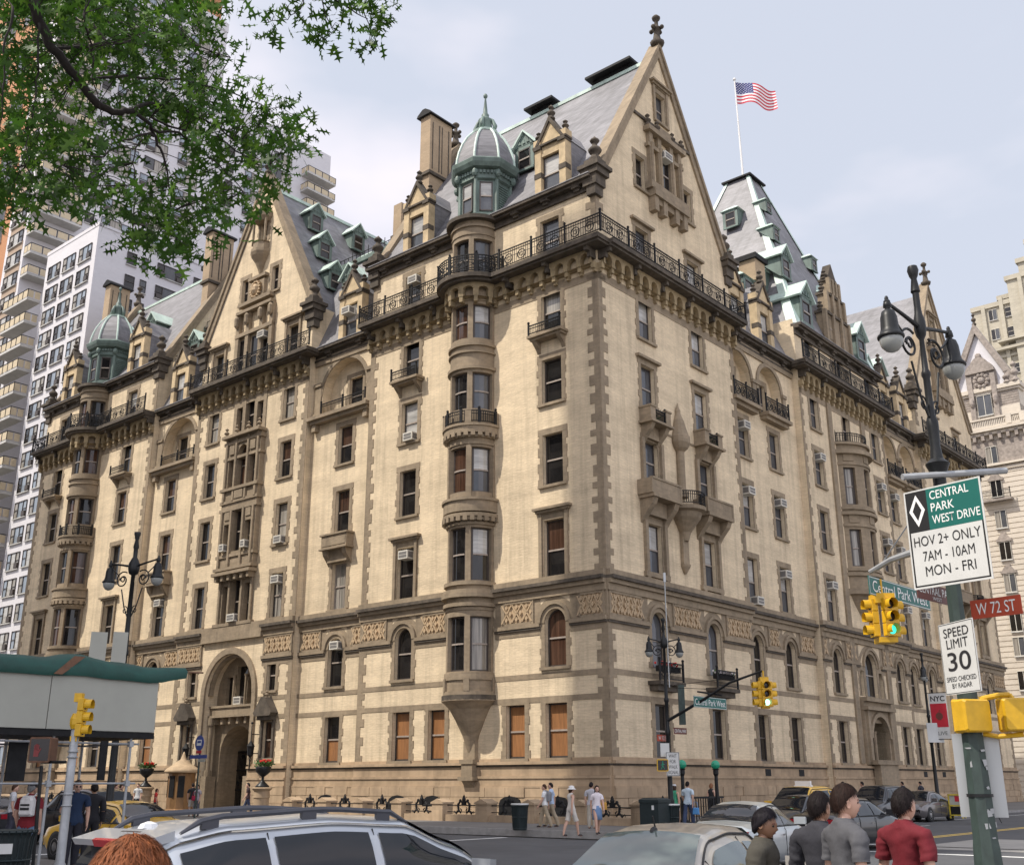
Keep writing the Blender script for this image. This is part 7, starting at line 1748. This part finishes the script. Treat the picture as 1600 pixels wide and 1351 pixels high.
simple_sign('street_name_sign','red street name sign reading W 72 ST',(1517,953),(1596,943),16.6,26,'s_red',[('W 72 ST',0,0,.78,.62,'s_text_w')])
simple_sign('street_name_sign','brown street name sign reading CENTRAL PARK, under the carpool sign',(1433,920),(1492,935),16.5,24,'s_brown',[('CENTRAL PARK',0,.12,.92,.46,'s_text_w'),('WEST',0,-.32,.24,.2,'s_text_w')])
simple_sign('street_name_sign','long green street name sign hanging from the nearest signal arm',(1358,913),(1453,940),18.2,26,'s_green',[('Central Park West',0,0,.9,.6,'s_text_w')],border=.014)
for x0,x1,lb in ((1494,1520,'left one of two bare metal sign backs on the right pole'),(1536,1567,'right one of two bare metal sign backs on the right pole')):
    A=at(x0,1210,17.2); B=at(x1,1206,17.2); B.z=A.z; C=(A+B)/2; bb,f,xd=plate('x',C,B-A,(B-A).length,1.12,None,t=.02); tag(bb.build('sign_back',M['alu']),lb,'sign')
# pedestrian signals on the pole, seen from behind
def ped_signal(C,ang,label,s=1.,sym=None,symm=None,arms=None,name='pedestrian_signal',hm='sig_y'):
    T=thing(name,C,label,'signal'); f=FrF(C,ang); b=MB(); w=.23*s
    b.loft([[f(x*w*k,z*w*1.02*k,y) for x,z in ((-1,-.88),(-.88,-1),(.88,-1),(1,-.88),(1,.88),(.88,1),(-.88,1),(-1,.88))] for k,y in ((.9,-.15*s),(1.,-.11*s),(1.,.1*s),(1.04,.11*s),(1.04,.13*s))]); b.c=1; b.poly([f(-w*.9,-w*.9,.132*s),f(w*.9,-w*.9,.132*s),f(w*.9,w*.9,.132*s),f(-w*.9,w*.9,.132*s)]); b.build('housing',[M[hm],M['lens_off']],T)
    if sym=='hand':
        h=MB(); 
        h.prism(f,[(-.12*s,-.13*s),(-.01*s,-.13*s),(.0,-.02*s),(-.12*s,.0)],.134*s,.137*s)
        for k in range(4): h.prism(f,[(-.12*s+k*.03*s,-.01*s),(-.098*s+k*.03*s,-.01*s),(-.098*s+k*.03*s,.12*s-abs(k-1.5)*.02*s),(-.12*s+k*.03*s,.12*s-abs(k-1.5)*.02*s)],.134*s,.137*s)
        h.prism(f,[(0,-.06*s),(.03*s,.0),(.04*s,.03*s),(.02*s,.03*s),(-.01*s,-.01*s)],.134*s,.137*s); h.build('hand_symbol',M['hand_red'],T)
    if sym=='man':
        h=MB(); h.ball(f(-.0,.13*s,.135*s),.03*s,6); 
        for p in ([(-.0,.1),(.0,-.02)],[(0,-.02),(-.07,-.15)],[(0,-.02),(.06,-.15)],[(0,.08),(-.07,.0)],[(0,.08),(.07,.02)]): h.path([f(x*s,z*s,.138*s) for x,z in p],.015*s,5)
        h.build('walking_symbol',M['globe_g'],T)
    return T
for (x,y,d,lb) in ((1519,1118,16.9,'yellow pedestrian signal housing right beside the green pole'),(1589,1116,17.,'yellow pedestrian signal housing at the right edge of the picture')):
    ped_signal(at(x,y,d),R_(195) if x<1550 else R_(175),lb,.95)
b=MB(); P0=at(1500,1089,17.);
b.path([at(1512,1087,17.),at(1530,1092,17.),at(1560,1086,17.1),at(1578,1085,17.1)],.04,8); b.path([at(1532,1145,17.),at(1560,1150,17.),at(1600,1147,17.)],.035,8); b.path([at(1578,1085,17.1),at(1585,1094,17.)],.03,6)
b.build('signal_bracket',M['sig_y'],lampT)
traffic_light(at(1378,938,18.6),[(R_(15),.10),(R_(-85),.12),(R_(105),.12)],'nearest yellow traffic light, three aspect cluster hanging on the right, lit green',0,.60)
# ---------------------------------------------------------------- signal mast with lamp on the far corner
PM=at(1050,1290,46.5); PM.z=0
mlamp=lamp_post(PM,7.9,R_(10),'black corner lamp post with signal arm, in front of the brick house corner',.9,arms=.75)
b=MB(); am=[PM+UP*4.15,at(1100,1092,45.5),at(1140,1066,44.5),at(1190,1048,43.)]; b.path(am,[.07,.06,.05,.04],8)
b.path([at(1053,1070,46.4),at(1110,1063,45.4),at(1150,1058,44.4)],.012,5); b.path([at(1054,1074,46.4),at(1105,1076,45.5)],.012,5); b.path([at(1090,1080,45.7),at(1128,1086,45.)],.04,6); b.build('signal_arm',M['lamp_black'],mlamp)
b=MB(); b.path([PM+Vector((.15,0,5.5)),PM+Vector((.15,0,10.15))],.025,6); b.box(lambda x,z,y: PM+Vector((.15+x,y,z)),-.05,.05,9.9,10.3,-.05,.05); b.build('antenna',M['alu'],mlamp)
b=MB(); b.box(lambda x,z,y: PM+Vector((.55+x,y,z)),-.05,.2,4.0,5.6,-.1,.1); b.build('cabinet',M['pole_green'],mlamp)
traffic_light(at(1193,1062,43.),[(R_(5),.10),(R_(-85),.12),(R_(95),.12)],'far yellow traffic light on the corner arm, lit pale green',0,.92,'lens_pale')
simple_sign('street_name_sign','green street name sign hanging from the far corner signal arm',(1084,1095),(1135,1100),45.2,16,'s_green',[('Central Park West',0,0,.92,.55,'s_text_w')],border=.02)
simple_sign('street_name_sign','small brown street name sign on the far corner pole',(1053,1141),(1073,1142),46.3,9,'s_brown',[('CENTRAL PARK',0,0,.9,.5,'s_text_w')])
simple_sign('street_name_sign','small red and white street name sign on the far corner pole',(1027,1152),(1045,1153),46.2,9,'s_red',[('W 72 ST',0,0,.8,.6,'s_text_w')])
simple_sign('blank_sign','small blank white sign on the far corner pole',(1032,1171),(1046,1171),46.1,19,'s_white',[])
simple_sign('wait_sign','white sign reading WAIT FOR WALK SIGNAL on the far corner pole',(1041,1193),(1062,1193),45.9,33,'s_white',[('WAIT',0,.34,.6,.15,'s_black'),('FOR',0,.11,.45,.15,'s_black'),('WALK',0,-.12,.66,.15,'s_black'),('SIGNAL',0,-.35,.82,.15,'s_black')],border=.02,bm_='s_black')
ped_signal(at(1035,1195,46.),R_(0),'dark walk signal beside the far corner pole',.95,'man')
# subway globes
for x,d,lb in ((1068,49.,'left green globe lamp of the subway stair'),(1121,50.5,'right green globe lamp of the subway stair')):
    p=at(x,1250,d); p.z=0; T=thing('globe_lamp',p,lb,'lamp'); b=MB(); b.lathe(p,[(.2,0),(.2,.2),(.1,.3),(.075,2.0),(.12,2.1),(.12,2.25),(.16,2.3)],10); b.build('post',M['lamp_black'],T); b=MB(); b.ball(p+UP*2.47,.2,14); b.build('globe',M['globe_g'],T,True)
p=at(1095,1250,50.); p.z=0
T=thing('subway_railing',p,'dark railing of the subway stair between the globe lamps','railing'); b=MB(); f=turn(p,ANG_R)
for k in range(19): b.box(lambda x,z,y: f(x,z,y),-1.8+k*.2-.015,-1.8+k*.2+.015,0,1.1,-.02,.02)
b.box(lambda x,z,y: f(x,z,y),-1.9,1.9,1.08,1.16,-.04,.04); b.box(lambda x,z,y: f(x,z,y),-1.9,1.9,.1,.16,-.03,.03); b.build('bars',M['lamp_black'],T)
# ---------------------------------------------------------------- far lamp post with banner, other lamp posts
PB=at(1466,1250,68); PB.z=0; lb_=lamp_post(PB,8.4,ANG_R+.3,'far black lamp post with the red and white banner',.9,arms=.8)
Bn=thing('banner',PB+UP*5.2,'white and red NYC banner with an apple mark, on the far lamp post','banner'); xd=xl(0); C=PB+xd*.62+UP*5.3; bb,f,xd=plate('x',C,xd,1.0,2.5,None,t=.01); bb.build('cloth',[M['s_white'],M['s_white']],Bn)
q=MB(); rect(q,f,-.46,.46,-.62,.68,.004); q.build('red_field',M['banner_red'],Bn); text('NYC',f(0,.95,0),xd,UP,.3,M['s_black'],Bn,.8,.006,thick=.02); text('&LIVE',f(.0,-.95,0),xd,UP,.2,M['pole_green'],Bn,.7,.006)
q=MB(); q.prism(f,[(.2*math.cos(a)*(1.05 if abs(math.sin(a))<.7 else .95),-.02+.22*math.sin(a)) for a in [k*math.pi/8 for k in range(16)]],.006,.008); q.prism(f,[(-.02,.2),(.03,.2),(.08,.34),(.03,.34)],.006,.008); q.build('apple_mark',M['s_brown'],Bn)
b=MB()
for z in (6.58,4.02): b.path([PB+UP*z,PB+UP*z+xd*1.15],.02,6)
b.build('banner_arm',M['lamp_black'],lb_)
simple_sign('blank_sign','pale blank sign plates on the far lamp post below the banner',(1449,1144),(1474,1144),67.6,26,'alu',[])
PLm=at(176,1200,34.5); PLm.z=0; lamp_post(PLm,8.6,R_(-25),'black lamp post with two scroll armed lanterns, behind the scaffold',.95,arms=1.02)
for x0,x1,lb in ((140,166,'left pale sign back on the lamp post behind the scaffold'),(175,198,'right pale sign back on the lamp post behind the scaffold')):
    A=at(x0,1012,34.2); B=at(x1,1014,34.2); B.z=A.z; bb,f,xd=plate('x',(A+B)/2-UP*.1,B-A,(B-A).length,1.15,None,t=.02); tag(bb.build('sign_back',M['plywood']),lb,'sign')
# ---------------------------------------------------------------- sidewalk shed on the left
SA=-9.95
shed=thing('sidewalk_shed',street(SA,33),'sidewalk shed with pale panels, green tarpaulin edge and grey scaffold pipes, on the left','scaffold')
fs_=lambda b_,z,o: street(SA-o,b_,z)         # b along the avenue southwards, o outwards to the roadway
for b0,b1 in ((31.62,34.15),(34.17,36.7),(36.72,39.2)):
    p=MB(); p.box(fs_,b0,b1,2.84,3.98,-.04,.0); p.build('panel',M['plywood'],shed)
b=MB(); b.box(fs_,31.6,39.2,2.70,2.83,-2.4,-.02); b.box(fs_,31.6,39.2,2.84,3.9,-2.45,-2.4); b.c=1; b.box(fs_,31.6,31.7,2.84,3.9,-2.4,-.05); b.build('deck',[M['iron'],M['plywood']],shed)
b=MB(); rows=[]
for i in range(28):
    bb_=30.95+8.4*i/27; sag=.06*math.sin(bb_*2.3)+.03*math.sin(bb_*5.1); end=max(0,(31.7-bb_)/.75); rows.append([fs_(bb_,3.93+sag*.3+.12*end,.06+.05*sag),fs_(bb_,4.08+sag*.6+.1*end,.10),fs_(bb_,4.26+sag*.8,.0-.02),fs_(bb_,4.36+sag-.14*end,-.25),fs_(bb_,4.38+sag-.16*end,-.6)])
b.loft(rows,False,False); b.build('tarpaulin',M['tarp'],shed,True)
b=MB(); b.poly([fs_(34.0,3.95,.115),fs_(34.2,3.95,.115),fs_(33.75,4.36,.07),fs_(33.5,4.36,.07)]); b.path([fs_(30.4,4.25,-.1),fs_(31.3,4.2,-.05)],.02,5); b.build('batten',M['rust_and_shade'],shed)
b=MB()
for bb_ in (32.1,33.9,36.1,38.4):
    for o in (-.12,-2.2): b.path([fs_(bb_,0,o),fs_(bb_,2.8,o)],.032,8)
for z in (1.75,2.58):
    for o in (-.12,-2.2): b.path([fs_(31.9,z,o),fs_(39.2,z,o)],.024,6)
b.path([fs_(36.1,1.8,-.1),fs_(34.0,.2,-.1)],.024,6); b.path([fs_(32.1,2.58,-.12),fs_(32.1,2.58,-2.2)],.024,6); b.path([fs_(33.9,2.58,-.12),fs_(33.9,2.58,-2.2)],.024,6)
for bb_ in (32.1,33.9,36.1): 
    for z in (1.75,2.58): b.box(lambda x,zz,y: fs_(bb_+x,z+zz,-.12+y),-.05,.05,-.06,.06,-.05,.05)
b.build('scaffold_pipe',M['pole_grey'],shed)
for x,lb in ((26,'dark banner board at the left under the shed'),(160,'dark narrow board hanging under the right end of the shed')):
    p=at(x,1180,25.5); bb,f,xd=plate('x',p-UP*.1,xr(180),.16 if x>100 else .4,.8,None,t=.05); tag(bb.build('board',M['iron']),lb,'board')
# near traffic light on a grey pole
pp=at(105,1250,22.5); pp.z=0; T=thing('signal_pole',pp,'pale grey signal pole in front of the shed','pole'); b=MB(); b.lathe(pp,[(.14,0),(.14,.3),(.085,.4),(.08,1.6),(.075,2.75)],10)
for z in (1.35,1.55,2.2,2.3): b.lathe(pp,[(.095,z),(.095,z+.03)],10)
b.build('shaft',M['pole_grey'],T,True); b=MB(); b.lathe(pp,[(.09,2.72),(.12,2.8),(.12,2.9),(.08,3.0)],10); b.build('collar',M['sig_y'],T)
t2=traffic_light(Vector((pp.x,pp.y,at(120,1091,22.5).z)),[(R_(88),.03)],'yellow traffic light seen from the side, in front of the shed panels',9,.68)
ped_signal(at(68,1171,23.),R_(-12),'pedestrian signal showing a dim red hand, under the shed',.95,'hand',hm='rust_and_shade')  # housing browned in colour to stand in for the shade under the shed
b=MB(); p=at(65,1250,23.); b.path([Vector((p.x,p.y,0)),at(65,1196,23.)],.035,8); b.path([at(65,1190,23.),at(103,1190,22.6)],.03,6); tag(b.build('signal_post',M['lamp_black']),'thin black post carrying the red hand signal','post')
# ---------------------------------------------------------------- litter bins
def bin_(x,d,r,h,label,solid,m='bin',rim=None,note=False):
    p=at(x,1250,d); p.z=0; T=thing('litter_bin',p,label,'litter bin'); b=MB()
    if solid:
        f=turn(p,ANG_R); b.loft([[f(a*k,z,c*k) for a,c in ((-r,-r),(r,-r),(r,r),(-r,r))] for k,z in ((.95,0),(1,.1),(1,h-.12),(1.06,h-.1),(1.06,h),(.8,h+.06))])
    else:
        b.lathe(p,[(r*.82,0),(r*.84,.06),(r*.78,.07),(r*.9,h)],18)
        for k in range(30): a=k*2*math.pi/30; v=Vector((math.cos(a),math.sin(a),0)); b.path([p+v*r*.86+UP*.03,p+v*r*1.+UP*(h-.12),p+v*r*1.1+UP*h],.012,4)
        for z,q in ((.05,.88),(h*.5,.96),(h-.05,1.06)): b.lathe(p,[(r*q,z),(r*q+.02,z+.02),(r*q,z+.04)],20)
    b.build('body',M[m],T)
    if rim: b=MB(); b.lathe(p,[(r*1.08,h),(r*1.14,h+.02),(r*1.1,h+.06),(r*.95,h+.05)],18); b.build('liner_rim',M[rim],T,True)
    if note:
        dv=(C0-p); dv.z=0; dv.normalize(); xd=UP.cross(dv); q=MB(); f=lambda a,z,y: p+dv*(r*1.13+y)+xd*a+UP*z; q.poly([f(-.13+note*0,h-.36,0),f(.13,h-.36,0),f(.13,h-.2,0),f(-.13,h-.2,0)]); q.build('notice',M['s_white'],T)
bin_(812,44.5,.31,.92,'green slatted litter basket with a white rim, on the corner kerb',False,rim='s_white'); bin_(1023,44.,.42,1.12,'big square dark green bin with a white notice on the corner',True,note=True); bin_(1047,44.4,.33,.9,'litter basket with a white rim beside the big square bin',False,rim='s_white')
bin_(16,21.5,.46,1.0,'dark slatted litter basket with a white notice at the left edge',False,note=True)
# newspaper box
p=at(1494,1250,62); p.z=0; T=thing('newspaper_box',p,'yellow framed newspaper box on the avenue pavement','newspaper box'); f=turn(p,ANG_L+math.pi); b=MB()
for x in (-.3,.3):
    for y in (-.2,.2): b.box(f,x-.03,x+.03,0,1.15,y-.03,y+.03)
for z in (.15,.6,1.12): b.box(f,-.33,.33,z-.03,z+.03,-.23,.23)
b.build('frame',M['news_y'],T); b=MB(); b.box(f,-.27,.27,.18,.55,-.18,.18); b.c=1; b.box(f,-.27,.27,.64,1.08,-.18,.18); b.c=2; b.box(f,.0,.26,.8,1.07,-.19,-.18); b.build('cabinet',[M['iron'],M['plywood'],M['banner_red']],T)
# bus stop sign
p=at(306,1250,61); p.z=0; T=thing('bus_stop_sign',p,'round blue bus stop sign on a post near the entrance','sign'); b=MB(); b.path([p,p+UP*4.2],.05,8); b.build('post',M['pole_green'],T)
f=FrF(p+UP*3.75,math.atan2(xl(0).y,xl(0).x)); b=MB(); b.prism(f,[(.38*math.cos(k*math.pi/12),.38*math.sin(k*math.pi/12)) for k in range(24)],.05,.08); b.c=1; b.box(f,-.2,.2,-.13,.16,.08,.09); b.c=2; b.box(f,-.15,.15,.0,.11,.09,.095); b.c=3; b.box(f,-.22,.22,-.52,-.38,.05,.08); b.build('disc',[M['s_blue'],M['s_text_w'],M['s_blue'],M['banner_red']],T)
b=MB(); b.box(f,-.75,.75,-.78,-.6,.05,.08); b.c=1; b.box(f,.0,.62,-.95,-.8,.05,.08); b.build('route_plate',[M['s_blue'],M['plywood']],T)
# ---------------------------------------------------------------- stone piers, rail and iron sea dragons round the house
fence=thing('areaway_fence',street(-5.,5.4,0),'low fence of stone piers and iron sea dragons round the brick house','fence')
FO=5.35
def fence_run(fr,us,skip=()):
    w_=MB(); r=MB()
    for u in us:
        p=MB(); p.box(fr,u-.36,u+.36,0,.78,FO-.36,FO+.36); p.box(fr,u-.41,u+.41,.78,.86,FO-.41,FO+.41); p.prism(fr,[(u-.4,.86),(u+.4,.86),(u,1.02)],FO-.4,FO+.4); p.build('pier',M['stone_base'],fence)
    for a,c in zip(us,us[1:]):
        if any(a<q<c for q in skip): continue
        k=MB(); k.box(fr,a+.36,c-.36,0,.3,FO-.22,FO+.22); k.build('kerb_wall',M['stone_base'],fence)
        r=MB(); r.path([fr(a,.72,FO),fr(c,.72,FO)],.03,6); r.path([fr(a,.42,FO),fr(c,.42,FO)],.022,6); r.build('rail',M['iron'],fence)
        m=(a+c)/2; d=MB(); f=lambda x,z,y=0: fr(m+x,z,FO+y)
        d.ball(f(0,.98),.1,8,1.25); d.loft([[f(x*.1,z,y*.08) for x,y in ((-1,-1),(1,-1),(1,1),(-1,1))] for z in (.72,.92)]); d.path([f(-.06,1.08),f(0,1.18),f(.06,1.08)],.03,5)
        for s in (-1,1):
            d.path([f(s*.08,.84),f(s*.24,.9),f(s*.38,.74),f(s*.34,.5),f(s*.2,.38),f(s*.14,.5),f(s*.24,.58)],[.03,.05,.06,.055,.045,.035,.02],6); d.path([f(s*.34,.5),f(s*.5,.34),f(s*.62,.44),f(s*.66,.34)],[.05,.04,.03,.015],6)
            d.ball(f(s*.24,.93),.075,7)
            for q in range(5): d.path([f(s*.3,.8-.08*q),f(s*(.46+.02*q),.82-.09*q)],[.02,.006],4)
        d.build('sea_dragon',M['iron'],fence)
fence_run(FL,[-5.35]+[-2.24+2.87*k for k in range(8)]); fence_run(FL,[43.4+2.87*k for k in range(8)])
fence_run(FR,[-5.35,-2.2]); fence_run(FR,[6.5+2.87*k for k in range(9)])
# urns on pillars, sentry box
def urn(u,label):
    P=FL(u,0,4.3); T=thing('flower_urn',P,label,'urn'); b=MB(); b.lathe(P,[(.55,0),(.55,.3),(.44,.36),(.44,.9),(.49,.95),(.45,1.3),(.54,1.38),(.6,1.46),(.52,1.52)],18); b.build('pillar',M['stone_base'],T,True).data.set_sharp_from_angle(angle=R_(30))
    b=MB(); b.lathe(P,[(.42,1.52),(.4,1.6),(.17,1.8),(.08,1.92),(.08,2.1),(.22,2.2),(.42,2.38),(.47,2.64),(.44,2.68)],18); b.build('urn',M['lamp_black'],T,True)
    rr=random.Random(int(u)); l=MB(); fl_=MB()
    for i in range(260):
        a=rr.uniform(0,6.28); q=.5*math.sqrt(rr.random()); p=P+Vector((q*math.cos(a),q*math.sin(a),2.68+.28*rr.random()*(1-q*.5))); v=Vector((rr.uniform(-1,1),rr.uniform(-1,1),rr.uniform(-.2,1)))*.12; t=Vector((rr.uniform(-1,1),rr.uniform(-1,1),rr.uniform(-1,1)))*.07; l.poly([p,p+v+t,p+v*1.5,p+v-t])
    for i in range(90):
        a=rr.uniform(0,6.28); q=.34*math.sqrt(rr.random()); p=P+Vector((q*math.cos(a)+.1,q*math.sin(a),2.9+.16*rr.random())); fl_.ball(p,.045,5)
    l.build('foliage',M['leaf_g'],T); fl_.build('flowers',M['flower_r'],T); return T
urn(22.1,'black urn of red flowers on a round stone pillar, right of the entrance'); urn(34.6,'black urn of red flowers on a round stone pillar, left of the entrance')
P=FL(31.2,0,3.8); T=thing('sentry_box',P,'round bronze sentry box with domed top, left of the entrance arch','sentry box'); b=MB(); b.lathe(P,[(.95,0),(.95,.15),(.86,.2),(.86,2.35),(.95,2.4)],12); b.build('body',M['bronze'],T)
b=MB(); b.lathe(P,[(1.12,2.4),(1.15,2.5),(1.0,2.65),(.7,2.85),(.5,2.95),(.45,3.05),(.2,3.2),(.1,3.5),(.02,3.7)],14); b.build('dome',M['terra'],T,True)
for a in (-.55,.25,1.0): 
    b=MB(); v=Vector((math.cos(a-2.3),math.sin(a-2.3),0)); t=Vector((-v.y,v.x,0)); b.box(lambda x,z,y: P+v*(.84+y)+t*x+UP*z,-.2,.2,.9,2.2,-.02,.03); b.build('pane',M['iron'],T)
# entrance lanterns on brackets
for u,lb in ((28.3,'tall iron gas lantern right of the entrance arch'),(35.7,'tall iron gas lantern left of the entrance arch')):
    P=FL(u,0,.75); T=thing('wall_lantern',P+UP*4,lb,'lantern'); b=MB(); b.path([P+UP*2.6,P+UP*3.4,P+UP*5.4],[.05,.04,.03],6); b.ball(P+UP*5.5,.09,6); b.path([FL(u,3.6,.1),P+UP*3.6],.03,5); b.path([FL(u,4.8,.1),P+UP*4.8],.03,5); b.lathe(P,[(.05,3.35),(.2,3.5),(.24,4.0),(.28,4.05),(.1,4.3),(.04,4.4)],6); scroll(b,P+UP*3.2,LV,.2,1.2,1,.02); b.build('lantern_frame',M['iron'],T)
# window boxes with flowers on the ground floor corner windows
for u,mm,lb in ((4.75,'flower_r','window box of red and white flowers on the corner first balcony'),(10.65,'flower_w','window box of pale flowers on the second balcony of the avenue front')):
    b=MB(); rr=random.Random(int(u*9)); P=FR(u,7.6,.45)
    f=lambda x,z,y: FR(u+x,7.35+z,.5+y); b.c=2; b.box(f,-1.,1.,0,.3,-.14,.14); b.c=0
    for i in range(60): p=f(rr.uniform(-1,1),rr.uniform(.28,.5),rr.uniform(-.18,.2)); b.c=rr.choice((0,0,1,3)); b.ball(p,.07,5)
    o=b.build('window_box',[M[mm],M['flower_w'],M['iron'],M['leaf_g']]); tag(o,lb,'window box')
